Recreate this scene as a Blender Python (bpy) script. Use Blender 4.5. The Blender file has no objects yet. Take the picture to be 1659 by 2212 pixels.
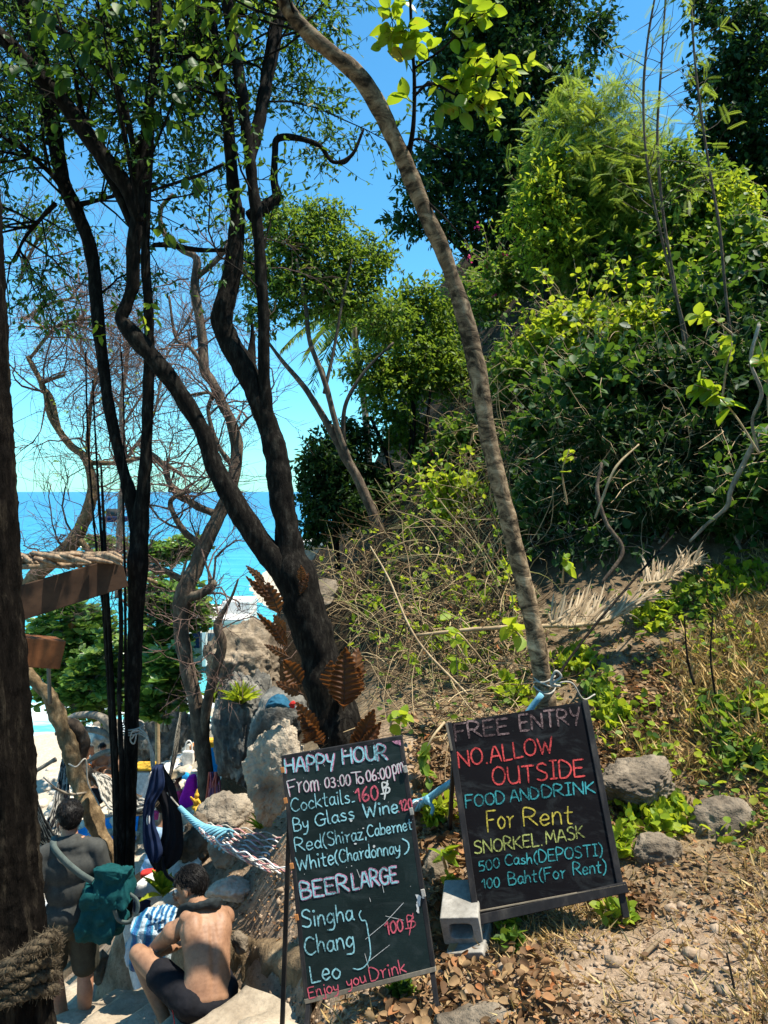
import bpy, math, random
import numpy as np
from mathutils import Vector, Matrix, noise

random.seed(7)
rng = np.random.default_rng(11)
sc = bpy.context.scene
COL = sc.collection

# ---------------------------------------------------------------- camera, sky, sun, exposure
F = 1597.6            # focal length in the units of a 1659 x 2212 picture
CAMZ = 8.5            # eye height above the sea
cam = bpy.data.objects.new('camera', bpy.data.cameras.new('camera'))
COL.objects.link(cam)
cam.location = (0, 0, CAMZ)
cam.rotation_euler = (math.radians(90), 0, 0)
cam.data.sensor_fit = 'VERTICAL'
cam.data.sensor_height = 36
cam.data.lens = 36 * F / 2212
cam.data.shift_y = -44 / 2212
cam.data.clip_start = 0.05
cam.data.clip_end = 40000
sc.camera = cam

SUN = np.array([0.36, -0.04, 0.92]); SUN /= np.linalg.norm(SUN)
SUN_EL = math.asin(SUN[2]); SUN_AZ = math.atan2(SUN[0], SUN[1])
world = bpy.data.worlds.new("World"); sc.world = world
world.use_nodes = True
wn = world.node_tree.nodes; wl = world.node_tree.links
wn.clear()
sky = wn.new('ShaderNodeTexSky'); sky.sky_type = 'NISHITA'; sky.sun_disc = False
sky.sun_elevation = SUN_EL; sky.sun_rotation = SUN_AZ
sky.air_density = 1.0; sky.dust_density = 0.25; sky.ozone_density = 1.0
tint = wn.new('ShaderNodeMix'); tint.data_type = 'RGBA'; tint.blend_type = 'MULTIPLY'
tint.inputs[0].default_value = 1.0
tint.inputs[7].default_value = (0.42, 0.99, 1.16, 1)
bg = wn.new('ShaderNodeBackground'); bg.inputs['Strength'].default_value = 0.1055
wo = wn.new('ShaderNodeOutputWorld')
wl.new(sky.outputs[0], tint.inputs[6]); wl.new(tint.outputs[2], bg.inputs[0]); wl.new(bg.outputs[0], wo.inputs[0])
sl = bpy.data.lights.new('sun', 'SUN'); sl.energy = 5.0; sl.angle = math.radians(0.5); sl.color = (1.0, 0.93, 0.80)
so = bpy.data.objects.new('sun', sl); COL.objects.link(so)
so.rotation_euler = Vector(SUN).to_track_quat('Z', 'Y').to_euler()
so.location = (10, 5, 40)
sc.view_settings.view_transform = 'Standard'
sc.view_settings.look = 'None'
sc.view_settings.exposure = 1.05
sc.view_settings.gamma = 1
try:
    sc.cycles.max_bounces = 6; sc.cycles.diffuse_bounces = 3; sc.cycles.transmission_bounces = 4
    sc.cycles.transparent_max_bounces = 4
    sc.cycles.use_denoising = True
except Exception: pass

# ---------------------------------------------------------------- helpers
def P(x, y, d):
    """the point seen at picture position (x, y) of the 1659 x 2212 view, d metres in front of the eye"""
    return np.array([(x - 829.5) * d / F, d, CAMZ - (y - 1062) * d / F])
def nrm(v):
    v = np.asarray(v, float); return v / (np.linalg.norm(v, axis=-1, keepdims=True) + 1e-9)
UP = np.array([0, 0, 1.0])
BASE = {}

class MB:
    """collects vertices and faces, then links them as ONE mesh object"""
    def __init__(s): s.V = []; s.F = []; s.A = []; s.n = 0
    def add(s, V, Fs, a=None):
        V = np.asarray(V, float)
        if not isinstance(Fs, list): Fs = [Fs]
        for f in Fs:
            f = np.asarray(f, int)
            if len(f): s.F.append(f + s.n)
        s.V.append(V); s.n += len(V)
        s.A.append(np.zeros(len(V)) if a is None else np.broadcast_to(np.asarray(a, float), (len(V),)))
        return s
    def build(s, name, mat, parent=None, smooth=True, base=None):
        V = np.concatenate(s.V); A = np.concatenate(s.A)
        if parent is not None: b = BASE[parent.name]
        else:
            b = np.array([V[:, 0].mean(), V[:, 1].mean(), V[:, 2].min()]) if base is None else np.asarray(base, float)
        me = bpy.data.meshes.new(name)
        me.vertices.add(len(V)); me.vertices.foreach_set('co', (V - b).astype(np.float32).ravel())
        tot = sum(f.size for f in s.F); npol = sum(len(f) for f in s.F)
        me.loops.add(tot); me.polygons.add(npol)
        me.loops.foreach_set('vertex_index', np.concatenate([f.ravel() for f in s.F]).astype(np.int32))
        cnt = np.concatenate([np.full(len(f), f.shape[1]) for f in s.F])
        st = np.concatenate([[0], np.cumsum(cnt)[:-1]])
        me.polygons.foreach_set('loop_start', st.astype(np.int32))
        me.polygons.foreach_set('use_smooth', np.full(npol, smooth))
        at = me.attributes.new('rnd', 'FLOAT', 'POINT'); at.data.foreach_set('value', A.astype(np.float32))
        me.update(calc_edges=True)
        me.materials.append(mat)
        o = bpy.data.objects.new(name, me); COL.objects.link(o)
        if parent is not None: o.parent = parent
        else: o.location = b
        BASE[o.name] = b
        return o

def tag(o, label=None, cat=None, group=None, kind=None):
    if label: o['label'] = label
    if cat: o['category'] = cat
    if group: o['group'] = group
    if kind: o['kind'] = kind
    return o
def thing(name, label, cat, loc, group=None):
    o = bpy.data.objects.new(name, None); COL.objects.link(o)
    o.location = [float(v) for v in loc]; o.empty_display_size = 0.1
    BASE[o.name] = np.asarray(loc, float)
    return tag(o, label, cat, group)

def crom(A, n):
    A = np.asarray(A, float)
    if len(A) < 3:
        t = np.linspace(0, 1, n)[:, None]; return A[0] * (1 - t) + A[-1] * t
    B = np.vstack([2 * A[0] - A[1], A, 2 * A[-1] - A[-2]])
    m = len(A) - 1
    u = np.linspace(0, m, n); i = np.minimum(u.astype(int), m - 1); t = (u - i)[:, None]
    p0, p1, p2, p3 = B[i], B[i + 1], B[i + 2], B[i + 3]
    return .5 * (2 * p1 + (p2 - p0) * t + (2 * p0 - 5 * p1 + 4 * p2 - p3) * t ** 2 + (3 * p1 - p0 - 3 * p2 + p3) * t ** 3)

def tube(C, R, seg=8, caps=True):
    C = np.asarray(C, float); n = len(C); R = np.broadcast_to(np.asarray(R, float), (n,))
    T = nrm(np.gradient(C, axis=0))
    ref = np.array([1.0, 0, 0]) if abs(T[0][0]) < .8 else np.array([0, 1.0, 0])
    u = nrm(ref - T[0] * (ref @ T[0])); U = []
    for t in T:
        u = nrm(u - t * (u @ t)); U.append(u)
    U = np.array(U); Wv = np.cross(T, U)
    a = np.linspace(0, 2 * math.pi, seg, endpoint=False)
    V = C[:, None] + R[:, None, None] * (np.cos(a)[None, :, None] * U[:, None] + np.sin(a)[None, :, None] * Wv[:, None])
    V = V.reshape(-1, 3)
    i = np.arange(n - 1)[:, None] * seg; j = np.arange(seg)[None]; k = (j + 1) % seg
    Fq = np.stack([i + j, i + k, i + seg + k, i + seg + j], -1).reshape(-1, 4)
    Fs = [Fq]
    if caps:
        V = np.vstack([V, C[0] - T[0] * R[0] * .3, C[-1] + T[-1] * R[-1] * .3])
        jj = np.arange(seg); kk = (jj + 1) % seg
        Fs.append(np.stack([np.full(seg, n * seg), kk, jj], -1))
        Fs.append(np.stack([np.full(seg, n * seg + 1), (n - 1) * seg + jj, (n - 1) * seg + kk], -1))
    return V, Fs

def tubes_v(Pn, R, seg=3):
    """many thin tubes at once: Pn (n,k,3), R (n,k)"""
    n, k, _ = Pn.shape
    T = nrm(np.gradient(Pn, axis=1))
    ref = nrm(np.array([.31, .52, .79]))
    U = nrm(np.cross(T, ref)); Wv = np.cross(T, U)
    a = np.linspace(0, 2 * math.pi, seg, endpoint=False)
    V = Pn[:, :, None] + R[:, :, None, None] * (np.cos(a)[None, None, :, None] * U[:, :, None] + np.sin(a)[None, None, :, None] * Wv[:, :, None])
    b = (np.arange(n) * k * seg)[:, None, None]; i = (np.arange(k - 1) * seg)[None, :, None]; j = np.arange(seg)[None, None]; q = (j + 1) % seg
    Fq = np.stack([b + i + j, b + i + q, b + i + seg + q, b + i + seg + j], -1).reshape(-1, 4)
    return V.reshape(-1, 3), Fq

def limb(pts, n=None, seg=10, bump=0.0, bs=6.0):
    """pts: (x, y, d, width in picture units) -> tube, plus centre line"""
    A = np.array([np.append(P(x, y, d), w * .5 * d / F) for x, y, d, w in pts])
    n = n or max(8, len(pts) * 6)
    A = crom(A, n)
    V, Fs = tube(A[:, :3], np.maximum(A[:, 3], .002), seg)
    if bump:
        c = np.repeat(A[:, :3], seg, 0); r = np.repeat(A[:, 3], seg)
        m = len(c)
        dv = np.array([noise.fractal(Vector(p * bs), 1, 2, 3) for p in V[:m]])
        V[:m] += nrm(V[:m] - c) * (dv * bump * r)[:, None]
    return V, Fs, A[:, :3]

def grow(Par, count, length, ang=(30, 65), up=0.1, curl=0.25, k=6, t0=.2, side=None):
    """child twigs from parent polylines Par (n,k,3)"""
    n, kk, _ = Par.shape
    i = rng.integers(0, n, count); t = rng.uniform(t0, 1, count) * (kk - 1)
    a = np.minimum(t.astype(int), kk - 2); f = (t - a)[:, None]
    p = Par[i, a] * (1 - f) + Par[i, a + 1] * f
    tan = nrm(Par[i, a + 1] - Par[i, a])
    per = nrm(np.cross(tan, rng.normal(size=(count, 3))))
    an = np.radians(rng.uniform(ang[0], ang[1], count))[:, None]
    d = nrm(tan * np.cos(an) + per * np.sin(an) + UP * up)
    L = length * rng.uniform(.55, 1.25, count)[:, None]
    out = [p]
    for s in range(k - 1):
        d = nrm(d + rng.normal(size=(count, 3)) * curl + UP * up * .3)
        p = p + d * L / (k - 1); out.append(p)
    return np.stack(out, 1)

def taper(n, k, r0, r1):
    return (np.linspace(r0, r1, k)[None] * rng.uniform(.7, 1.2, (n, 1)))

# leaf templates: x across, y along, z off the blade
LEAF = (np.array([[0, 0, 0], [.17, .22, .05], [.21, .58, .04], [0, 1, -.10], [-.21, .58, .04], [-.17, .22, .05]]),
        [np.array([[0, 1, 2, 3], [0, 3, 4, 5]])])
SLIM = (np.array([[0, 0, 0], [.10, .35, .03], [0, 1, -.12], [-.10, .35, .03]]), [np.array([[0, 1, 2], [0, 2, 3]])])
ROUND = (np.array([[0, 0, 0], [.2, .1, .04], [.36, .38, .07], [.34, .7, .05], [0, 1, -.06], [-.34, .7, .05], [-.36, .38, .07], [-.2, .1, .04]]),
         [np.array([[0, 1, 2, 3], [0, 5, 6, 7]]), np.array([[0, 3, 4], [0, 4, 5]])])
def big_leaf():
    ys = np.linspace(0, 1, 8); w = .30 * np.sin(np.pi * np.clip(ys, 0, 1) ** .85) ** .8
    V = []
    for y, ww in zip(ys, w):
        z = -.18 * y * y
        V += [[-ww, y, z + .10 * ww / .3], [-ww * .5, y, z + .03], [0, y, z], [ww * .5, y, z + .03], [ww, y, z + .10 * ww / .3]]
    f = [[i * 5 + j, i * 5 + j + 1, i * 5 + j + 6, i * 5 + j + 5] for i in range(7) for j in range(4)]
    return np.array(V), [np.array(f)]
BIG = big_leaf()
def pinnate(npair=8, lw=.05, ll=.26):
    V = []; f = []
    for i in range(npair):
        y = .12 + .88 * i / npair; l = ll * (1 - .45 * abs(i / npair - .4))
        for s in (-1, 1):
            b = len(V); z = -.15 * y * y
            V += [[0, y, z], [s * l * .5, y + .10 + lw, z + .03], [s * l, y + .16, z - .04], [s * l * .5, y + .10 - lw, z + .03]]
            f.append([b, b + 1, b + 2, b + 3] if s < 0 else [b, b + 3, b + 2, b + 1])
    return np.array(V), [np.array(f)]
PINN = pinnate(); PINF = pinnate(14, .022, .2)

def leaves(mb, pos, dr, nv, size, tpl, a=None, wid=1.0):
    T, Fs = tpl; K = len(T); n = len(pos)
    dr = nrm(dr); x = nrm(np.cross(dr, nv)); z = np.cross(x, dr)
    S = np.broadcast_to(np.asarray(size, float), (n,))[:, None, None]
    V = pos[:, None] + S * (T[None, :, 0:1] * wid * x[:, None] + T[None, :, 1:2] * dr[:, None] + T[None, :, 2:3] * z[:, None])
    off = (np.arange(n) * K)[:, None, None]
    A = rng.uniform(0, 1, n) if a is None else a
    mb.add(V.reshape(-1, 3), [(f[None] + off).reshape(-1, f.shape[1]) for f in Fs], np.repeat(A, K))

def leaves_on(mb, Tw, per, size, tpl=LEAF, droop=.35, t0=.15, spread=.9, wid=1.0, a0=None):
    """leaves along twigs Tw (n,k,3)"""
    n, k, _ = Tw.shape; N = n * per
    i = np.repeat(np.arange(n), per); t = rng.uniform(t0, 1, N) * (k - 1)
    a = np.minimum(t.astype(int), k - 2); f = (t - a)[:, None]
    p = Tw[i, a] * (1 - f) + Tw[i, a + 1] * f
    tan = nrm(Tw[i, a + 1] - Tw[i, a])
    d = nrm(tan * .6 + rng.normal(size=(N, 3)) * spread - UP * droop)
    nv = nrm(UP + rng.normal(size=(N, 3)) * .55)
    tone = np.clip(rng.uniform(0, 1, n)[i] * .6 + rng.uniform(0, .4, N), 0, 1) if a0 is None else a0[i]
    leaves(mb, p, d, nv, size * rng.uniform(.6, 1.25, N), tpl, tone, wid)

def blob_twigs(blobs, count, length, shell=.55, k=4, lift=.1):
    """twigs through ellipsoids given as (centre, radii)"""
    vol = np.array([np.prod(r) ** .75 for c, r in blobs]); pick = rng.choice(len(blobs), count, p=vol / vol.sum())
    C = np.array([c for c, r in blobs])[pick]; Rr = np.array([r for c, r in blobs])[pick]
    u = nrm(rng.normal(size=(count, 3))); rad = rng.uniform(shell ** 3, 1, count)[:, None] ** (1 / 3)
    # lumpy outline
    lump = np.array([.80 + .45 * noise.noise(Vector(q * 2.3 + c)) for q, c in zip(u, C)])[:, None]
    p = C + u * Rr * rad * lump
    d = nrm(u + rng.normal(size=(count, 3)) * .7 + UP * lift)
    L = length * rng.uniform(.6, 1.3, count)[:, None]; out = [p - d * L * .5]
    for s in range(k - 1):
        d = nrm(d + rng.normal(size=(count, 3)) * .25); out.append(out[-1] + d * L / (k - 1))
    return np.stack(out, 1)
def pxblobs(L):
    """(x, y, d, rx, ry[, depth radius]) in picture units"""
    o = []
    for b in L:
        x, y, d, rx, ry = b[:5]; rz = b[5] if len(b) > 5 else rx
        o.append((P(x, y, d), np.array([rx, rz, ry]) * d / F))
    return o

def box(mb, c, sx, sy, sz, ax=None, a=None):
    """box with half sizes along the three axes ax"""
    ax = np.eye(3) if ax is None else np.asarray(ax, float)
    s = np.array([[i, j, k] for i in (-1, 1) for j in (-1, 1) for k in (-1, 1)], float) * [sx, sy, sz]
    V = np.asarray(c) + s @ ax
    f = np.array([[0, 1, 3, 2], [4, 6, 7, 5], [0, 4, 5, 1], [2, 3, 7, 6], [0, 2, 6, 4], [1, 5, 7, 3]])
    mb.add(V, [f], a)
def beam(mb, p, q, w, h, up=UP, a=None):
    p = np.asarray(p, float); q = np.asarray(q, float); L = np.linalg.norm(q - p); z = (q - p) / L
    y = nrm(np.asarray(up, float) - z * (np.asarray(up) @ z)); x = np.cross(y, z)
    box(mb, (p + q) / 2, w / 2, h / 2, L / 2, [x, y, z], a)
def bevel(o, w=.004, seg=2):
    m = o.modifiers.new('bevel', 'BEVEL'); m.width = w; m.segments = seg; m.limit_method = 'ANGLE'
    return o

_ico = {}
def ico(sub):
    if sub not in _ico:
        import bmesh
        bm = bmesh.new(); bmesh.ops.create_icosphere(bm, subdivisions=sub, radius=1)
        bm.verts.ensure_lookup_table()
        _ico[sub] = (np.array([v.co[:] for v in bm.verts]), np.array([[v.index for v in f.verts] for f in bm.faces])); bm.free()
    return _ico[sub]
def fract(V, s, o=4):
    return np.array([noise.fractal(Vector(p * s), .9, 2.1, o) for p in V])
def rock_arrays(c, r, seed, sub=4, rough=.28, ax=None, facet=.5):
    V, f = ico(sub); V = V.copy(); rg = np.random.default_rng(seed)
    # chop with random planes for flat faces
    for q in range(9):
        nq = nrm(rg.normal(size=3)); h = rg.uniform(.55, .85)
        dd = V @ nq - h; V = V - np.outer(np.maximum(dd, 0) * facet * 1.6, nq)
    off = rg.uniform(-50, 50, 3)
    dv = fract(V + off, 1.2, 3) * rough * .55 + fract(V + off, 5, 4) * rough * .26 + fract(V + off, 13, 4) * rough * .13
    V = V + nrm(V) * dv[:, None]
    V = V * np.asarray(r)
    if ax is not None: V = V @ np.asarray(ax)
    return V + np.asarray(c), [f]

# ---------------------------------------------------------------- materials
class NT:
    def __init__(s, name):
        s.m = bpy.data.materials.new(name); s.m.use_nodes = True; s.t = s.m.node_tree; s.t.nodes.clear()
        s.out = s.n('ShaderNodeOutputMaterial')
    def n(s, ty, **kw):
        x = s.t.nodes.new(ty)
        for k, v in kw.items(): setattr(x, k, v)
        return x
    def l(s, a, b): s.t.links.new(a, b)
    def coord(s, scale=(1, 1, 1), kind='Object'):
        tc = s.n('ShaderNodeTexCoord'); mp = s.n('ShaderNodeMapping'); mp.inputs['Scale'].default_value = scale
        s.l(tc.outputs[kind], mp.inputs[0]); return mp.outputs[0]
    def noise(s, vec, scale, detail=6, rough=.6, dist=0):
        x = s.n('ShaderNodeTexNoise'); x.inputs['Scale'].default_value = scale; x.inputs['Detail'].default_value = detail
        x.inputs['Roughness'].default_value = rough; x.inputs['Distortion'].default_value = dist
        s.l(vec, x.inputs['Vector']); return x.outputs['Fac']
    def ramp(s, fac, stops):
        r = s.n('ShaderNodeValToRGB'); e = r.color_ramp.elements
        while len(e) < len(stops): e.new(.5)
        for q, (p, c) in zip(e, stops): q.position = p; q.color = (*c, 1)
        s.l(fac, r.inputs[0]); return r.outputs[0]
    def mix(s, fac, a, b, bt='MIX'):
        x = s.n('ShaderNodeMix', data_type='RGBA', blend_type=bt)
        for v, i in ((fac, 0), (a, 6), (b, 7)):
            if isinstance(v, (int, float)): x.inputs[i].default_value = v
            elif isinstance(v, tuple): x.inputs[i].default_value = (*v, 1)
            else: s.l(v, x.inputs[i])
        return x.outputs[2]
    def math(s, op, a, b=None):
        x = s.n('ShaderNodeMath', operation=op)
        for v, i in ((a, 0), (b, 1)):
            if v is None: continue
            if isinstance(v, (int, float)): x.inputs[i].default_value = v
            else: s.l(v, x.inputs[i])
        return x.outputs[0]
    def bump(s, h, strength=.5, dist=.02):
        b = s.n('ShaderNodeBump'); b.inputs['Strength'].default_value = strength; b.inputs['Distance'].default_value = dist
        s.l(h, b.inputs['Height']); return b.outputs[0]
    def pbr(s, col, rough=.7, normal=None, spec=.3, **kw):
        b = s.n('ShaderNodeBsdfPrincipled')
        if isinstance(col, tuple): b.inputs['Base Color'].default_value = (*col, 1)
        else: s.l(col, b.inputs['Base Color'])
        if isinstance(rough, (int, float)): b.inputs['Roughness'].default_value = rough
        else: s.l(rough, b.inputs['Roughness'])
        b.inputs['Specular IOR Level'].default_value = spec
        for k, v in kw.items(): b.inputs[k].default_value = v
        if normal is not None: s.l(normal, b.inputs['Normal'])
        return b
    def done(s, sh):
        s.l(sh.outputs[0], s.out.inputs[0]); return s.m

def surf(name, c1, c2, scale=8, rough=.75, bump=.4, bd=.01, stretch=(1, 1, 1), c3=None, spec=.25, fine=6):
    t = NT(name); v = t.coord(stretch)
    a = t.noise(v, scale); b = t.noise(v, scale * fine, 4, .7)
    st = [(.32, c1), (.66, c2)] if c3 is None else [(.30, c1), (.52, c2), (.70, c3)]
    col = t.ramp(a, st)
    dark = tuple(q * .6 for q in c1)
    col = t.mix(t.ramp(b, [(.45, (0, 0, 0)), (.75, (.55, .55, .55))]), col, dark)
    h = t.math('ADD', a, t.math('MULTIPLY', b, .5))
    return t.done(t.pbr(col, rough, t.bump(h, bump, bd), spec))

def leafmat(name, stops, trans=(.25, .40, .03), tf=.4, rough=.5, spec=.22, spots=None):
    t = NT(name)
    at = t.n('ShaderNodeAttribute', attribute_name='rnd')
    col = t.ramp(at.outputs['Fac'], stops)
    v = t.coord(); nz = t.noise(v, 35, 3)
    col = t.mix(t.ramp(nz, [(.35, (0, 0, 0)), (.8, (.5, .5, .5))]), col, tuple(q * .7 for q in stops[0][1]))
    if spots:
        col = t.mix(t.ramp(t.noise(v, 14, 4), [(.60, (0, 0, 0)), (.68, (1, 1, 1))]), col, spots)
    b = t.pbr(col, rough, t.bump(nz, .25, .004), spec)
    tr = t.n('ShaderNodeBsdfTranslucent')
    tc = t.mix(.55, col, trans); t.l(tc, tr.inputs[0])
    mx = t.n('ShaderNodeMixShader'); mx.inputs[0].default_value = tf
    t.l(b.outputs[0], mx.inputs[1]); t.l(tr.outputs[0], mx.inputs[2])
    return t.done(mx)

M = {}
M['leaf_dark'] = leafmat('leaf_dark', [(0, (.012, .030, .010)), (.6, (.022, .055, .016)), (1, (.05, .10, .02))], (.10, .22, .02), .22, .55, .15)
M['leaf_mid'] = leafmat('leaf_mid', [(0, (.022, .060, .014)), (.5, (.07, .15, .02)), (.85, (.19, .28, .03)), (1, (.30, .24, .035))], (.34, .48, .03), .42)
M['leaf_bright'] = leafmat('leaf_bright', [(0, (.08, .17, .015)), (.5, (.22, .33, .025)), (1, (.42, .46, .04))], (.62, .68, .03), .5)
M['leaf_vine'] = leafmat('leaf_vine', [(0, (.012, .04, .012)), (.6, (.03, .085, .02)), (.95, (.08, .15, .02)), (1, (.22, .20, .03))], (.20, .36, .02), .35)
M['leaf_feather'] = leafmat('leaf_feather', [(0, (.08, .16, .02)), (.6, (.18, .29, .035)), (1, (.33, .38, .05))], (.48, .58, .05), .5)
M['leaf_large'] = leafmat('leaf_large', [(0, (.05, .13, .012)), (.5, (.10, .20, .012)), (.85, (.20, .27, .015)), (1, (.35, .14, .02))], (.50, .62, .02), .55, .35, .4, spots=(.30, .12, .02))
M['leaf_sea'] = leafmat('leaf_sea', [(0, (.05, .13, .03)), (.6, (.15, .27, .055)), (.95, (.28, .37, .08)), (1, (.25, .07, .02))], (.32, .50, .04), .3, .3, .5)
M['leaf_dry'] = leafmat('leaf_dry', [(0, (.10, .055, .028)), (.4, (.22, .13, .065)), (.8, (.36, .24, .12)), (1, (.34, .12, .04))], (.35, .20, .08), .2, .7, .15)
M['grass_dry'] = leafmat('grass_dry', [(0, (.34, .22, .08)), (.5, (.52, .36, .15)), (1, (.62, .50, .25))], (.5, .36, .12), .3, .6, .2)
M['fern_dry'] = leafmat('fern_dry', [(0, (.035, .013, .005)), (.5, (.10, .038, .012)), (1, (.19, .085, .03))], (.40, .13, .025), .35, .55, .25)
M['palm_dry'] = leafmat('palm_dry', [(0, (.27, .19, .11)), (.5, (.44, .33, .20)), (1, (.56, .44, .29))], (.5, .35, .2), .2, .6, .2)
M['twig_tan'] = surf('twig_tan', (.22, .145, .075), (.50, .38, .22), 5, .8, .2)
M['twig_pink'] = surf('twig_pink', (.07, .045, .036), (.20, .125, .10), 4, .8, .2)
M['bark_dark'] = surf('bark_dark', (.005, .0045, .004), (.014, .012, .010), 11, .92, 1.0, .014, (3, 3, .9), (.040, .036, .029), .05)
M['bark_grey'] = surf('bark_grey', (.10, .08, .06), (.26, .22, .17), 5, .85, .8, .012, (2, 2, 1), (.36, .32, .26))
M['bark_tan'] = surf('bark_tan', (.06, .038, .018), (.17, .115, .058), 9, .9, 1.0, .015, (2, 2, 1), (.30, .215, .12))
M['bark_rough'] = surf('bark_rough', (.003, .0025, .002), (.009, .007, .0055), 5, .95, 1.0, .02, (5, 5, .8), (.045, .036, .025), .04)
M['rock'] = surf('rock', (.06, .048, .036), (.20, .16, .115), 3.5, .95, 1.0, .04, (1, 1, 1), (.37, .30, .22), .1, 7)
M['rock_tan'] = surf('rock_tan', (.13, .105, .08), (.36, .30, .225), 3.5, .95, 1.0, .04, (1, 1, 1), (.52, .44, .34), .1, 8)
M['bark_brown'] = surf('bark_brown', (.035, .025, .018), (.10, .072, .05), 6, .9, 1.0, .015, (2, 2, 1), (.19, .15, .105))
M['rock_dark'] = surf('rock_dark', (.045, .045, .042), (.14, .135, .12), 3, .92, 1.0, .04, (1, 1, 1), (.30, .28, .24), .15, 7)
M['rock_pale'] = surf('rock_pale', (.30, .26, .20), (.55, .49, .40), 3, .9, .8, .03, (1, 1, 1), (.68, .62, .53), .15, 7)
M['stone_step'] = surf('stone_step', (.22, .175, .125), (.36, .295, .215), 2.5, .95, .9, .015, (1, 1, 1), (.44, .37, .28), .1, 12)
M['wood_weathered'] = surf('wood_weathered', (.09, .075, .055), (.26, .22, .165), 5, .8, .4, .004, (1, 1, .15))
M['wood_brown'] = surf('wood_brown', (.035, .018, .010), (.075, .04, .022), 5, .65, .3, .004, (.3, 1, 1))
M['wood_orange'] = surf('wood_orange', (.30, .11, .03), (.46, .19, .06), 6, .55, .25, .004, (.3, 1, 1))
M['wood_joist'] = surf('wood_joist', (.10, .035, .012), (.20, .075, .026), 6, .6, .25, .004, (.3, 1, 1))
M['wood_black'] = surf('wood_black', (.006, .006, .007), (.016, .015, .016), 12, .7, .3, .003, (1, 1, .3), (.05, .045, .04))
M['thatch'] = surf('thatch', (.16, .10, .06), (.42, .30, .19), 10, .9, .6, .02, (4, 1, 1))
M['concrete'] = surf('concrete', (.20, .185, .16), (.36, .335, .295), 9, .95, .8, .006)
M['white_wall'] = surf('white_wall', (.58, .57, .54), (.74, .73, .70), 2, .8, .1)
M['rope_hairy'] = surf('rope_hairy', (.025, .018, .011), (.11, .082, .048), 40, .95, .8, .004)
M['rope_white'] = surf('rope_white', (.26, .235, .19), (.46, .43, .37), 60, .85, .3, .002)
M['skin_tan'] = surf('skin_tan', (.225, .115, .066), (.335, .185, .108), 7, .52, .15, .003, spec=.28)
M['skin_pale'] = surf('skin_pale', (.36, .17, .10), (.42, .21, .125), 6, .5, .08, .003, spec=.35)
M['hair_black'] = surf('hair_black', (.004, .0035, .0035), (.010, .008, .007), 60, .55, .2, .002, (1, 1, .3), spec=.2)
M['hair_brown'] = surf('hair_brown', (.04, .02, .01), (.09, .045, .022), 60, .5, .4, .003)
def cloth(name, c, rough=.85, scale=18):
    return surf(name, tuple(q * .72 for q in c), tuple(min(1, q * 1.08) for q in c), scale, rough, .25, .004, spec=.15, fine=5)
for nm, c in dict(cloth_black=(.010, .010, .013), cloth_navy=(.012, .022, .060), cloth_grey=(.055, .057, .053), cloth_teal=(.005, .062, .066),
                  cloth_olive=(.05, .048, .035), cloth_pink=(.70, .06, .20), cloth_magenta=(.50, .015, .42), cloth_blue=(.02, .30, .70),
                  cloth_white=(.80, .78, .74), cloth_orange=(.80, .20, .02), cloth_yellow=(.62, .36, .04), cloth_red=(.50, .035, .03), cloth_dusty=(.52, .26, .25), cloth_tarp=(.02, .10, .17),
                  cloth_cyan=(.18, .42, .52), cloth_strap=(.10, .125, .115), cloth_hat=(.62, .50, .33), cloth_sky=(.35, .50, .68),
                  towel=(.022, .028, .030), cloth_tealcord=(.02, .22, .22)).items():
    M[nm] = cloth(nm, c)
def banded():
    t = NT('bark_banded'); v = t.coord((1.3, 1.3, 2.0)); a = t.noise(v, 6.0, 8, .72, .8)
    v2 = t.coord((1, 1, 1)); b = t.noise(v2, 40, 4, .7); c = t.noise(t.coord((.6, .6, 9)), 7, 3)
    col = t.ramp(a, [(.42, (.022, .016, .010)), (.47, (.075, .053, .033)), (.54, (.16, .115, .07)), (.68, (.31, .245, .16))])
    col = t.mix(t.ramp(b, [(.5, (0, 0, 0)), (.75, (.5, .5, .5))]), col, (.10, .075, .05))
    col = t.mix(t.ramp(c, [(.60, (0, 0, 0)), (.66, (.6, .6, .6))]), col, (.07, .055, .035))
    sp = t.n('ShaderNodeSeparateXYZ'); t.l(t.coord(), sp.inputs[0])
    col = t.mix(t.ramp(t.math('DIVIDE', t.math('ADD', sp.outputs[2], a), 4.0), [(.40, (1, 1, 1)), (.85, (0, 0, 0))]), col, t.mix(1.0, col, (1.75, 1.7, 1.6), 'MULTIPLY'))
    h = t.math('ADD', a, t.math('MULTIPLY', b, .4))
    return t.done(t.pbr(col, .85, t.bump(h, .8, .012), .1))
def brush_mat():
    t = NT('brush_tan'); at = t.n('ShaderNodeAttribute', attribute_name='rnd'); n = t.noise(t.coord(), 6, 4)
    col = t.ramp(t.math('ADD', at.outputs['Fac'], t.math('MULTIPLY', t.math('SUBTRACT', n, .5), .5)), [(0, (.035, .024, .014)), (.35, (.12, .078, .042)), (.6, (.27, .185, .10)), (.85, (.46, .35, .20)), (1, (.20, .20, .06))])
    return t.done(t.pbr(col, .85, None, .1))
M['brush_tan'] = brush_mat()
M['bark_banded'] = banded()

# ---------------------------------------------------------------- terrain
S_DIR = np.array([-.8, .6]); T_DIR = np.array([.6, .8])      # down the steps / across them
RISE, TREAD = .22, .45
def step_z(s): return CAMZ - 3.12 - RISE * np.ceil((s - 3.7) / TREAD - 1e-6)
def t_right(s): return np.interp(s, [0, 2.2, 2.9, 3.75, 6, 9], [1.0, 2.62, 3.05, 3.3, 3.6, 3.9])
ctrl = []
def C(x, y, d, dz=0): ctrl.append(P(x, y, d) + [0, 0, dz])
def Cw(x, y, z): ctrl.append(np.array([x, y, CAMZ + z]))
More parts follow.
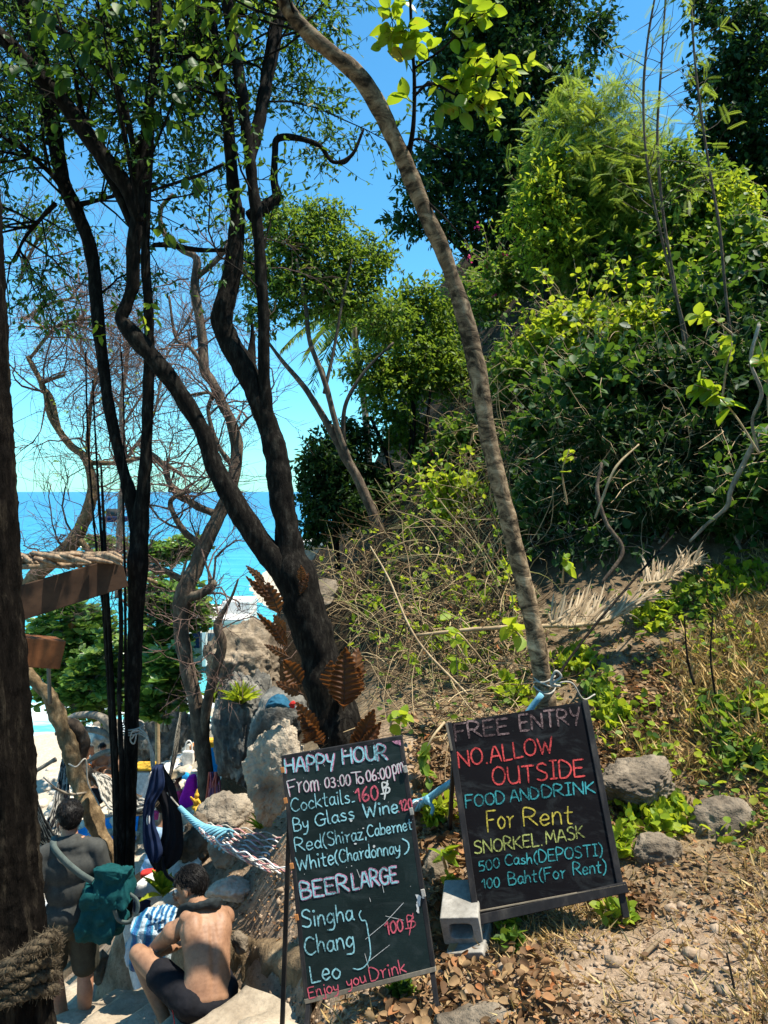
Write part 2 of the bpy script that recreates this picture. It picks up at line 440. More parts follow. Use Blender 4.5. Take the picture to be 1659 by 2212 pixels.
# steps (kept under the treads)
for s in np.arange(-1, 7.5, .6):
    for off in (-1.9, -1.0, -.25):
        t = t_right(max(s, 0)) + off; q = S_DIR * s + T_DIR * t
        Cw(q[0], q[1], -3.12 - RISE * ((s - 3.7) / TREAD) - .42)
for s in np.arange(2.75, 5.5, .5):                     # terrace above the retaining wall
    q = S_DIR * s + T_DIR * (t_right(s) + .16); Cw(q[0], q[1], np.interp(s, [2.7, 3.3, 3.6, 4.2, 5.2], [-2.62, -2.80, -2.90, -3.08, -3.35]))
# right of the steps
for a in [(800, 2212, 3.25), (1100, 2150, 3.15), (1300, 2212, 2.9), (1600, 2212, 2.6), (1050, 2085, 3.5), (1350, 1965, 3.75), (1500, 1850, 4.0),
          (1600, 1810, 4.2), (1400, 1720, 4.6), (1645, 1660, 4.6), (1300, 1545, 5.4), (1640, 1410, 5.6), (1450, 1360, 6.2), (1640, 1200, 7), (1200, 1340, 7),
          (950, 1510, 6.3), (930, 1660, 5.0), (930, 1850, 4.3), (900, 2010, 3.9), (735, 1620, 5.5), (640, 1790, 5.5), (580, 1850, 5.2), (520, 1800, 5.9),
          (430, 1830, 6.3), (330, 1905, 6.6), (275, 1940, 5.9), (560, 1960, 4.9), (640, 2010, 4.5), (480, 1900, 5.6), (760, 2150, 3.45), (900, 2150, 3.4), (950, 2212, 3.2),
          (600, 1690, 6.4), (520, 1790, 7.6), (800, 1480, 7.2), (700, 1500, 8.2), (850, 1400, 8.5),
          # beach and the rocks behind it
          (150, 1840, 13), (210, 1760, 16), (130, 1650, 22), (300, 1760, 14), (420, 1735, 15), (480, 1720, 13), (480, 1600, 20), (250, 1600, 24), (60, 1640, 22), (560, 1560, 14), (380, 1640, 20),
          (430, 1845, 8), (430, 1815, 10), (425, 1785, 12), (490, 1815, 9.5), (350, 1870, 9), (290, 1890, 9.5), (545, 1790, 9), (560, 1740, 10.5), (500, 1770, 11.5), (640, 1400, 14), (600, 1330, 20), (560, 1450, 12),
          # slope under the trees
          (830, 1200, 12), (720, 1290, 14), (1000, 1160, 9.5), (1000, 960, 12), (1300, 1050, 8.6), (1500, 950, 9), (1300, 780, 12), (1500, 660, 12), (1600, 520, 15),
          (1250, 520, 17), (1000, 800, 18), (900, 930, 22), (830, 1020, 26), (700, 1150, 30), (640, 1280, 30)]: C(*a)
for a in [(0, 0, -1.62), (2.2, .3, -1.35), (3.5, 2, -.9), (6, 4, .9), (8, 8, 3.3), (14, 12, 6.0), (14, 3, 5), (25, 30, 7), (40, 60, 6), (12, 40, 3.5), (10, 24, 5.5), (3, 60, -4), (-6, 45, -9.6), (-3, 32, -8.6),
          (-12, 30, -10), (-25, 20, -10), (-40, 50, -13), (-40, 0, -11), (-10, 16, -7.8), (-7, 12, -6.2), (-6, 7, -5.4), (-9, 5, -5.8), (-4.5, 3, -3.6), (-3, .5, -2.2), (-14, 10, -8.4), (-12, 20, -8.7), (-8, 25, -8.8),
          (-5, 22, -8.2), (-5, 27, -8.7), (-1, 26, -7.6), (0, -4, -1.3), (6, -4, 1), (-8, -4, -3.5), (-20, -4, -9), (20, -4, 7)]: Cw(*a)
ctrl = np.array(ctrl)
def tps(d2): return np.where(d2 > 0, .5 * d2 * np.log(d2 + 1e-12), 0)
_n = len(ctrl); _A = np.zeros((_n + 3, _n + 3)); _xy = ctrl[:, :2]
_A[:_n, :_n] = tps(((_xy[:, None] - _xy[None]) ** 2).sum(-1)) + np.eye(_n) * .02
_A[:_n, _n] = 1; _A[:_n, _n + 1:] = _xy; _A[_n, :_n] = 1; _A[_n + 1:, :_n] = _xy.T
_w = np.linalg.solve(_A, np.append(ctrl[:, 2], [0, 0, 0]))
def gz(x, y):
    x = np.asarray(x, float); y = np.asarray(y, float); q = np.stack([x.ravel(), y.ravel()], -1); out = np.zeros(len(q))
    for i in range(0, len(q), 20000):
        b = q[i:i + 20000]
        out[i:i + 20000] = tps(((b[:, None] - _xy[None]) ** 2).sum(-1)) @ _w[:_n] + _w[_n] + b @ _w[_n + 1:]
    return out.reshape(x.shape)
def warp(u, lo, hi, c, k):      # dense round c
    a = np.sinh(u * k) / np.sinh(k); return np.where(a < 0, c + a * (c - lo), c + a * (hi - c))
NX, NY = 330, 330
gx = warp(np.linspace(-1, 1, NX), -60, 60, -.2, 3.6); gy = warp(np.linspace(-.55, 1, NY), -40, 90, 3.6, 3.8)
X, Y = np.meshgrid(gx, gy); Z = gz(X, Y)
Vg = np.stack([X, Y, Z], -1).reshape(-1, 3)
near = np.exp(-np.maximum(Vg[:, 1] - 6, 0) / 8)
Vg[:, 2] += fract(Vg * [1, 1, 0], 1.1, 4) * .10 * (1.2 - near) + fract(Vg * [1, 1, 0] + 31, 3.5, 4) * .035 + fract(Vg * [1, 1, 0] + 77, 14, 3) * .012 * near
Vg[:, 2] = np.maximum(Vg[:, 2], -6)
# earth banked up behind the low wall
_s = Vg[:, :2] @ S_DIR; _t = Vg[:, :2] @ T_DIR - t_right(np.clip(_s, 0, 9)); _wt = np.interp(_s, [2.2, 2.6, 2.9, 3.3, 3.6, 4.3], [-2.50, -2.58, -2.63, -2.78, -2.91, -3.13]) + CAMZ
_k = np.clip((_t - .06) / .08, 0, 1) * np.exp(-(np.maximum(_t - .25, 0) / .35) ** 2) * np.clip((_s - 2.1) / .5, 0, 1) * np.clip((4.7 - _s) / .5, 0, 1)
Vg[:, 2] = np.where(_k > 0, Vg[:, 2] * (1 - _k) + np.maximum(Vg[:, 2], _wt) * _k, Vg[:, 2])
ii = np.arange(NY - 1)[:, None] * NX; jj = np.arange(NX - 1)[None]
Fg = np.stack([ii + jj, ii + jj + 1, ii + NX + jj + 1, ii + NX + jj], -1).reshape(-1, 4)
# rnd attribute: 0 bare trodden earth, .5 forest litter, 1 beach sand
hz = Vg[:, 2] - CAMZ
sd = Vg[:, :2] @ S_DIR; td = Vg[:, :2] @ T_DIR - t_right(np.clip(sd, 0, 9))
path = np.exp(-(np.maximum(td, 0) / 1.35) ** 4) * (Vg[:, 1] < 7.5)
bare = np.exp(-(((Vg[:, 0] - 1.35) / .75) ** 2 + ((Vg[:, 1] - 3.1) / .5) ** 2))
zone = .5 * (1 - np.clip(np.maximum(path, bare * 1.1), 0, 1))
zone = np.where((hz < -5.2) & (Vg[:, 0] < 1), np.clip(.5 + (-5.2 - hz) * .6, .5, 1), zone)
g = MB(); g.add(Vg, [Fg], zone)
def ground_mat():
    t = NT('ground'); v = t.coord()
    at = t.n('ShaderNodeAttribute', attribute_name='rnd')
    a = t.noise(v, 1.6, 6, .65); b = t.noise(v, 9, 6, .7); c = t.noise(v, 45, 5, .7)
    dirt = t.ramp(b, [(.32, (.20, .135, .085)), (.52, (.34, .245, .165)), (.72, (.43, .325, .23))])
    litter = t.ramp(b, [(.32, (.09, .062, .038)), (.5, (.19, .135, .08)), (.72, (.32, .24, .15))])
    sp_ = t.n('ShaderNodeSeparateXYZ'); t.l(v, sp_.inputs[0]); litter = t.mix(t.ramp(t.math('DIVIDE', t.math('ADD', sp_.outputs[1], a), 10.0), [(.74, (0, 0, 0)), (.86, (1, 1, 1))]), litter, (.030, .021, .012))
    sand = t.ramp(b, [(.3, (.40, .33, .24)), (.7, (.58, .50, .385))])
    wob = t.math('ADD', at.outputs['Fac'], t.math('MULTIPLY', t.math('SUBTRACT', a, .5), .35))
    col = t.mix(t.ramp(wob, [(.16, (0, 0, 0)), (.36, (1, 1, 1))]), dirt, litter)
    col = t.mix(t.ramp(wob, [(.62, (0, 0, 0)), (.82, (1, 1, 1))]), col, sand)
    col = t.mix(t.ramp(c, [(.5, (0, 0, 0)), (.72, (.65, .65, .65))]), col, (.10, .07, .045))
    h = t.math('ADD', b, t.math('MULTIPLY', c, .55))
    return t.done(t.pbr(col, .95, t.bump(h, 1.0, .03), .1))
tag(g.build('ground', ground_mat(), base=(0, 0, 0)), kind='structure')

def hit(xs, ys, d0=2.2, d1=45.0, n=260):
    """distance at which the sight line through a picture position meets the ground"""
    xs = np.asarray(xs, float); ys = np.asarray(ys, float); ds = d0 * (d1 / d0) ** np.linspace(0, 1, n); out = np.full(len(xs), np.nan)
    for i in range(0, len(xs), 3000):
        x = xs[i:i + 3000, None]; y = ys[i:i + 3000, None]; X_ = (x - 829.5) * ds / F; Y_ = np.broadcast_to(ds, X_.shape); Z_ = CAMZ - (y - 1062) * ds / F
        ok = Z_ < GZ(X_, Y_); has = ok.any(1); out[i:i + 3000] = np.where(has, ds[ok.argmax(1)], np.nan)
    return out
_Zg = Vg[:, 2].reshape(NY, NX)
def GZ(x, y):
    """height of the finished ground sheet"""
    ix = np.clip(np.searchsorted(gx, x) - 1, 0, NX - 2); iy = np.clip(np.searchsorted(gy, y) - 1, 0, NY - 2)
    u = np.clip((x - gx[ix]) / (gx[ix + 1] - gx[ix]), 0, 1); v = np.clip((y - gy[iy]) / (gy[iy + 1] - gy[iy]), 0, 1)
    return (_Zg[iy, ix] * (1 - u) + _Zg[iy, ix + 1] * u) * (1 - v) + (_Zg[iy + 1, ix] * (1 - u) + _Zg[iy + 1, ix + 1] * u) * v

# ---------------------------------------------------------------- sea
def sea_mat():
    t = NT('sea_water'); v = t.coord((1, 1, 1)); sep = t.n('ShaderNodeSeparateXYZ'); t.l(v, sep.inputs[0])
    dist = t.math('DIVIDE', sep.outputs[1], 400.0)
    col = t.ramp(dist, [(.05, (.10, .42, .40)), (.12, (.035, .30, .36)), (.30, (.012, .17, .33)), (1, (.008, .12, .30))])
    w1 = t.noise(t.coord((.25, 1, 1)), .55, 6, .65); w2 = t.noise(t.coord((.1, .35, 1)), .12, 4, .6)
    col = t.mix(t.ramp(w1, [(.4, (0, 0, 0)), (.75, (.6, .6, .6))]), col, (.10, .42, .50))
    foam = t.math('MULTIPLY', t.math('LESS_THAN', sep.outputs[1], 31.0), w1)
    col = t.mix(t.ramp(foam, [(.42, (0, 0, 0)), (.55, (1, 1, 1))]), col, (.75, .76, .74))
    return t.done(t.pbr(col, .35, t.bump(t.math('ADD', w1, w2), .6, .35), .35))
sx = np.linspace(-1, 1, 41) ** 3 * 20000; sy = 8 + np.linspace(0, 1, 41) ** 3 * 24000
XX, YY = np.meshgrid(sx, sy); sv = np.stack([XX, YY, np.zeros_like(XX)], -1).reshape(-1, 3)
i2 = np.arange(40)[:, None] * 41; j2 = np.arange(40)[None]
sm_ = MB(); sm_.add(sv, [np.stack([i2 + j2, i2 + j2 + 1, i2 + 42 + j2, i2 + 41 + j2], -1).reshape(-1, 4)])
tag(sm_.build('sea', sea_mat(), base=(0, 0, 0)), kind='structure')

# ---------------------------------------------------------------- rough stone steps
st = MB()
for k in range(-8, 7):
    s0 = 3.25 + k * TREAD; s1 = s0 + TREAD + .03; z = CAMZ - 3.12 - RISE * k
    tr = t_right(max(s0, 0)) + .02; tl = tr - 2.0
    nu, nv = 9, 41
    rows = []
    prof = [(s0 - .02, 0), (s0 + .12, 0.004), (s0 + .25, 0.0), (s1 - .06, -.008), (s1 - .015, -.02), (s1, -.05), (s1 + .002, -.12), (s1 + .004, -RISE), (s1 + .004, -RISE - .2)]
    for (s, dz) in prof:
        rows.append([np.append(S_DIR * s + T_DIR * t, z + dz) for t in np.linspace(tl, tr, nv)])
    V = np.array(rows).reshape(-1, 3)
    dv = fract(V, 2.2, 4) * .05 + fract(V + 9, 9, 3) * .012
    V[:, 2] += dv; V[:, :2] += np.outer(fract(V + 40, 2.5, 3) * .06, S_DIR)
    a = np.arange(nu - 1)[:, None] * nv; b = np.arange(nv - 1)[None]
    st.add(V, [np.stack([a + b, a + nv + b, a + nv + b + 1, a + b + 1], -1).reshape(-1, 4)])
tag(st.build('steps', M['stone_step'], base=(0, 0, 0)), kind='structure')

# retaining wall of rough stone along the right of the steps
rw = MB(); ss = np.linspace(2.62, 4.3, 60); rows = []
for s in ss:
    tz = np.interp(s, [2.6, 2.9, 3.3, 3.6, 4.3], [-2.60, -2.65, -2.80, -2.93, -3.15]) + CAMZ; bz = step_z(s) - .3; tr = t_right(s) + .015
    col = [(tr + .34, tz - .03), (tr + .16, tz + .01), (tr + .07, tz + .005), (tr + .02, tz - .03)] + [(tr, tz - .03 + (bz - tz) * q) for q in np.linspace(.08, 1, 12)]
    rows.append([np.append(S_DIR * s + T_DIR * t, z) for t, z in col])
V = np.array(rows).reshape(-1, 3); nc = 16
cell = np.array([noise.voronoi(Vector(p * 6.5))[0][0] for p in V])
V += np.outer(fract(V, 5, 5) * .085 - np.clip(.22 - cell, 0, 1) * .30, np.append(T_DIR, 0)) * np.tile([0, .3, .6, 1] + [1.0] * 12, 60)[:, None]
a = np.arange(59)[:, None] * nc; b = np.arange(nc - 1)[None]
rw.add(V, [np.stack([a + b, a + nc + b, a + nc + b + 1, a + b + 1], -1).reshape(-1, 4)])
tag(rw.build('retaining_wall', surf('wall_stone', (.06, .045, .03), (.20, .14, .08), 5, .95, 1.0, .03, (1, 1, .6), (.38, .28, .17), .1)),
    'low wall of rough brown stone beside the steps and the seated man', 'wall')

# ---------------------------------------------------------------- rocks
def boulder(label, x, y, d, w, h, mat='rock', seed=1, sub=5, dep=None, ax=None, group=None, rough=.28):
    """w, h: size in picture units"""
    if d is None: d = hit([x], [y + h * .32])[0] - .05
    c = P(x, y, d); r = np.array([w / 2, (dep or w) / 2, h / 2]) * d / F * 1.12
    m = MB(); m.add(*rock_arrays(c, r, seed, sub, rough, ax))
    return tag(m.build('boulder', M[mat], base=c - [0, 0, r[2]]), label, 'rock', group)
def rotax(deg, axis='Y'): return np.array(Matrix.Rotation(math.radians(deg), 3, axis)).T
boulder('tall pitted grey rock standing left of the cocktail menu board', 588, 1685, 5.25, 124, 216, 'rock_tan', 5, 6, 90, rotax(14), rough=.34)
boulder('flat topped tan rock behind the end of the blue hammock', 492, 1765, None, 125, 90, 'rock_tan', 8, 5, 110, rotax(-22))
boulder('wedge of brown rock under the white and red hammock net', 490, 1835, None, 80, 84, 'rock_tan', 14, 5, 60, rotax(20))
boulder('shaded brown rock below the yellow statuette', 420, 1822, None, 74, 110, 'rock', 21, 5, 70, rotax(8))
boulder('pale limestone slab set in the bare earth by the seated man', 500, 1920, None, 100, 56, 'rock_pale', 31, 5, 70)
boulder('big dark cliff boulder shading the cyan cushion', 552, 1590, 9.5, 140, 290, 'rock_dark', 3, 6, 200, rotax(-6), rough=.34)
boulder('dark sloping boulder carrying the folded blue cloth', 600, 1570, 8.0, 120, 150, 'rock_dark', 12, 5, 130, rotax(25))
boulder('grey cliff rock topped with dry stems behind the fern clad tree', 540, 1455, 12.0, 190, 180, 'rock', 17, 6, 220, rotax(14), rough=.38)
boulder('upright grey cliff face behind the crooked bare tree', 345, 1575, 20, 140, 230, 'rock_dark', 23, 6, 140, rough=.36)
boulder('pale broken rock at the foot of the cliff behind the grey hanging hammock', 410, 1600, 21, 120, 130, 'rock', 29, 5, 120)
boulder('long leaning grey rock among dry twigs right of the fern clad trunk', 690, 1290, 9.0, 100, 66, 'rock', 33, 5, 80, rotax(-28))
boulder('large flat rock on the slope right of the free entry board', 1385, 1692, 4.55, 175, 92, 'rock', 41, 6, 120, rotax(-5))
boulder('squat brown rock with a flat face beside the right foot of the free entry board', 1425, 1850, 4.1, 120, 92, 'rock', 47, 5, 90)
boulder('grey mossy rock higher on the slope, right of the squat brown rock', 1560, 1790, 4.3, 130, 130, 'rock', 53, 5, 100, rotax(18))
boulder('half buried grey rock at the foot of the leaf litter below the cinder blocks', 1045, 2215, 3.05, 190, 78, 'rock', 59, 5, 110)
boulder('dark hollow rock under the cocktail menu board', 820, 2190, 3.55, 105, 100, 'rock', 61, 5, 70)
boulder('grey stump of rock ending the low stone wall', 520, 2035, 4.75, 42, 40, 'rock', 63, 4, 40)
boulder('small tan rock on the earth bank between the two boards', 950, 1880, 4.2, 90, 75, 'rock', 67, 5, 60)
boulder('brown rock wedged behind the standing man\'s knee', 220, 2090, 5.9, 46, 70, 'rock', 71, 4, 40)
k = 0
wh = ['rounded pale beach boulder nearest the dark standing trunk', 'jagged pale beach boulder beside the crouching bather', 'flat white beach rock at the edge of the wet sand', 'pale beach boulder lying under the low grey limb',
      'brown sunlit rock heap below the sea almond leaves', 'white rounded rock topmost of the beach rock pile', 'large pale rock right behind the blue beach towel', 'low cream rock in front of the beach rock pile']
for (x, y, d, w, h) in [(262, 1618, 21, 55, 56), (228, 1632, 21, 60, 46), (190, 1700, 17, 70, 40), (215, 1590, 21, 60, 40), (225, 1575, 22, 70, 45), (210, 1608, 20, 60, 50), (250, 1672, 19.5, 60, 36), (175, 1745, 14.5, 90, 40)]:
    boulder(wh[k], x, y, d, w, h, 'rock_pale' if k != 4 else 'rock', 80 + k, 4, None, None, 'pale boulders on the beach', .4); k += 1
pb = MB()
for i in range(420):
    x = rng.uniform(90, 480); d = rng.uniform(12.5, 22); gx_ = (x - 829.5) * d / F
    r = rng.uniform(.05, .24); pb.add(*rock_arrays((gx_, d, gz(gx_, d) + r * .2), (r, r * rng.uniform(.7, 1.2), r * .6), 200 + i, 2, .3))
tag(pb.build('beach_stones', M['rock_pale']), 'countless pale stones strewn over the beach', 'stones', kind='stuff')
# ================================================================ TREES
def tree_root(name, label, base, cat='tree', group=None): return thing(name, label, cat, base, group)
def part(name, blocks, mat, parent, a=None, smooth=True):
    m = MB()
    for b in blocks: m.add(b[0], b[1], a)
    return m.build(name, mat, parent, smooth)
def twigset(levels, r0, ratio=.55, seg=3, rend=.35):
    """tubes for several levels of twigs"""
    m = MB(); r = r0
    for L in levels:
        n, k, _ = L.shape; m.add(*tubes_v(L, taper(n, k, r, r * rend), seg)); r *= ratio
    return m
def rows(Cs, k=8):
    return np.stack([crom(c[::max(1, len(c) // 8)] if len(c) > 12 else c, k) for c in Cs])

# ---- T1: rough barked trunk close to the eye, with a crown above the picture
c1 = [(-156, -260, 2.45), (-148, 0, 2.45), (-129, 200, 2.43), (-103, 700, 2.4), (-77, 1200, 2.38), (-44, 1700, 2.36), (-30, 1950, 2.35), (-16, 2212, 2.33), (-2, 2480, 2.3)]
A = crom(np.array([P(*q) for q in c1]), 420)[::-1]; R = np.interp(np.linspace(0, 1, 420), [0, .12, .3, 1], [.205, .178, .166, .160])
V, Fs = tube(A, R, 150)
cc = np.repeat(A, 150, 0); nv = V[:len(cc)] - cc; un = nrm(nv)
q = cc * [0, 0, 1] + un * .17
r1 = np.array([noise.ridged_multi_fractal(Vector((p[0] * 17, p[1] * 17, p[2] * 3.4)), .9, 2.2, 4, .9, 2) for p in q])
r2 = fract(q, 30, 3)
V[:len(cc)] += un * ((r1 - 1.2) * .014 + r2 * .005)[:, None]
t1 = tree_root('tree', 'dark rough barked trunk close by at the left edge, wound with thick rope', A[0])
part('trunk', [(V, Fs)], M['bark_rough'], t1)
b1 = pxblobs([(-300, -900, 3.2, 500, 260, 620), (150, -900, 3.6, 420, 220, 430), (-500, -700, 3.0, 400, 300, 500), (-500, -700, 4.6, 420, 160, 420), (-120, -640, 5.6, 330, 120, 300)])
tw = blob_twigs(b1, 5200, .45, .1)
lim = [limb([(-103, -200, 2.45, 150), (-60, -500, 2.7, 110), (100, -800, 3.3, 60), (300, -950, 3.8, 30)]), limb([(-103, -200, 2.45, 150), (-250, -500, 2.5, 110), (-480, -800, 2.8, 50)])]
part('limb', [(l[0], l[1]) for l in lim[:1]], M['bark_rough'], t1); part('limb', [(l[0], l[1]) for l in lim[1:]], M['bark_rough'], t1)
m = MB(); leaves_on(m, tw, 9, .11, LEAF); m.build('crown', M['leaf_dark'], t1)

# ---- T2: slim forked tree with lianas
def wood(parent, name, pts, mat, bump=.18, seg=12, n=None):
    V, Fs, c = limb(pts, n, seg, bump); part(name, [(V, Fs)], mat, parent); return c
base2 = P(272, 1945, 5.85)
t2 = tree_root('tree', 'slim dark forked tree wrapped with lianas, standing beside the backpack man', base2)
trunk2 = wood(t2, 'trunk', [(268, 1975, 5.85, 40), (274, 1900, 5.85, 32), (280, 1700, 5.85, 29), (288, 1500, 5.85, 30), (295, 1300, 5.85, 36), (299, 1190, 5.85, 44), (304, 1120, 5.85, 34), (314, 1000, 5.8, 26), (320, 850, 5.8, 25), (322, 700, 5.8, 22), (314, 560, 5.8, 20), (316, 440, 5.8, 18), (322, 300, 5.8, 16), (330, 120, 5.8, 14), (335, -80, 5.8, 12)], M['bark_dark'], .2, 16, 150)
L2 = []
L2.append(wood(t2, 'limb', [(299, 1170, 5.86, 30), (285, 1085, 5.88, 28), (262, 1000, 5.9, 25), (236, 880, 5.95, 24), (222, 780, 6.0, 24), (212, 690, 6.0, 27), (200, 560, 6.1, 28), (180, 490, 6.1, 28), (140, 400, 6.15, 30), (122, 320, 6.2, 32), (108, 240, 6.2, 34), (85, 130, 6.2, 36), (60, 30, 6.2, 36), (50, -120, 6.2, 34)], M['bark_dark'], .2, 12, 90))
L2.append(trunk2[-60:])
SUBS2 = [
 [(190, 520, 6.1, 14), (130, 400, 6.0, 12), (60, 330, 5.9, 10), (20, 300, 5.9, 9)],
 [(122, 320, 6.2, 14), (90, 300, 6.3, 10), (40, 275, 6.4, 8), (0, 250, 6.5, 6)],
 [(120, 440, 6.15, 12), (90, 470, 6.2, 9), (50, 520, 6.3, 7), (36, 560, 6.4, 5)],
 [(160, 445, 6.15, 14), (220, 430, 6.1, 9), (300, 410, 6.0, 6)],
]
for q in SUBS2: L2.append(wood(t2, 'branch', q, M['bark_dark'], .15, 8))

# ---- T3: big tree clad with brown ferns
base3 = P(742, 1640, 5.6)
t3 = tree_root('tree', 'big dark forked tree with brown basket ferns on its leaning trunk, behind the menu board', base3)
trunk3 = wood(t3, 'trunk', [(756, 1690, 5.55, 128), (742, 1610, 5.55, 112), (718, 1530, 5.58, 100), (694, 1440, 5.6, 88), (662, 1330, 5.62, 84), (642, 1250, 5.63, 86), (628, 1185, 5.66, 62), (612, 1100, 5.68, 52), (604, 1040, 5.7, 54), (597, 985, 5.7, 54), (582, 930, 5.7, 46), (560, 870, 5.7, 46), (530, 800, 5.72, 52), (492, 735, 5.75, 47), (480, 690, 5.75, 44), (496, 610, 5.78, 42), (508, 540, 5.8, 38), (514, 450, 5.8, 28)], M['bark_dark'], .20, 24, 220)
L3 = []
L3.append(wood(t3, 'limb', [(648, 1300, 5.63, 70), (618, 1240, 5.63, 62), (572, 1185, 5.62, 54), (525, 1115, 5.6, 48), (490, 1055, 5.6, 46), (462, 1005, 5.6, 38), (440, 940, 5.6, 36), (395, 860, 5.55, 36), (340, 785, 5.5, 37), (288, 722, 5.5, 38), (262, 692, 5.5, 28), (272, 662, 5.5, 26), (286, 620, 5.5, 28), (287, 560, 5.5, 30), (292, 500, 5.5, 28), (300, 430, 5.5, 24), (308, 350, 5.5, 20)], M['bark_dark'], .2, 14, 120))
L3.append(trunk3[-110:])
L3.append(wood(t3, 'limb', [(590, 960, 5.69, 24), (576, 890, 5.68, 30), (570, 800, 5.64, 26), (570, 700, 5.62, 25), (562, 560, 5.6, 25), (550, 430, 5.6, 25), (534, 300, 5.6, 25), (515, 150, 5.6, 25), (495, 40, 5.6, 25), (480, -120, 5.6, 24)], M['bark_dark'], .2, 12, 90))
L3.append(wood(t3, 'limb', [(512, 470, 5.8, 26), (502, 380, 5.82, 27), (490, 250, 5.85, 26), (470, 140, 5.85, 25), (455, 30, 5.85, 24), (448, -120, 5.85, 22)], M['bark_dark'], .2, 12, 60))
L3.append(wood(t3, 'limb', [(540, 345, 5.62, 26), (560, 260, 5.7, 28), (580, 150, 5.8, 30), (600, 50, 5.9, 30), (615, -100, 6.0, 28)], M['bark_dark'], .2, 12, 50))
SUBS3 = [
 [(300, 480, 5.5, 26), (270, 400, 5.45, 34), (210, 320, 5.4, 36), (140, 225, 5.35, 34), (80, 160, 5.3, 32), (20, 95, 5.25, 30), (-60, 20, 5.2, 26)],
 [(300, 420, 5.5, 18), (285, 300, 5.45, 14), (250, 180, 5.4, 14), (180, 100, 5.35, 12), (110, 50, 5.3, 11), (60, 0, 5.3, 10)],
 [(290, 500, 5.52, 16), (250, 410, 5.55, 17), (205, 330, 5.6, 16), (190, 300, 5.6, 14), (175, 230, 5.6, 11), (160, 150, 5.6, 8)],
 [(296, 440, 5.52, 16), (280, 350, 5.5, 12), (262, 250, 5.5, 11), (240, 120, 5.5, 9), (225, 0, 5.5, 8)],
 [(308, 360, 5.5, 20), (318, 250, 5.5, 22), (335, 120, 5.5, 20), (340, 0, 5.5, 18), (342, -100, 5.5, 14)],
 [(300, 345, 5.5, 12), (302, 300, 5.48, 16), (304, 297, 5.48, 12)],
 [(330, 530, 5.7, 8), (370, 530, 5.8, 11), (430, 540, 5.85, 10), (500, 540, 5.85, 8)],
 [(540, 470, 5.8, 30), (575, 445, 5.85, 28), (598, 425, 5.9, 26), (592, 390, 5.9, 16), (594, 330, 5.9, 15), (600, 300, 5.9, 16), (640, 298, 5.9, 14), (690, 315, 5.9, 11), (720, 350, 5.9, 9), (760, 335, 5.9, 8), (785, 280, 5.9, 6)],
 [(720, 350, 5.9, 7), (745, 352, 5.9, 6), (765, 330, 5.9, 4)],
 [(455, 130, 5.85, 16), (420, 122, 5.9, 12), (380, 118, 5.95, 9), (330, 130, 6.0, 5)],
 [(540, 790, 5.75, 26), (545, 740, 5.78, 14), (545, 700, 5.78, 6)],
 [(318, 415, 5.6, 6), (380, 395, 5.6, 7), (440, 375, 5.65, 8), (482, 355, 5.7, 7)],
]
for q in SUBS3: L3.append(wood(t3, 'branch', q, M['bark_dark'], .15, 8))

# crowns of T2 and T3: many small dark leaves on thin twigs
def crown_from_limbs(root, lines, blobs, n1, n2, per, size, matleaf, matbark, tpl=LEAF, r1=.012, ln=(1.1, .5)):
    Par = rows(lines, 8)
    g1 = grow(Par, n1, ln[0], (35, 70), .12, .22, 6, .35); g2 = grow(g1, n2, ln[1], (30, 70), .05, .25, 5, .2)
    if blobs:
        bt = blob_twigs(blobs, n2, ln[1], .25, 5); g2 = np.concatenate([g2, bt])
    twigset([g1], r1).build('branch', matbark, root)
    m = twigset([g2], r1 * .32); m.build('twigs', matbark, root)
    m = MB(); leaves_on(m, g2, per, size, tpl); m.build('crown', matleaf, root)
crown_from_limbs(t2, [l for l in L2 if l[:, 2].max() > CAMZ + 2.2][:1] + L2[2:], pxblobs([(60, 60, 6.4, 160, 110), (180, 150, 6.6, 160, 120), (40, 250, 7.0, 110, 120), (100, 470, 7.4, 90, 60), (-60, -150, 6.2, 300, 160)]), 50, 640, 10, .058, M['leaf_vine'], M['bark_dark'])
crown_from_limbs(t3, L3[2:6] + L3[-3:-2], pxblobs([(380, 60, 6.4, 150, 120), (460, 180, 6.6, 130, 110), (640, 180, 7.0, 130, 110), (680, 40, 6.6, 120, 90), (420, 330, 6.8, 70, 90), (700, 330, 7.4, 90, 70), (240, 60, 6.2, 130, 120), (480, -160, 6.2, 300, 160), (140, -200, 6.0, 250, 150)]), 56, 880, 10, .058, M['leaf_vine'], M['bark_dark'])

# big dark vine leaves hanging in front at the top left
vt = tree_root('climbing_vine', 'climbing vine with broad dark leaves hanging before the sky, upper left', P(300, 460, 5.3), 'vine')
vs = [limb(q, 24, 5) for q in ([(300, 460, 5.3, 6), (262, 260, 5.1, 6), (230, 100, 5.0, 5), (200, -60, 5.0, 5)], [(312, 600, 5.4, 6), (330, 300, 5.2, 6), (326, 100, 5.1, 5), (330, -60, 5.0, 4)], [(300, 400, 5.3, 5), (380, 200, 5.2, 5), (400, 60, 5.1, 4), (430, -60, 5.1, 4)], [(230, 230, 5.2, 5), (160, 130, 5.0, 5), (120, 20, 5.0, 4)])]
part('stem', [(v[0], v[1]) for v in vs], M['bark_dark'], vt)
g1 = grow(rows([v[2] for v in vs], 8), 46, .5, (40, 80), -.1, .2, 5, .1)
part('twigs', [tubes_v(g1, taper(46, 5, .005, .002))], M['bark_dark'], vt)
m = MB(); leaves_on(m, g1, 5, .105, BIG, .7, .2, .6, 1.15); m.build('foliage', M['leaf_vine'], vt)

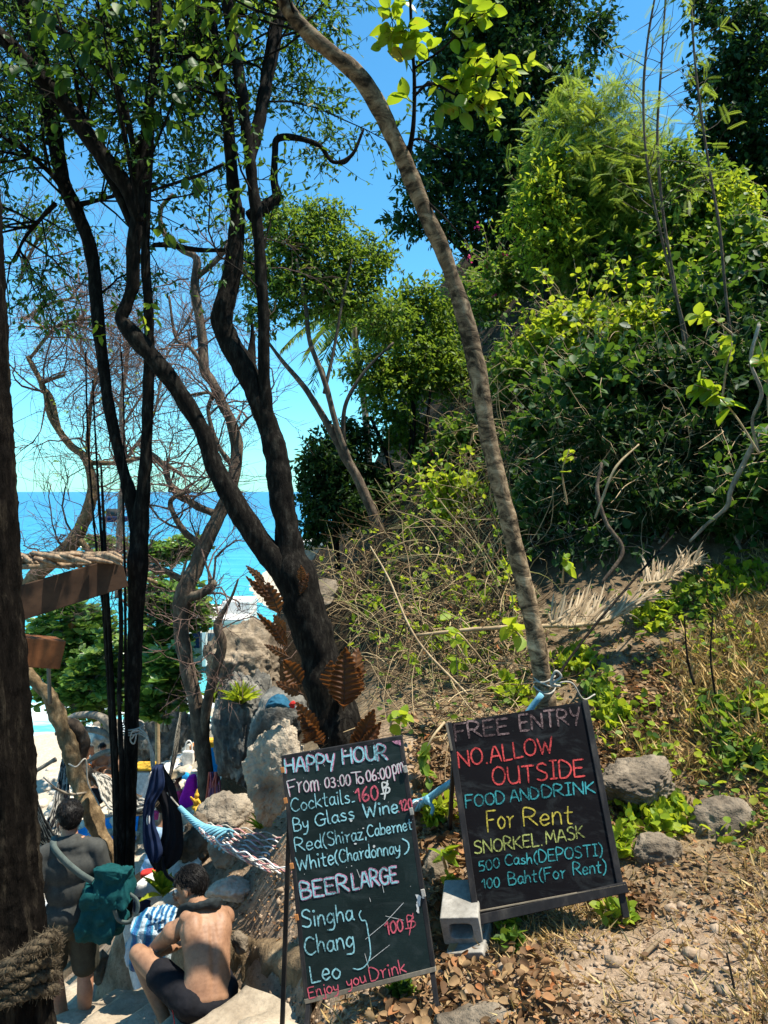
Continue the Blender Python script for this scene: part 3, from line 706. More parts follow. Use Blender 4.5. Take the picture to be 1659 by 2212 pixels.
# yellow-green sprays growing straight out of the trunks
sp = tree_root('epiphyte', 'small yellow green leafy spray sprouting from the elbow of the dark limb', P(320, 670, 5.6), 'plant')
g1 = np.stack([crom(np.array([P(*a), P(*b), P(*c)]), 5) for a, b, c in [((225, 690, 6), (245, 665, 5.95), (262, 655, 5.9)), ((310, 660, 5.7), (325, 655, 5.65), (335, 690, 5.6)), ((312, 650, 5.7), (312, 690, 5.65), (318, 715, 5.6)), ((215, 690, 5.9), (212, 712, 5.9), (216, 730, 5.9))]])
part('stem', [tubes_v(g1, taper(4, 5, .005, .002))], M['bark_dark'], sp)
m = MB(); leaves_on(m, g1, 7, .085, LEAF, .5); m.build('foliage', M['leaf_bright'], sp)

# ---- lianas hanging beside T2
lian = [('thick pale edged liana pressed against the dark standing trunk', [(255, 1200, 5.7, 8), (262, 1350, 5.7, 9), (258, 1500, 5.7, 10), (264, 1700, 5.7, 12), (262, 1900, 5.7, 14), (262, 1965, 5.7, 14)]),
        ('straight dark liana, second left of the dark standing trunk', [(218, 1000, 5.8, 4), (228, 1200, 5.8, 8), (238, 1400, 5.8, 10), (248, 1600, 5.75, 12), (256, 1800, 5.7, 14), (258, 1955, 5.7, 14)]),
        ('leftmost long liana hanging past the end of the hut rafter', [(200, 820, 5.9, 3), (212, 1050, 5.9, 5), (225, 1250, 5.9, 8), (232, 1400, 5.85, 10), (240, 1560, 5.8, 10), (250, 1750, 5.75, 12), (254, 1950, 5.75, 12)]),
        ('thin crooked liana with a kink above the rafter', [(185, 760, 6.0, 3), (190, 950, 6.0, 4), (205, 1150, 6.0, 5), (222, 1300, 5.95, 7), (228, 1380, 5.95, 8), (236, 1500, 5.9, 8), (246, 1680, 5.8, 9), (252, 1940, 5.8, 9)]),
        ('thin liana dangling between the two dark forks', [(262, 760, 5.8, 3), (268, 900, 5.8, 3), (266, 1060, 5.8, 4), (270, 1250, 5.75, 6), (272, 1500, 5.72, 7), (276, 1760, 5.7, 8), (270, 1960, 5.7, 8)])]
for lab, q in lian:
    V, Fs, c = limb(q, 60, 7, .3, 14); m = MB(); m.add(V, Fs); tag(m.build('liana', M['bark_dark'], base=c[-1]), lab, 'liana', 'lianas beside the dark tree')

# ---- T4: leaning trunk behind the free entry board
base4 = P(1205, 1740, 4.42)
t4 = tree_root('tree', 'leaning pale banded tree rising behind the free entry board', base4)
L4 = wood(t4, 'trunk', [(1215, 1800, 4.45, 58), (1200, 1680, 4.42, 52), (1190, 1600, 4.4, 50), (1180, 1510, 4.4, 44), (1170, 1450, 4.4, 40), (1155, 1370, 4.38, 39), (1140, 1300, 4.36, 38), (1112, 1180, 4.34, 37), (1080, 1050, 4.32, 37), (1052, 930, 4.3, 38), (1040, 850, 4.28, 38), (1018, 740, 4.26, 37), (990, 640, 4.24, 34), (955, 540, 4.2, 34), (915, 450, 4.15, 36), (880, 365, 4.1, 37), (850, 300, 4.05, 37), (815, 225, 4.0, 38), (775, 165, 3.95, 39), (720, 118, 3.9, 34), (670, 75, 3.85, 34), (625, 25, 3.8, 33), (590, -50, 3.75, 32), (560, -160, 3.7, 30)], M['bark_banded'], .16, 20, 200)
br = [[(880, 350, 4.1, 14), (893, 270, 4.05, 10), (895, 170, 4.0, 8), (890, 90, 3.95, 7), (885, -30, 3.9, 6)], [(893, 210, 4.0, 6), (930, 180, 3.85, 7), (985, 205, 3.8, 5), (1050, 228, 3.8, 3)], [(892, 150, 4.0, 5), (950, 110, 3.8, 5), (1010, 50, 3.7, 4), (1040, 0, 3.7, 3)],
      [(890, 120, 4.0, 5), (860, 80, 3.9, 4), (830, 60, 3.85, 3)], [(868, 340, 4.1, 8), (900, 300, 4.0, 5), (960, 325, 4.0, 3)], [(893, 190, 4.0, 5), (1000, 170, 3.8, 4), (1080, 140, 3.8, 3)], [(905, 420, 4.15, 8), (960, 470, 4.1, 5), (1005, 520, 4.1, 3)]]
bc = [wood(t4, 'branch', q, M['bark_dark'], .1, 6) for q in br]
g1 = grow(rows(bc[1:4] + bc[5:6] + bc[0:1], 8), 40, .15, (30, 70), .1, .2, 4, .3)
part('twigs', [tubes_v(g1, taper(40, 4, .004, .0015))], M['bark_dark'], t4)
m = MB(); leaves_on(m, g1, 4, .098, BIG, .25, .3, .8, 1.15); leaves_on(m, rows(bc[1:4], 8), 5, .11, BIG, .2, .2, .8, 1.15)
m.build('crown', M['leaf_large'], t4)
g4 = grow(rows([bc[5][-6:], bc[1][-6:]], 6), 16, .2, (30, 80), -.1, .2, 4, .3); m = MB(); leaves_on(m, g4, 6, .075, LEAF, .4, .2, .6, 1.2); m.build('crown', M['leaf_bright'], t4)
part('twigs', [tubes_v(g4, taper(16, 4, .003, .001))], M['bark_dark'], t4)
g2 = grow(rows([L4[-40:]], 8), 14, .8, (40, 80), .2, .2, 5, .4); g3 = grow(g2, 60, .35, (30, 70), 0, .2, 4, .2)
part('twigs', [tubes_v(g2, taper(14, 5, .008, .003)), tubes_v(g3, taper(60, 4, .003, .001))], M['bark_dark'], t4)
m = MB(); leaves_on(m, g3, 7, .09, LEAF); m.build('crown', M['leaf_mid'], t4)
# rope tied round its foot
rp = MB()
for dz in (0, 14, -10):
    a = np.linspace(0, 2 * math.pi, 30); c = P(1176, 1474 + dz, 4.4); rr = 21 * 4.4 / F * 1.06
    rp.add(*tube(np.stack([c[0] + rr * np.cos(a), c[1] + rr * np.sin(a), c[2] + .015 * np.sin(a * 2 + dz)], -1), .006, 6))
rp.add(*tube(crom([P(1192, 1476, 4.31), P(1212, 1462, 4.3), P(1200, 1450, 4.3), P(1190, 1478, 4.31), P(1210, 1482, 4.32)], 30), .008, 6))
rp.add(*tube(crom([P(1200, 1476, 4.3), P(1235, 1475, 4.3), P(1260, 1510, 4.33), P(1285, 1500, 4.4)], 24), .005, 5))
tag(rp.build('rope', M['rope_white']), 'pale rope knotted round the foot of the leaning banded trunk', 'rope')

# ---- bare, twisted trees on the sea side
def bare_tree(label, base, trunk, limbs, width, n1, n2, n3, ln, mat, tm, leafy=0):
    t = tree_root('tree', label, base)
    c0 = wood(t, 'trunk', trunk, M[mat], .22, 10, 80); cs = [c0] + [wood(t, 'branch', q, M[mat], .2, 7) for q in limbs]
    g1 = grow(rows(cs, 12), n1, ln[0], (35, 75), .05, .35, 7, .25); g2 = grow(g1, n2, ln[1], (30, 70), .06, .3, 5, .15); g3 = grow(g2, n3, ln[2], (25, 55), .05, .22, 4, .1)
    m = MB(); m.add(*tubes_v(g1, taper(n1, 7, width, width * .4), 4)); m.add(*tubes_v(g2, taper(n2, 5, width * .38, width * .2), 3)); m.add(*tubes_v(g3, taper(n3, 4, width * .2, width * .12), 3))
    m.build('twigs', M[tm], t)
    if leafy:
        m = MB(); leaves_on(m, g3[rng.choice(len(g3), min(leafy, len(g3)), False)], 3, .06, LEAF); m.build('foliage', M['leaf_bright'], t)
    return t
bare_tree('crooked bare grey tree rising from the beach left of the fern clad trunk', P(430, 1770, 9.6),
  [(462, 1900, 9.6, 50), (453, 1780, 9.6, 42), (446, 1690, 9.6, 36), (436, 1600, 9.6, 34), (420, 1510, 9.6, 34), (400, 1420, 9.6, 33), (390, 1330, 9.6, 36), (402, 1270, 9.6, 38), (430, 1210, 9.7, 34), (455, 1150, 9.7, 32), (480, 1100, 9.8, 30), (503, 1040, 9.8, 28), (512, 970, 9.9, 27), (500, 910, 9.9, 24), (478, 870, 9.9, 24), (462, 830, 9.9, 22), (442, 800, 9.9, 22), (438, 740, 10, 22), (432, 690, 10, 20), (420, 620, 10, 20), (425, 560, 10, 16), (395, 540, 10, 14), (352, 500, 10, 12), (348, 450, 10, 10), (375, 420, 10, 8)],
  [[(398, 1290, 9.6, 24), (430, 1285, 9.5, 20), (460, 1262, 9.5, 18), (452, 1250, 9.5, 8)], [(440, 1600, 9.6, 24), (447, 1520, 9.5, 22), (465, 1450, 9.45, 22), (480, 1390, 9.4, 22), (470, 1355, 9.4, 20), (478, 1330, 9.4, 12), (500, 1290, 9.4, 7), (515, 1250, 9.4, 4)],
   [(470, 1112, 9.8, 18), (420, 1090, 9.7, 16), (370, 1050, 9.7, 14), (350, 1000, 9.7, 11), (300, 960, 9.7, 8)], [(440, 1180, 9.7, 14), (400, 1150, 9.6, 14), (375, 1110, 9.6, 12), (370, 1080, 9.6, 10), (410, 1060, 9.6, 8)],
   [(505, 1010, 9.85, 12), (470, 960, 9.8, 10), (450, 890, 9.8, 9), (455, 850, 9.8, 8), (400, 855, 9.8, 6)], [(440, 790, 9.9, 10), (410, 750, 9.9, 8), (380, 730, 9.9, 7), (365, 640, 9.9, 5)],
   [(425, 600, 10, 12), (470, 560, 10, 12), (495, 525, 10, 8), (520, 500, 10, 5)], [(390, 1250, 9.6, 16), (350, 1230, 9.6, 12), (315, 1222, 9.6, 12), (300, 1215, 9.6, 10)], [(505, 940, 9.9, 8), (540, 900, 9.8, 5), (580, 880, 9.8, 3)]],
  .015, 60, 380, 2000, (1.2, .6, .35), 'bark_brown', 'twig_pink')
bare_tree('bare spreading tree with pinkish twigs standing against the sea at far left', P(40, 1300, 11),
  [(20, 1330, 11, 44), (60, 1270, 11, 40), (90, 1230, 11, 36), (140, 1190, 11, 34), (170, 1150, 11, 30), (190, 1105, 11, 26), (200, 1050, 11, 22), (185, 990, 11, 18), (150, 960, 11, 16), (110, 900, 11, 14), (95, 840, 11, 12), (60, 770, 11, 10)],
  [[(165, 1155, 11, 14), (200, 1200, 10.9, 14), (230, 1230, 10.8, 13), (290, 1240, 10.8, 11), (340, 1260, 10.8, 8)], [(195, 1060, 11, 10), (190, 950, 11, 10), (200, 850, 11, 8), (215, 780, 11, 5)], [(190, 1000, 11, 12), (250, 1000, 11, 10), (330, 990, 11, 9), (400, 1030, 11, 7)],
   [(60, 780, 11, 8), (130, 700, 11, 7), (200, 690, 11, 4)], [(130, 935, 11, 10), (110, 860, 11, 12), (90, 830, 11, 10), (140, 810, 11, 6)], [(40, 610, 10.5, 6), (60, 560, 10.5, 8), (90, 500, 10.5, 6)], [(50, 690, 11, 7), (110, 655, 11, 6), (180, 640, 11, 4)]],
  .016, 80, 500, 2600, (1.3, .7, .4), 'bark_tan', 'twig_pink', 60)
bare_tree('thin bare sapling with fine twigs standing far out behind the forked trees', P(255, 1270, 14),
  [(255, 1290, 14, 16), (258, 1150, 14, 14), (268, 1000, 14, 12), (262, 880, 14, 10), (275, 760, 14, 8), (270, 650, 14, 6), (285, 560, 14, 4)],
  [[(268, 1000, 14, 8), (330, 900, 14, 6), (350, 800, 14, 4)], [(262, 880, 14, 7), (200, 800, 14, 5), (160, 720, 14, 3)], [(265, 920, 14, 6), (400, 700, 14, 4), (440, 600, 14, 3)]],
  .014, 70, 520, 2600, (1.5, .8, .45), 'bark_grey', 'twig_pink')

# tan curved trunk low at the left with its dark side limb
cv = tree_root('tree', 'tan curving tree trunk low at the left, leaning behind the standing man', P(238, 1870, 7.4))
wood(cv, 'trunk', [(245, 1890, 7.3, 40), (230, 1835, 7.3, 38), (208, 1780, 7.35, 36), (180, 1720, 7.4, 35), (160, 1660, 7.45, 34), (145, 1600, 7.5, 34), (130, 1555, 7.5, 33), (108, 1510, 7.5, 30), (80, 1475, 7.5, 28), (40, 1440, 7.5, 26)], M['bark_tan'], .4, 18, 140)
wood(cv, 'limb', [(132, 1560, 7.5, 22), (150, 1564, 7.55, 28), (172, 1576, 7.6, 28), (181, 1604, 7.65, 26), (172, 1635, 7.65, 26), (182, 1662, 7.65, 26), (210, 1680, 7.65, 27), (255, 1707, 7.7, 26), (300, 1730, 7.7, 22)], M['bark_brown'], .35, 14, 90)
lb = tree_root('fallen_branch', 'low grey forked branch reaching over the beach rocks, left of the lianas', P(255, 1600, 9.5), 'branch')
for q in ([(270, 1620, 9.5, 16), (240, 1570, 9.5, 22), (215, 1548, 9.5, 18), (170, 1545, 9.5, 14), (130, 1560, 9.5, 10)], [(262, 1610, 9.5, 18), (230, 1585, 9.5, 14), (180, 1575, 9.5, 14), (120, 1585, 9.5, 9)], [(258, 1625, 9.5, 12), (225, 1625, 9.5, 12), (190, 1645, 9.5, 9)], [(120, 1640, 9.4, 10), (95, 1655, 9.4, 9), (70, 1670, 9.4, 8)]):
    wood(lb, 'limb', q, M['bark_grey'], .25, 8)

# ---- green tree in the middle
gt = tree_root('tree', 'green leafy tree with slim slanting stems in the middle, before the sky', P(830, 1210, 12.6))
gl = [wood(gt, 'trunk', [(835, 1230, 12.6, 26), (820, 1150, 12.6, 24), (780, 1050, 12.6, 21), (745, 985, 12.6, 20), (710, 920, 12.6, 16), (660, 840, 12.6, 12), (610, 780, 12.6, 9), (580, 740, 12.6, 6)], M['bark_brown'], .12, 10, 60),
      wood(gt, 'limb', [(760, 1010, 12.6, 14), (730, 930, 12.5, 13), (700, 820, 12.5, 12), (670, 740, 12.5, 10), (660, 660, 12.5, 9), (640, 560, 12.5, 6)], M['bark_brown'], .12, 8, 40),
      wood(gt, 'limb', [(745, 985, 12.6, 10), (745, 880, 12.5, 9), (790, 800, 12.5, 7), (850, 740, 12.5, 5)], M['bark_brown'], .12, 8, 30),
      wood(gt, 'limb', [(700, 850, 12.5, 8), (720, 760, 12.5, 7), (740, 650, 12.5, 6), (760, 560, 12.5, 4)], M['bark_brown'], .12, 8, 30)]
gb = pxblobs([(620, 500, 13, 105, 70), (700, 560, 13, 110, 90), (570, 590, 12.8, 85, 60), (660, 640, 13, 120, 70), (760, 640, 13.2, 90, 70), (560, 690, 12.8, 55, 40), (830, 700, 13, 80, 60), (800, 560, 13.4, 70, 60), (700, 470, 13.2, 70, 40)])
tw = blob_twigs(gb, 1900, .45, .35, 4)
part('twigs', [tubes_v(tw, taper(len(tw), 4, .006, .002))], M['bark_dark'], gt)
m = MB(); leaves_on(m, tw, 8, .10, LEAF); m.build('crown', M['leaf_mid'], gt)

def bushy(name, label, cat, base, stems, blobs, n, per, size, mat, tpl=LEAF, L=.4, shell=.35, bark='bark_dark', group=None, tw_r=.005, droop=.35, k=4):
    t = tree_root(name, label, base, cat, group)
    for s in stems: wood(t, 'trunk' if s is stems[0] else 'stem', s, M[bark], .12, 7)
    tw = blob_twigs(pxblobs(blobs), n, L, shell, k)
    part('twigs', [tubes_v(tw, taper(len(tw), k, tw_r, tw_r * .35))], M[bark], t)
    m = MB(); leaves_on(m, tw, per, size, tpl, droop); m.build('crown' if cat == 'tree' else 'foliage', M[mat], t)
    return t
bushy('tree', 'dense dark round crowned tree beside the sea, right of the big forked trunk', 'tree', P(720, 1230, 14), [[(730, 1240, 14, 14), (725, 1150, 14, 12), (720, 1050, 14, 8)]],
      [(700, 1010, 14, 75, 65), (680, 1080, 14, 60, 60), (740, 1090, 14, 90, 70), (720, 1000, 14.4, 90, 70), (790, 1060, 14.6, 90, 80), (690, 1150, 14, 50, 40), (760, 950, 14.6, 80, 50)], 1500, 9, .12, 'leaf_dark')
bushy('tree', 'dark many stemmed tree with sunlit tips behind the dry brush', 'tree', P(870, 1130, 14.5), [[(872, 1150, 14.5, 16), (880, 1040, 14.5, 14), (892, 920, 14.5, 12), (890, 820, 14.5, 8)], [(868, 1140, 14.5, 12), (840, 1000, 14.5, 10), (800, 900, 14.5, 7)], [(876, 1100, 14.4, 10), (915, 960, 14.4, 9), (930, 840, 14.4, 6)]],
      [(850, 850, 14.6, 90, 80), (800, 800, 14.6, 80, 70), (900, 780, 14.8, 90, 80), (850, 690, 14.8, 90, 60), (930, 690, 15, 70, 70), (960, 800, 15, 70, 80), (880, 940, 15, 80, 60), (900, 640, 14.8, 60, 40)], 1900, 8, .11, 'leaf_mid')
bushy('tree', 'tall almost black evergreen tree towering behind the leaning trunk', 'tree', P(1090, 760, 21), [[(1090, 800, 21, 44), (1085, 600, 21, 38), (1090, 400, 21, 30), (1110, 200, 21, 20)], [(1075, 640, 21, 20), (1000, 540, 21, 14), (930, 480, 21, 9)], [(1080, 600, 21, 18), (1150, 480, 21, 12), (1180, 400, 21, 8)]],
      [(1100, 160, 21, 130, 100), (1030, 60, 21, 130, 90), (1150, 40, 21.5, 130, 90), (1200, 180, 21.5, 90, 80), (1010, 250, 21, 110, 90), (1100, 300, 21, 130, 90), (960, 350, 20.5, 90, 60), (1060, 400, 21, 130, 70), (930, 420, 20.5, 80, 45), (1150, 400, 21.5, 100, 70), (880, 480, 20.5, 60, 30), (960, 480, 20.5, 90, 40), (1060, 490, 21, 110, 50), (1290, 70, 22, 50, 60), (1180, 500, 21.5, 90, 70), (1080, 570, 21, 80, 50), (1000, 150, 21, 90, 80), (1060, -60, 21, 200, 80)],
      4300, 8, .20, 'leaf_dark', LEAF, .8, .3, tw_r=.01)
bushy('tree', 'feathery light green tree on the slope against the upper sky', 'tree', P(1300, 720, 13), [[(1300, 760, 13, 16), (1290, 600, 13, 13), (1280, 450, 13, 10), (1270, 260, 13, 6)], [(1292, 600, 13, 8), (1340, 450, 13, 6), (1370, 330, 13, 4)], [(1290, 560, 13, 8), (1240, 440, 13, 6), (1215, 330, 13, 4)]],
      [(1280, 380, 13, 100, 80), (1330, 330, 13, 90, 70), (1240, 450, 13, 80, 70), (1350, 430, 13, 90, 60), (1270, 250, 13, 70, 50), (1190, 290, 13, 55, 45), (1400, 350, 13, 65, 50), (1330, 215, 13, 40, 35), (1225, 200, 13, 30, 28), (1385, 265, 13, 35, 30), (1170, 380, 13, 55, 45), (1230, 550, 13, 80, 60), (1340, 520, 13.2, 90, 60)], 1350, 4, .30, 'leaf_feather', PINF, .75, .2, droop=.25)
bushy('tree', 'dark vine draped tree filling the upper right corner', 'tree', P(1640, 760, 13.5), [[(1650, 800, 13.5, 40), (1640, 600, 13.5, 34), (1630, 350, 13.5, 26), (1600, 120, 13.5, 16)], [(1640, 500, 13.5, 16), (1580, 330, 13.5, 10), (1530, 250, 13.5, 6)]],
      [(1610, 60, 13.5, 80, 90), (1560, 170, 13.5, 80, 60), (1640, 180, 13.5, 110, 100), (1600, 290, 13.5, 100, 70), (1660, 380, 13.5, 110, 90), (1600, 420, 13.5, 60, 80), (1540, 290, 13.5, 50, 50), (1650, 520, 13.5, 90, 90), (1530, 20, 13.5, 45, 50), (1680, 650, 13.5, 90, 90)], 2000, 9, .13, 'leaf_dark', LEAF, .5)

bushy('tree', 'loose green tree standing between the feathery tree and the dark corner tree', 'tree', P(1490, 640, 12.2), [[(1490, 680, 12.2, 14), (1485, 520, 12.2, 11), (1490, 400, 12.2, 7)], [(1487, 560, 12.2, 8), (1440, 460, 12.2, 5)]],
      [(1490, 420, 12.2, 75, 80), (1440, 480, 12.2, 65, 60), (1540, 470, 12.2, 65, 70), (1500, 540, 12.2, 90, 60), (1470, 350, 12.2, 45, 50), (1550, 380, 12.2, 45, 50)], 620, 7, .12, 'leaf_mid', LEAF, .55, .2)
bushy('tree', 'sparse yellow green tree on the slope left of the feathery tree', 'tree', P(1180, 620, 12.6), [[(1180, 660, 12.6, 12), (1178, 520, 12.6, 9), (1170, 400, 12.6, 6)], [(1178, 540, 12.6, 7), (1130, 460, 12.6, 4)]],
      [(1175, 420, 12.6, 60, 70), (1210, 480, 12.6, 60, 60), (1130, 480, 12.6, 45, 50), (1180, 540, 12.6, 80, 50), (1200, 350, 12.6, 35, 45)], 420, 7, .11, 'leaf_bright', LEAF, .55, .2)
bushy('tree', 'bright leaved tree high on the slope beside the lone brown sapling', 'tree', P(1590, 660, 11.5), [[(1590, 700, 11.5, 14), (1590, 560, 11.5, 11), (1580, 440, 11.5, 7)]],
      [(1590, 500, 11.5, 65, 70), (1630, 560, 11.5, 60, 60), (1550, 590, 11.5, 60, 50), (1600, 420, 11.5, 45, 50)], 430, 7, .12, 'leaf_bright', LEAF, .5, .2)
# palm with hanging fronds between the two green trees
pm = tree_root('palm_tree', 'distant coconut palm with drooping fronds behind the green tree', P(790, 1010, 19), 'palm tree')
wood(pm, 'trunk', [(800, 1060, 19, 18), (790, 900, 19, 15), (770, 760, 19, 14), (765, 690, 19, 14)], M['bark_grey'], .1, 8)
pc = P(765, 690, 19)
for k in range(13):
    a = k / 13 * 2 * math.pi + .3; el = rng.uniform(-.1, .8); d = np.array([math.cos(a) * math.cos(el), math.sin(a) * math.cos(el), math.sin(el)])
    s = np.linspace(0, 1, 16)[:, None]; Cn = pc + d * s * 2.1 - UP * s ** 2 * 1.5
    m = MB(); m.add(*tube(Cn, np.linspace(.03, .008, 16), 5)); tn = nrm(np.gradient(Cn, axis=0)); sd_ = nrm(np.cross(tn, UP))
    for sg in (-1, 1):
        idx = rng.uniform(.12, 1, 46) * 15; i0 = np.minimum(idx.astype(int), 14); fr = (idx - i0)[:, None]
        pp = Cn[i0] * (1 - fr) + Cn[i0 + 1] * fr; dd = nrm(sd_[i0] * sg + tn[i0] * .5 - UP * .5 + rng.normal(size=(46, 3)) * .1)
        leaves(m, pp, dd, np.tile(UP, (46, 1)), .65 * (1 - .6 * (idx / 15) ** 2), SLIM, None, .45)
    m.build('frond', M['leaf_mid'], pm)

# slim bare saplings before the right hand hillside
for lab, q in [('tallest of the thin bending saplings on the right, with feathery tips', [(1490, 760, 9.2, 7), (1450, 600, 9.1, 6), (1415, 450, 9, 6), (1395, 330, 9, 5), (1390, 200, 9, 6), (1400, 80, 9, 5), (1425, -60, 9, 4)]),
               ('thin sapling crossing close right of the tallest sapling', [(1475, 720, 9.4, 7), (1455, 600, 9.4, 6), (1432, 460, 9.4, 7), (1420, 300, 9.4, 6), (1428, 150, 9.4, 5), (1440, -40, 9.4, 4)]),
               ('lone brown sapling stem before the dark corner tree', [(1568, 640, 9, 7), (1555, 500, 9, 7), (1535, 380, 9, 6), (1515, 250, 9, 6), (1500, 120, 9, 5), (1490, -40, 9, 6)])]:
    t = tree_root('sapling', lab, P(*q[0][:3]), 'sapling', 'thin saplings on the slope')
    c = wood(t, 'stem', [(q[0][0] + 20, q[0][1] + 160, q[0][2], 10)] + q, M['bark_brown'], .1, 6, 40)
    g1 = grow(rows([c], 8), 24, .8, (50, 85), .05, .12, 6, .45)
    part('twigs', [tubes_v(g1, taper(24, 6, .006, .002))], M['bark_brown'], t)
    m = MB(); leaves_on(m, g1, 2, .22, PINF, .1, .4, .5); m.build('foliage', M['leaf_feather'], t)

# sea almond bushes along the shore
SA = [('broad glossy sea almond bush below the hut roof', (160, 1500, 15), [(150, 1360, 15, 85, 40), (110, 1400, 15, 50, 40), (200, 1370, 15.2, 50, 50), (170, 1420, 15, 90, 40), (110, 1460, 15, 60, 45), (190, 1480, 15, 60, 40)], 560),
      ('sea almond bush with pale leaves behind the low grey branch', (220, 1560, 14), [(205, 1470, 14, 60, 36), (235, 1500, 14, 50, 36), (170, 1510, 14, 50, 30), (230, 1420, 14, 34, 34)], 300),
      ('sea almond tree right of the dark trunk, hiding the white building', (350, 1480, 17), [(345, 1330, 17, 46, 30), (330, 1280, 17, 45, 28), (370, 1395, 17, 40, 30), (330, 1410, 17, 40, 40), (390, 1300, 17, 50, 30), (420, 1330, 17.5, 40, 22)], 420),
      ('flat topped sea almond crown standing before the open water', (360, 1300, 20), [(365, 1195, 20, 55, 14), (410, 1185, 20, 40, 16), (330, 1205, 20, 34, 16), (250, 1190, 20, 34, 18), (210, 1180, 20, 30, 14)], 260),
      ('low sea almond bush with big leaves beside the bamboo pole', (350, 1560, 13), [(340, 1470, 13, 40, 34), (370, 1440, 13, 40, 28), (330, 1510, 13, 36, 26), (385, 1490, 13, 26, 30)], 240)]
for lab, b, bl, n in SA:
    t = tree_root('sea_almond', lab, P(*b), 'bush')
    for k in range(3):
        e = bl[k % len(bl)]; wood(t, 'stem', [(b[0] + k * 6, b[1] + 20, b[2], 9), ((b[0] + e[0]) / 2 + 8, (b[1] + e[1]) / 2, b[2], 7), (e[0], e[1], e[2], 4)], M['bark_grey'], .1, 6)
    tw = blob_twigs([(c, r * [1.0, 1.0, 1.25]) for c, r in pxblobs(bl)], int(n * 1.3), .35, .35, 4, .3); n = len(tw)
    part('twigs', [tubes_v(tw, taper(n, 4, .009, .004))], M['bark_grey'], t)
    # rosettes at the twig ends
    m = MB(); e = np.repeat(tw[:, -1], 7, 0); a = np.tile(np.arange(7) * 2.4, n) + np.repeat(rng.uniform(0, 6, n), 7)
    dd = np.stack([np.cos(a), np.sin(a), rng.uniform(-.15, .55, len(a))], -1) + np.repeat(nrm(tw[:, -1] - tw[:, -2]), 7, 0) * .3
    leaves(m, e, dd, nrm(UP + np.repeat(rng.normal(size=(n, 3)) * .5, 7, 0) + rng.normal(size=(len(a), 3)) * .35), .20 * rng.uniform(.7, 1.2, len(a)), ROUND, np.repeat(rng.uniform(0, .7, n), 7) + rng.uniform(0, .3, len(a)), .75)
    m.build('foliage', M['leaf_sea'], t)
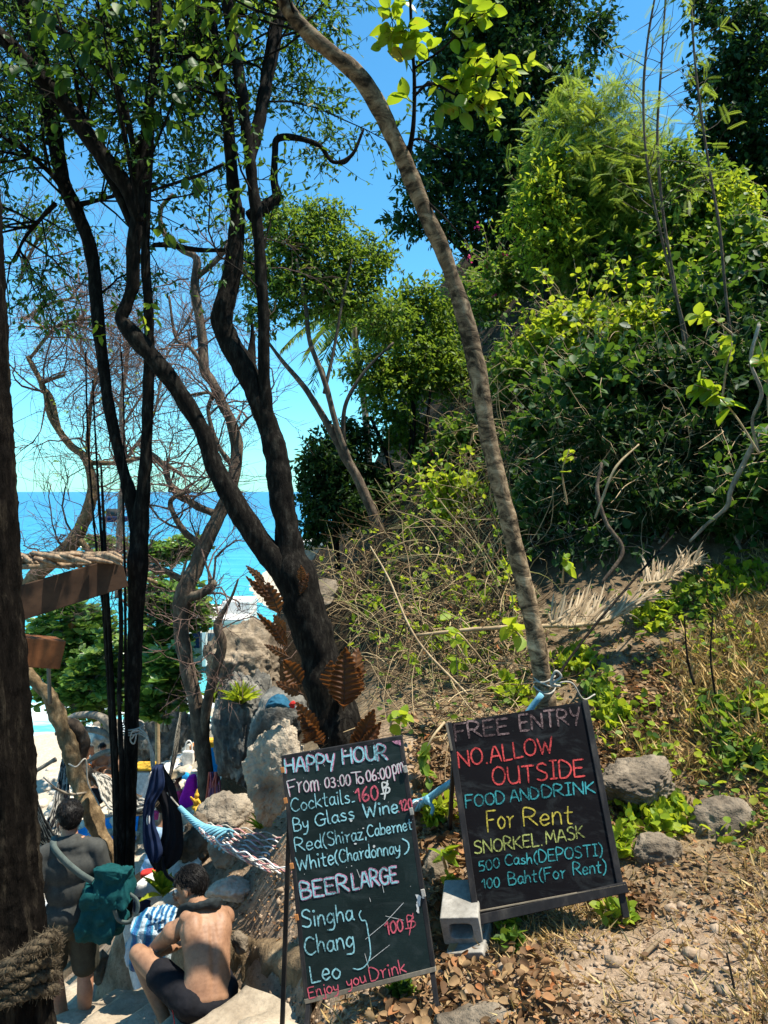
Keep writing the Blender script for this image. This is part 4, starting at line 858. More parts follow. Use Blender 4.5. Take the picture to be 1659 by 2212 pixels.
# ================================================================ SIGNS
# single stroke alphabet: cap height 1, strokes as "x,y x,y ..." separated by |
G = {
 'A': (.72, "0,0 .36,1 .72,0|.13,.36 .6,.36"), 'B': (.62, "0,0 0,1 .38,.97 .52,.78 .36,.55 0,.52|.36,.55 .6,.38 .55,.1 .3,0 0,0"), 'C': (.66, ".64,.84 .42,1 .16,.88 0,.5 .12,.14 .38,0 .66,.14"),
 'D': (.66, "0,0 0,1 .36,.95 .64,.62 .6,.28 .36,.02 0,0"), 'E': (.58, ".56,1 0,1|0,1 0,0|0,0 .58,0|0,.52 .46,.52"), 'F': (.56, ".6,1 0,1|0,1 0,-.08|0,.52 .44,.54"),
 'G': (.72, ".66,.84 .42,1 .14,.86 0,.48 .14,.1 .4,0 .64,.12 .68,.44|.4,.46 .78,.46"), 'H': (.66, "0,0 0,1|.64,0 .64,1|0,.5 .64,.54"), 'I': (.4, ".2,0 .2,1|0,1 .4,1|0,0 .4,0"),
 'K': (.62, "0,0 0,1|.56,.95 0,.46|.08,.5 .64,0"), 'L': (.54, "0,1 0,0|0,0 .54,.02"), 'M': (.82, "0,0 .08,1|.08,1 .4,.3|.4,.3 .72,1|.72,1 .82,0"), 'N': (.68, "0,0 0,1|0,1 .66,0|.66,0 .66,1"),
 'O': (.72, ".36,1 .1,.84 0,.5 .1,.14 .36,0 .62,.14 .72,.5 .62,.84 .36,1"), 'P': (.58, "0,0 0,1 .38,.98 .58,.76 .4,.5 0,.46"), 'R': (.64, "0,0 0,1 .38,.98 .56,.78 .4,.54 0,.5|.2,.5 .66,0"),
 'S': (.6, ".56,.86 .36,1 .1,.92 .06,.7 .3,.53 .54,.38 .54,.12 .3,0 0,.1"), 'T': (.68, "0,1 .68,1|.34,1 .34,0"), 'U': (.66, "0,1 .02,.3 .16,.04 .36,0 .56,.1 .64,.36 .64,1|.64,.4 .66,0"),
 'W': (.94, "0,1 .22,0|.22,0 .46,.72|.46,.72 .68,0|.68,0 .94,1"), 'Y': (.6, "0,1 .1,.6 .34,.5|.6,1 .4,.3 .3,-.1"),
 'a': (.46, ".42,.5 .24,.6 .06,.48 0,.24 .12,.02 .3,.08 .42,.36|.42,.58 .42,.14 .52,0"), 'b': (.46, "0,1 0,0|0,.3 .18,.58 .4,.5 .46,.26 .3,.02 0,.06"), 'c': (.42, ".42,.46 .24,.6 .06,.46 0,.24 .14,.02 .42,.1"),
 'd': (.46, ".42,.36 .24,.58 .06,.46 0,.22 .14,.02 .32,.08 .42,.34|.44,1.05 .42,.1 .5,0"), 'e': (.44, ".02,.3 .38,.34 .36,.54 .2,.62 .04,.46 0,.22 .16,0 .44,.12"), 'g': (.48, ".42,.46 .24,.6 .04,.44 .02,.18 .2,.06 .4,.24|.44,.58 .44,-.1 .3,-.34 -.05,-.34"),
 'h': (.44, "0,1.05 0,0|0,.3 .18,.58 .36,.5 .42,.02"), 'i': (.12, ".06,.58 .06,0|.05,.84 .1,.9 .02,.9 .05,.84"), 'j': (.2, ".16,.58 .16,-.2 .06,-.34 -.1,-.26|.15,.82 .19,.86"), 'k': (.44, "0,1.05 0,0|.4,.6 .02,.26|.1,.3 .46,0"),
 'l': (.16, ".03,1.05 .03,.1 .18,0"), 'm': (.66, "0,.58 0,0|0,.4 .16,.6 .28,.5 .3,0|.3,.4 .46,.6 .6,.5 .64,0"), 'n': (.44, "0,.58 0,0|0,.36 .18,.6 .36,.5 .42,0"),
 'o': (.46, ".24,.6 .04,.44 0,.22 .16,0 .36,.06 .46,.34 .24,.6"), 'p': (.46, "0,.58 -.02,-.36|0,.4 .2,.6 .42,.48 .42,.2 .22,.04 0,.14"), 'r': (.42, "0,.6 .1,.54 .14,.3 .13,.0|.13,.22 .2,.46 .42,.6"),
 's': (.4, ".36,.52 .2,.6 .06,.48 .2,.32 .38,.2 .28,.02 0,.06"), 't': (.36, ".16,.95 .14,.12 .34,.02|-.02,.62 .36,.64"), 'u': (.46, "0,.58 .04,.12 .2,0 .4,.2 .42,.58|.42,.3 .48,0"), 'x': (.4, "0,.6 .4,0|.4,.6 0,0"),
 'y': (.44, "0,.58 .06,.26 .22,.18 .4,.32|.44,.6 .36,-.06 .2,-.32 -.02,-.36"), 'z': (.42, "0,.58 .4,.58|.4,.58 0,0|0,0 .42,.02"),
 '0': (.46, ".24,1 .04,.78 0,.4 .1,.06 .26,0 .44,.24 .46,.66 .36,.94 .24,1"), '1': (.3, "0,.72 .24,1|.24,1 .26,0"), '2': (.48, ".02,.78 .18,1 .4,.9 .4,.66 0,.02|0,.02 .5,.04"), '3': (.44, ".04,.9 .24,1 .4,.84 .32,.6 .14,.54|.2,.54 .42,.4 .42,.12 .22,0 0,.1"),
 '5': (.46, ".46,1 .08,1|.08,1 .04,.56|.04,.56 .3,.6 .46,.36 .36,.06 0,.02"), '6': (.46, ".36,1 .1,.66 0,.28 .14,0 .38,.08 .42,.34 .22,.46 .04,.26"), ':': (.12, ".04,.62 .08,.56|.04,.14 .08,.08"), '.': (.16, ".06,.0 .1,.04"), ',': (.14, ".08,.06 .02,-.16"),
 '-': (.4, "0,.1 .36,.12"), '(': (.28, ".28,1.05 .06,.74 0,.4 .08,.04 .26,-.18"), ')': (.28, "0,1.1 .22,.78 .26,.4 .18,.04 0,-.2"), ' ': (.36, ""), '_': (.3, ""), ';': (.14, ".06,.4 .1,.36|.08,.06 .02,-.16"),
 '$': (.6, ".06,.05 .06,1 .4,.96 .5,.76 .1,.52|.1,.52 .5,.5 .6,.24 .4,.02 -.16,0|.52,1.15 .06,-.55"),
}
def glyph_strokes(text, x0, y0, x1, y1, h, slant=0.0, gap=.16, dip=0):
    """strokes in picture units along the baseline from (x0,y0) to (x1,y1)"""
    tot = sum(G[c][0] + gap for c in text) - gap
    bx = np.array([x1 - x0, y1 - y0], float); L = np.linalg.norm(bx); ex = bx / L; ey = np.array([ex[1] * .75, -1.0]); ey /= np.linalg.norm(ey)
    out = []; x = 0
    for c in text:
        w, s = G[c]; jy = rng.normal() * .02; js = 1 + rng.normal() * .03
        for st in s.split('|'):
            if not st: continue
            pts = np.array([[float(v) for v in q.split(',')] for q in st.split()])
            if len(pts) > 3: pts = crom(pts, len(pts) * 5)
            else:
                pts = crom(pts, 8)
            u = (x + pts[:, 0] + slant * pts[:, 1]) / tot * L; v = (pts[:, 1] * js + jy) * h
            out.append(np.array([x0, y0]) + u[:, None] * ex + v[:, None] * ey)
        x += w + gap
    return out

class Board:
    """a flat rectangle fitted to four picture corners (TL, TR, BR, BL) with depths"""
    def __init__(s, corners):
        q = np.array([P(*c) for c in corners]); s.c = q.mean(0)
        X = nrm((q[1] - q[0]) + (q[2] - q[3])); n = nrm(np.cross(X, (q[3] - q[0]) + (q[2] - q[1])))
        if n[1] > 0: n = -n
        s.X = X; s.Z = n; s.Y = np.cross(n, X)
        r = (q - s.c) @ np.array([s.X, s.Y]).T
        s.hw = (abs(r[:, 0]).mean()); s.hh = abs(r[:, 1]).mean(); s.R = r
    def pt(s, u, v, w=0):
        a = (u / s.hw + 1) / 2; b = (1 - v / s.hh) / 2; r = (s.R[0] * (1 - a) + s.R[1] * a) * (1 - b) + (s.R[3] * (1 - a) + s.R[2] * a) * b
        return s.c + r[0] * s.X + r[1] * s.Y + w * s.Z
    def slab(s, mb, hw, hh, th):
        q = np.array([s.pt(u, v, w) for w in (th, -th) for u, v in ((-hw, hh), (hw, hh), (hw, -hh), (-hw, -hh))])
        mb.add(q, [np.array([[3, 2, 1, 0], [4, 5, 6, 7], [0, 1, 5, 4], [1, 2, 6, 5], [2, 3, 7, 6], [3, 0, 4, 7]])])
    def hit(s, x, y, w=0):
        o = np.array([0, 0, CAMZ]); d = P(x, y, 1.0) - o; p0 = s.c + s.Z * w
        return o + d * (((p0 - o) @ s.Z) / (d @ s.Z))
    def ax(s): return np.array([s.X, s.Y, s.Z])
def ribbon(mb, bd, pts, wid, lift, jit=.12):
    """a flat chalk stroke lying on the board; pts in picture units, wid in metres"""
    Q = np.array([bd.hit(x, y, lift) for x, y in pts]); n = len(Q)
    T = nrm(np.gradient(Q, axis=0)); N = np.cross(bd.Z, T)
    w = wid * .5 * (1 + rng.normal(size=(n, 2)) * jit)
    w[0] *= .7; w[-1] *= .55
    Q = Q.copy(); Q[0] -= T[0] * wid * .3; Q[-1] += T[-1] * wid * .3
    V = np.concatenate([Q + N * w[:, :1], Q - N * w[:, 1:]]); i = np.arange(n - 1)
    mb.add(V, [np.stack([i, n + i, n + i + 1, i + 1], -1)])
def chalk(name, c, board, wear=.42):
    t = NT(name); v = t.coord(); a = t.noise(v, 110, 5, .8); b = t.noise(v, 9, 4)
    f = t.ramp(t.math('ADD', a, t.math('MULTIPLY', t.math('SUBTRACT', b, .5), .5)), [(wear - .08, (.10, .10, .10)), (wear + .14, (.92, .92, .92))])
    return t.done(t.pbr(t.mix(f, board, c), .95, None, .05))
B1 = (.007, .014, .014); B2 = (.004, .003, .0045)
ck = {k: chalk('chalk_' + k, c, B1 if k[-1] != 'b' else B2, w) for k, (c, w) in dict(cyan=((.32, .62, .66), .40), pink=((.72, .30, .42), .44), red=((.72, .13, .17), .40), white=((.62, .60, .56), .34),
      greyb=((.30, .20, .19), .52), redb=((.66, .085, .08), .44), tealb=((.06, .33, .35), .45), yellowb=((.52, .42, .07), .44), limeb=((.42, .46, .14), .46)).items()}
def paint_board(name, c, c2):
    t = NT(name); a = t.noise(t.coord((1, 1, 1)), 3, 5); b = t.noise(t.coord((2, 2, 130)), 6, 3); d = t.noise(t.coord(), 60, 4, .7)
    col = t.ramp(a, [(.35, c), (.68, c2)]); col = t.mix(t.ramp(d, [(.66, (0, 0, 0)), (.78, (.5, .5, .5))]), col, (.07, .08, .075)); col = t.mix(t.ramp(t.noise(t.coord((1, 1, 2.2)), 4.5, 7, .7, 1.2), [(.50, (0, 0, 0)), (.78, (.22, .22, .22))]), col, (.12, .14, .14))
    return t.done(t.pbr(col, .8, t.bump(t.math('ADD', b, t.math('MULTIPLY', d, .3)), .35, .003), .12))
M['board_green'] = paint_board('board_green', (.006, .013, .0125), (.014, .027, .026))
M['board_black'] = paint_board('board_black', (.0025, .002, .003), (.005, .0045, .006))

def R5(x, y): return ((680 + x * .26522) / 1.15732, (1820 + y * .26522) / 1.15732)
def R6(x, y): return ((680 + x * .26522) / 1.15732, (2160 + y * .26522) / 1.15732)
def R8(x, y): return ((1080 + x * .31344) / 1.15732, (1730 + y * .31344) / 1.15732)

# ---- menu board
bd = Board([(607, 1633, 3.57), (869, 1588, 3.53), (942, 2098, 3.28), (659, 2168, 3.32)])
root = thing('menu_board', 'dark green chalk menu board on legs, headed HAPPY HOUR', 'sign board', bd.pt(0, -bd.hh) - [0, 0, .2])
AX = bd.ax(); hw, hh = bd.hw, bd.hh
m = MB(); bd.slab(m, hw - .012, hh - .012, .006); bevel(m.build('panel', M['board_green'], root, False), .002)
for nm, u0, v0, u1, v1 in (('frame_rail', -hw, hh - .010, hw, hh - .010), ('frame_rail', -hw, -hh + .010, hw, -hh + .010), ('frame_stile', -hw + .011, -hh + .021, -hw + .011, hh - .021), ('frame_stile', hw - .011, -hh + .021, hw - .011, hh - .021)):
    m = MB(); beam(m, bd.pt(u0, v0, -.007), bd.pt(u1, v1, -.007), .022, .028, bd.Z if abs(u1 - u0) < .1 else bd.Z, None)
    bevel(m.build(nm, M['wood_black'] if v0 > -hh + .011 or nm == 'frame_stile' else M['wood_weathered'], root, False), .003)
for v in (.62, .08, -.33, .88):
    m = MB(); box(m, bd.pt(-hw + .004, hh * v, .014), .009, .013, .003, AX); bevel(m.build('clip', M['wood_orange'], root, False), .002)
for v in (.70, .33, -.36):
    m = MB(); box(m, bd.pt(hw - .006, hh * v, .0145), .009, .016, .004, AX); bevel(m.build('clip', M['concrete'], root, False), .002)
zg = lambda p: float(gz(p[0], p[1]))
legs = [((bd.pt(-hw + .02, -hh + .03, -.024)), P(660, 2262, 3.24)), ((bd.pt(hw - .02, -hh + .05, -.024)), P(955, 2250, 3.18)), ((bd.pt(-hw + .02, hh * .7, -.04)), P(608, 2262, 3.72)), ((bd.pt(hw - .04, hh * .7, -.04)), P(862, 2200, 3.7))]
for p, q in legs:
    m = MB(); beam(m, p, q, .030, .022, bd.X); bevel(m.build('leg', M['wood_weathered' if q[1] > 3.6 and q[0] > 0 else 'wood_black'], root, False), .003)
def writing(root, bd, mat, wid, strokes, lift=.0078, name='lettering'):
    m = MB()
    for k, s in enumerate(strokes): ribbon(m, bd, s, wid * (.86 if wid > .003 else 1), lift + (k % 7) * .00008)
    return m.build(name, mat, root, False)
def ln(R, text, a, b, h, slant=0.0, gap=.16):
    x0, y0 = R(*a); x1, y1 = R(*b); return glyph_strokes(text, x0, y0, x1, y1, h * (R(0, 1)[1] - R(0, 0)[1]), slant, gap)
def shift(st, dx, dy): return [s + [dx, dy] for s in st]
W1 = writing
hl = ln(R5, 'HAPPY', (125, 425), (590, 385), 140) + ln(R5, 'HOUR', (668, 338), (1080, 290), 138)
W1(root, bd, ck['pink'], .014, shift(hl, 1.4, -.6), .0072); W1(root, bd, ck['cyan'], .0095, hl, .0084)
fl = ln(R5, 'F', (165, 635), (235, 615), 130) + ln(R5, 'rom', (240, 605), (440, 582), 165) + ln(R5, '03', (500, 566), (595, 556), 96) + ln(R5, ':00', (622, 556), (740, 535), 100) + ln(R5, 'T', (752, 530), (845, 520), 115) + ln(R5, 'o', (815, 525), (862, 515), 110) + ln(R5, '06:00', (893, 505), (1118, 465), 100) + ln(R5, 'pm', (1145, 440), (1245, 412), 150)
W1(root, bd, ck['pink'], .0085, shift(fl, .8, .2), .0072); W1(root, bd, ck['white'], .0052, fl, .0084)
W1(root, bd, ck['cyan'], .0062, ln(R5, 'Cocktails', (185, 790), (735, 705), 125) + ln(R5, '-', (755, 712), (785, 706), 130))
W1(root, bd, ck['red'], .0095, ln(R5, '160', (795, 700), (1002, 668), 130)); W1(root, bd, ck['white'], .0085, ln(R5, '$', (1045, 618), (1112, 606), 100))
W1(root, bd, ck['cyan'], .0070, ln(R5, 'By', (210, 975), (345, 955), 120) + ln(R5, 'Glass', (415, 930), (778, 852), 118))
W1(root, bd, ck['cyan'], .0085, ln(R5, 'Wine', (868, 848), (1190, 795), 125)); W1(root, bd, ck['red'], .0080, ln(R5, '.120', (1190, 790), (1325, 762), 98))
W1(root, bd, ck['cyan'], .0066, ln(R5, 'Red', (225, 1165), (470, 1125), 125) + ln(R5, '(Shiraz', (488, 1120), (860, 1048), 122) + ln(R5, ',', (880, 1040), (892, 1036), 120) + ln(R5, 'Cabernet', (905, 1030), (1322, 958), 108))
W1(root, bd, ck['cyan'], .0070, ln(R5, 'White', (238, 1350), (588, 1282), 130) + ln(R5, '(Chardonnay', (600, 1275), (1210, 1180), 118) + ln(R5, ')', (1245, 1170), (1300, 1160), 115))
bl = ln(R5, 'BEER', (278, 1610), (720, 1535), 150) + ln(R5, 'LARGE', (765, 1525), (1185, 1452), 150)
W1(root, bd, ck['pink'], .0165, shift(bl, .8, -.4), .0070); m_in = W1(root, bd, ck['cyan'], .0085, bl, .0086)
W1(root, bd, ck['cyan'], .0080, ln(R6, 'Singha', (290, 600), (768, 528), 155) + ln(R6, 'Chang', (318, 860), (778, 775), 165) + ln(R6, 'Leo', (375, 1120), (648, 1068), 160))
br_ = crom(np.array([R6(*q) for q in [(838, 440), (822, 478), (845, 530), (885, 540), (908, 660), (928, 800), (920, 890), (880, 960), (820, 992), (765, 985)]]), 50)
W1(root, bd, ck['cyan'], .0062, [br_], .0082, 'brace')
W1(root, bd, ck['red'], .0078, ln(R6, '1', (1075, 665), (1110, 658), 130) + ln(R6, '00', (1125, 652), (1238, 630), 110)); W1(root, bd, ck['red'], .0058, ln(R6, '$', (1278, 605), (1355, 592), 118))
W1(root, bd, ck['red'], .0058, ln(R6, 'Enjoy', (352, 1265), (630, 1195), 105) + ln(R6, 'you', (715, 1165), (888, 1112), 105) + ln(R6, 'Drink', (935, 1105), (1265, 1018), 122))
sc_ = [np.array([R6(*a), R6(*b)]) for a, b in [((880, 710), (1060, 560)), ((1060, 560), (1240, 365)), ((895, 930), (1110, 762)), ((875, 845), (910, 975)), ((920, 320), (930, 355)), ((1040, 200), (1055, 270)), ((800, 50), (830, 130)), ((1070, 490), (1240, 530))]]
W1(root, bd, ck['white'], .0022, [crom(s, 14) for s in sc_], .0076, 'scratch_mark')
pm_ = MB()
for (x, y, w, h) in [(1383, 340, 18, 60), (1375, 420, 12, 40), (1425, 300, 12, 28)]:
    q = [bd.hit(*R6(x + w * a * (1 + .3 * rng.normal()), y + h * b * (1 + .2 * rng.normal())), .0081) for a, b in [(-1, -.8), (0, -1), (1, -.7), (.8, .2), (.9, .9), (-.2, 1), (-1, .6), (-.7, 0)]]
    pm_.add(np.array(q), [np.array([[7, 6, 5, 4, 3, 2, 1, 0]])])
for (x, y, w, h) in [(745, 870, 14, 12), (785, 1090, 14, 9), (962, 1115, 12, 12), (860, 945, 10, 6), (690, 215, 12, 10), (750, 1300, 6, 5)]:
    q = [bd.hit(*R5(x + w * math.cos(t), y + h * math.sin(t) * (1 + .2 * rng.normal())), .0081) for t in np.linspace(0, 6.28, 8)[:-1]]
    pm_.add(np.array(q), [np.array([[6, 5, 4, 3, 2, 1, 0]])])
for i in range(60):
    x, y = rng.uniform(300, 1400), rng.uniform(80, 1500); rr = rng.uniform(1, 3.2)
    q = [bd.hit(*R6(x + rr * math.cos(t), y + rr * math.sin(t)) if False else R5(x * .95, y + 0), .0081) + (bd.X * math.cos(t) + bd.Y * math.sin(t)) * rr * .0006 for t in np.linspace(0, 6.28, 6)[:-1]]
    pm_.add(np.array(q), [np.array([[0, 1, 2, 3, 4]])])
pm_.build('paint_patch', ck['white'], root, False)
# red and white corner scrap
m = MB(); q = [bd.hit(*R5(*a), .0082) for a in [(1130, 125), (1210, 112), (1215, 165), (1165, 150)]]; m.add(np.array(q), [np.array([[3, 2, 1, 0]])]); m.build('corner_scrap', ck['pink'], root, False)

# ---- free entry board
bd2 = Board([(962, 1562, 3.95), (1270, 1512, 3.92), (1350, 1926, 3.60), (1024, 1998, 3.62)])
root2 = thing('entry_board', 'black chalkboard headed FREE ENTRY, standing under the leaning trunk', 'sign board', bd2.pt(0, -bd2.hh) - [0, 0, .15])
AX = bd2.ax(); hw, hh = bd2.hw, bd2.hh
m = MB(); bd2.slab(m, hw - .03, hh - .004, .006); bevel(m.build('panel', M['board_black'], root2, False), .002)
for u in (-hw + .018, hw - .018):
    m = MB(); beam(m, bd2.pt(u, -hh - .11, -.004), bd2.pt(u, hh, -.004), .032, .036, bd2.Z); bevel(m.build('leg', M['wood_black'], root2, False), .003)
m = MB(); beam(m, bd2.pt(-hw, -hh + .022, .022), bd2.pt(hw + .012, -hh + .022, .022), .046, .022, bd2.Z); bevel(m.build('bottom_rail', M['wood_black'], root2, False), .003)
m = MB(); box(m, bd2.pt(0, -hh + .047, .0225), hw, .0022, .0105, AX); m.build('rail_edge', M['wood_weathered'], root2, False)
m = MB(); box(m, bd2.pt(-hw + .010, hh - .07, .0165), .006, .07, .004, AX); m.build('wood_splint', M['wood_weathered'], root2, False)
for u in (-hw + .03, hw - .05):
    p = bd2.pt(u, hh * .75, -.03); q = np.array([p[0] + .02, p[1] + .52, 0]); q[2] = zg(q) - .02
    m = MB(); beam(m, p, q, .03, .022, bd2.X); bevel(m.build('leg', M['wood_black'], root2, False), .003)
W2 = lambda c, w, st: writing(root2, bd2, ck[c], w, st)
W2('greyb', .0125, ln(R8, 'FREE', (190, 385), (615, 325), 125) + ln(R8, 'ENTRY', (705, 308), (1185, 250), 125))
W2('redb', .0100, ln(R8, 'NO.ALLOW', (218, 605), (968, 478), 128) + ln(R8, 'OUTSIDE', (488, 745), (1218, 668), 135))
W2('tealb', .0088, ln(R8, 'FOOD', (272, 918), (580, 885), 95) + ln(R8, 'AND', (625, 875), (855, 850), 92) + ln(R8, 'DRINK', (882, 843), (1300, 800), 95))
W2('yellowb', .0088, ln(R8, 'For', (445, 1100), (655, 1078), 150) + ln(R8, 'Rent', (735, 1072), (1122, 1050), 148))
W2('limeb', .0082, ln(R8, 'SNORKEL.', (342, 1290), (885, 1222), 100) + ln(R8, 'MASK', (912, 1210), (1215, 1165), 98))
W2('tealb', .0070, ln(R8, '500', (378, 1430), (540, 1402), 78) + ln(R8, 'Cash', (585, 1385), (798, 1368), 84) + ln(R8, '(DEPOSTI)', (818, 1362), (1362, 1300), 92))
W2('tealb', .0072, ln(R8, '100', (402, 1572), (540, 1552), 78) + ln(R8, 'Baht', (615, 1540), (838, 1512), 96) + ln(R8, '(For', (862, 1510), (1068, 1478), 100) + ln(R8, 'Rent)', (1130, 1462), (1392, 1440), 98))

# ---- two hollow concrete blocks
def block(label, c, ax, w=.19, h=.155, L=.25):
    r = thing('concrete_block', label, 'block', c - ax[2] * h / 2, 'concrete blocks under the free entry board')
    nseg = 32; a = np.linspace(0, 2 * math.pi, nseg, endpoint=False) + math.pi / 4
    def sup(e, sx, sy): return np.stack([np.sign(np.cos(a)) * abs(np.cos(a)) ** e * sx, np.sign(np.sin(a)) * abs(np.sin(a)) ** e * sy], -1)
    outer = sup(.12, w / 2, h / 2); inner = sup(.45, w * .30, h * .27)
    V = []
    for yy in (-L / 2, L / 2):
        for ring in (outer, inner): V += [c + ax[0] * p[0] + ax[1] * yy + ax[2] * p[1] for p in ring]
    V = np.array(V); j = np.arange(nseg); k = (j + 1) % nseg; O0, I0, O1, I1 = 0, nseg, 2 * nseg, 3 * nseg
    f = np.concatenate([np.stack([O0 + j, O0 + k, I0 + k, I0 + j], -1), np.stack([O1 + k, O1 + j, I1 + j, I1 + k], -1), np.stack([O0 + k, O0 + j, O1 + j, O1 + k], -1), np.stack([I0 + j, I0 + k, I1 + k, I1 + j], -1)])
    m = MB(); m.add(V, [f]); bevel(m.build('shell', M['concrete'], r, False), .005)
    m = MB(); box(m, c + ax[1] * .02, w * .305, .012, h * .30, ax); m.build('web', M['concrete'], r, False)
a_ = math.radians(-12); e_ = math.radians(-10)
Rz = np.array(Matrix.Rotation(a_, 3, 'Z') @ Matrix.Rotation(math.radians(-8), 3, 'Y') @ Matrix.Rotation(math.radians(14), 3, 'X')).T
block('upper sunlit grey concrete block, stacked by the left leg of the free entry board', P(1000, 1968, 3.70), Rz)
Rz = np.array(Matrix.Rotation(math.radians(-20), 3, 'Z') @ Matrix.Rotation(math.radians(-14), 3, 'Y') @ Matrix.Rotation(math.radians(8), 3, 'X')).T
block('lower concrete block half sunk in leaves beneath the upper block', P(1022, 2050, 3.66), Rz)

# ================================================================ PEOPLE
def cone(p, q, r0, r1, n=18, seg=20):
    p = np.asarray(p, float); q = np.asarray(q, float); d = nrm(q - p)
    th = np.linspace(0, math.pi / 2, 6)
    C = [p - d * r0 * math.cos(t) for t in th[:-1]] + [p + (q - p) * t for t in np.linspace(0, 1, n)] + [q + d * r1 * math.sin(t) for t in th[1:]]
    R = [r0 * math.sin(t) + 1e-4 for t in th[:-1]] + list(np.linspace(r0, r1, n)) + [r1 * math.cos(t) + 1e-4 for t in th[1:]]
    return tube(np.array(C), np.array(R), seg)
def chain(pts, rad, seg=20):
    A = np.array([np.append(p, r) for p, r in zip(pts, rad)]); out = []
    for a, b in zip(A[:-1], A[1:]): out.append(cone(a[:3], b[:3], a[3], b[3], 10, seg))
    return out
def ell(c, r, ax=None):
    V, f = ico(4); V = V * np.asarray(r)
    if ax is not None: V = V @ np.asarray(ax)
    return V + np.asarray(c), [f]
def frame(z, x):
    z = nrm(z); x = nrm(np.asarray(x) - z * (np.asarray(x) @ z)); return np.array([x, np.cross(z, x), z])
def fuse(blocks, voxel, smooth=5):
    """blend overlapping solids into one continuous surface"""
    mb = MB()
    for b in blocks: mb.add(*b)
    o = mb.build('tmp_fuse', M['rock'], None, True, (0, 0, 0))
    md = o.modifiers.new('r', 'REMESH'); md.mode = 'VOXEL'; md.voxel_size = voxel; md.use_smooth_shade = True
    if smooth:
        s = o.modifiers.new('s', 'SMOOTH'); s.factor = .5; s.iterations = smooth
    dg = bpy.context.evaluated_depsgraph_get(); ev = o.evaluated_get(dg); me = ev.to_mesh()
    V = np.empty(len(me.vertices) * 3, np.float32); me.vertices.foreach_get('co', V)
    N = np.empty(len(me.vertices) * 3, np.float32); me.vertices.foreach_get('normal', N)
    li = np.empty(len(me.loops), np.int32); me.loops.foreach_get('vertex_index', li)
    stt = np.empty(len(me.polygons), np.int32); me.polygons.foreach_get('loop_start', stt)
    cnt = np.diff(np.append(stt, len(li)))
    Fs = []
    for k in np.unique(cnt):
        s0 = stt[cnt == k]; Fs.append(li[s0[:, None] + np.arange(k)[None]])
    ev.to_mesh_clear(); old = o.data; bpy.data.objects.remove(o); bpy.data.meshes.remove(old)
    return V.reshape(-1, 3).astype(float), Fs, N.reshape(-1, 3).astype(float)
def hand(w, d, nrmv, side, s=1.0, curl=.6):
    """palm and five fingers from wrist w along d; nrmv = back of the hand; side = thumb side"""
    d = nrm(d); side = nrm(np.asarray(side) - d * (np.asarray(side) @ d)); nb = np.cross(d, side)
    if nb @ np.asarray(nrmv) < 0: nb = -nb
    out = [ell(w + d * .045 * s, np.array([.040, .046, .015]) * s, [side, d, nb])]
    for i, (o, l) in enumerate([(.030, .066), (.010, .075), (-.010, .070), (-.028, .055)]):
        p = w + d * .082 * s + side * o * s; pts = [p]; dd = d + side * o * 1.5
        for kx in range(3):
            dd = nrm(dd - nb * curl * (.5 + .3 * kx)); pts.append(pts[-1] + dd * l * s * (.45, .32, .26)[kx])
        out += chain(pts, np.array([.0095, .009, .008, .0068]) * s, 12)
    p = w + d * .025 * s + side * .030 * s; dd = nrm(side * .8 + d * .7 - nb * .3); pts = [p, p + dd * .035 * s, p + dd * .035 * s + nrm(dd + d * .7) * .03 * s]
    out += chain(pts, np.array([.012, .010, .008]) * s, 12)
    return out
def head(c, f, up, s=1.0):
    """skull, jaw, nose, ears; f = where the face looks"""
    up = nrm(up); f = nrm(np.asarray(f) - up * (np.asarray(f) @ up)); r = np.cross(f, up); A = np.array([r, f, up])
    p = lambda x, y, z: np.asarray(c) + (np.array([x, y, z]) @ A) * s
    o = [ell(p(0, -.012, .025), np.array([.074, .094, .088]) * s, A), ell(p(0, .025, -.045), np.array([.058, .066, .068]) * s, A), ell(p(0, .055, -.088), np.array([.028, .026, .022]) * s, A),
         ell(p(0, .088, -.022), np.array([.012, .014, .026]) * s, A), ell(p(0, .102, -.034), np.array([.015, .013, .011]) * s, A), ell(p(0, .082, -.066), np.array([.024, .012, .009]) * s, A), ell(p(0, .078, .022), np.array([.055, .014, .012]) * s, A)]
    for sg in (-1, 1):
        o += [ell(p(sg * .079, -.010, -.018), np.array([.009, .019, .031]) * s, A @ np.eye(3)), ell(p(sg * .045, .066, -.028), np.array([.022, .018, .018]) * s, A)]
    return o, p, A
def eyes(p, root, s=1.0):
    for sg in (-1, 1):
        m = MB(); m.add(*ell(p(sg * .032, .080, -.004), np.array([.012] * 3) * s)); m.build('eye', M['cloth_white'], root)
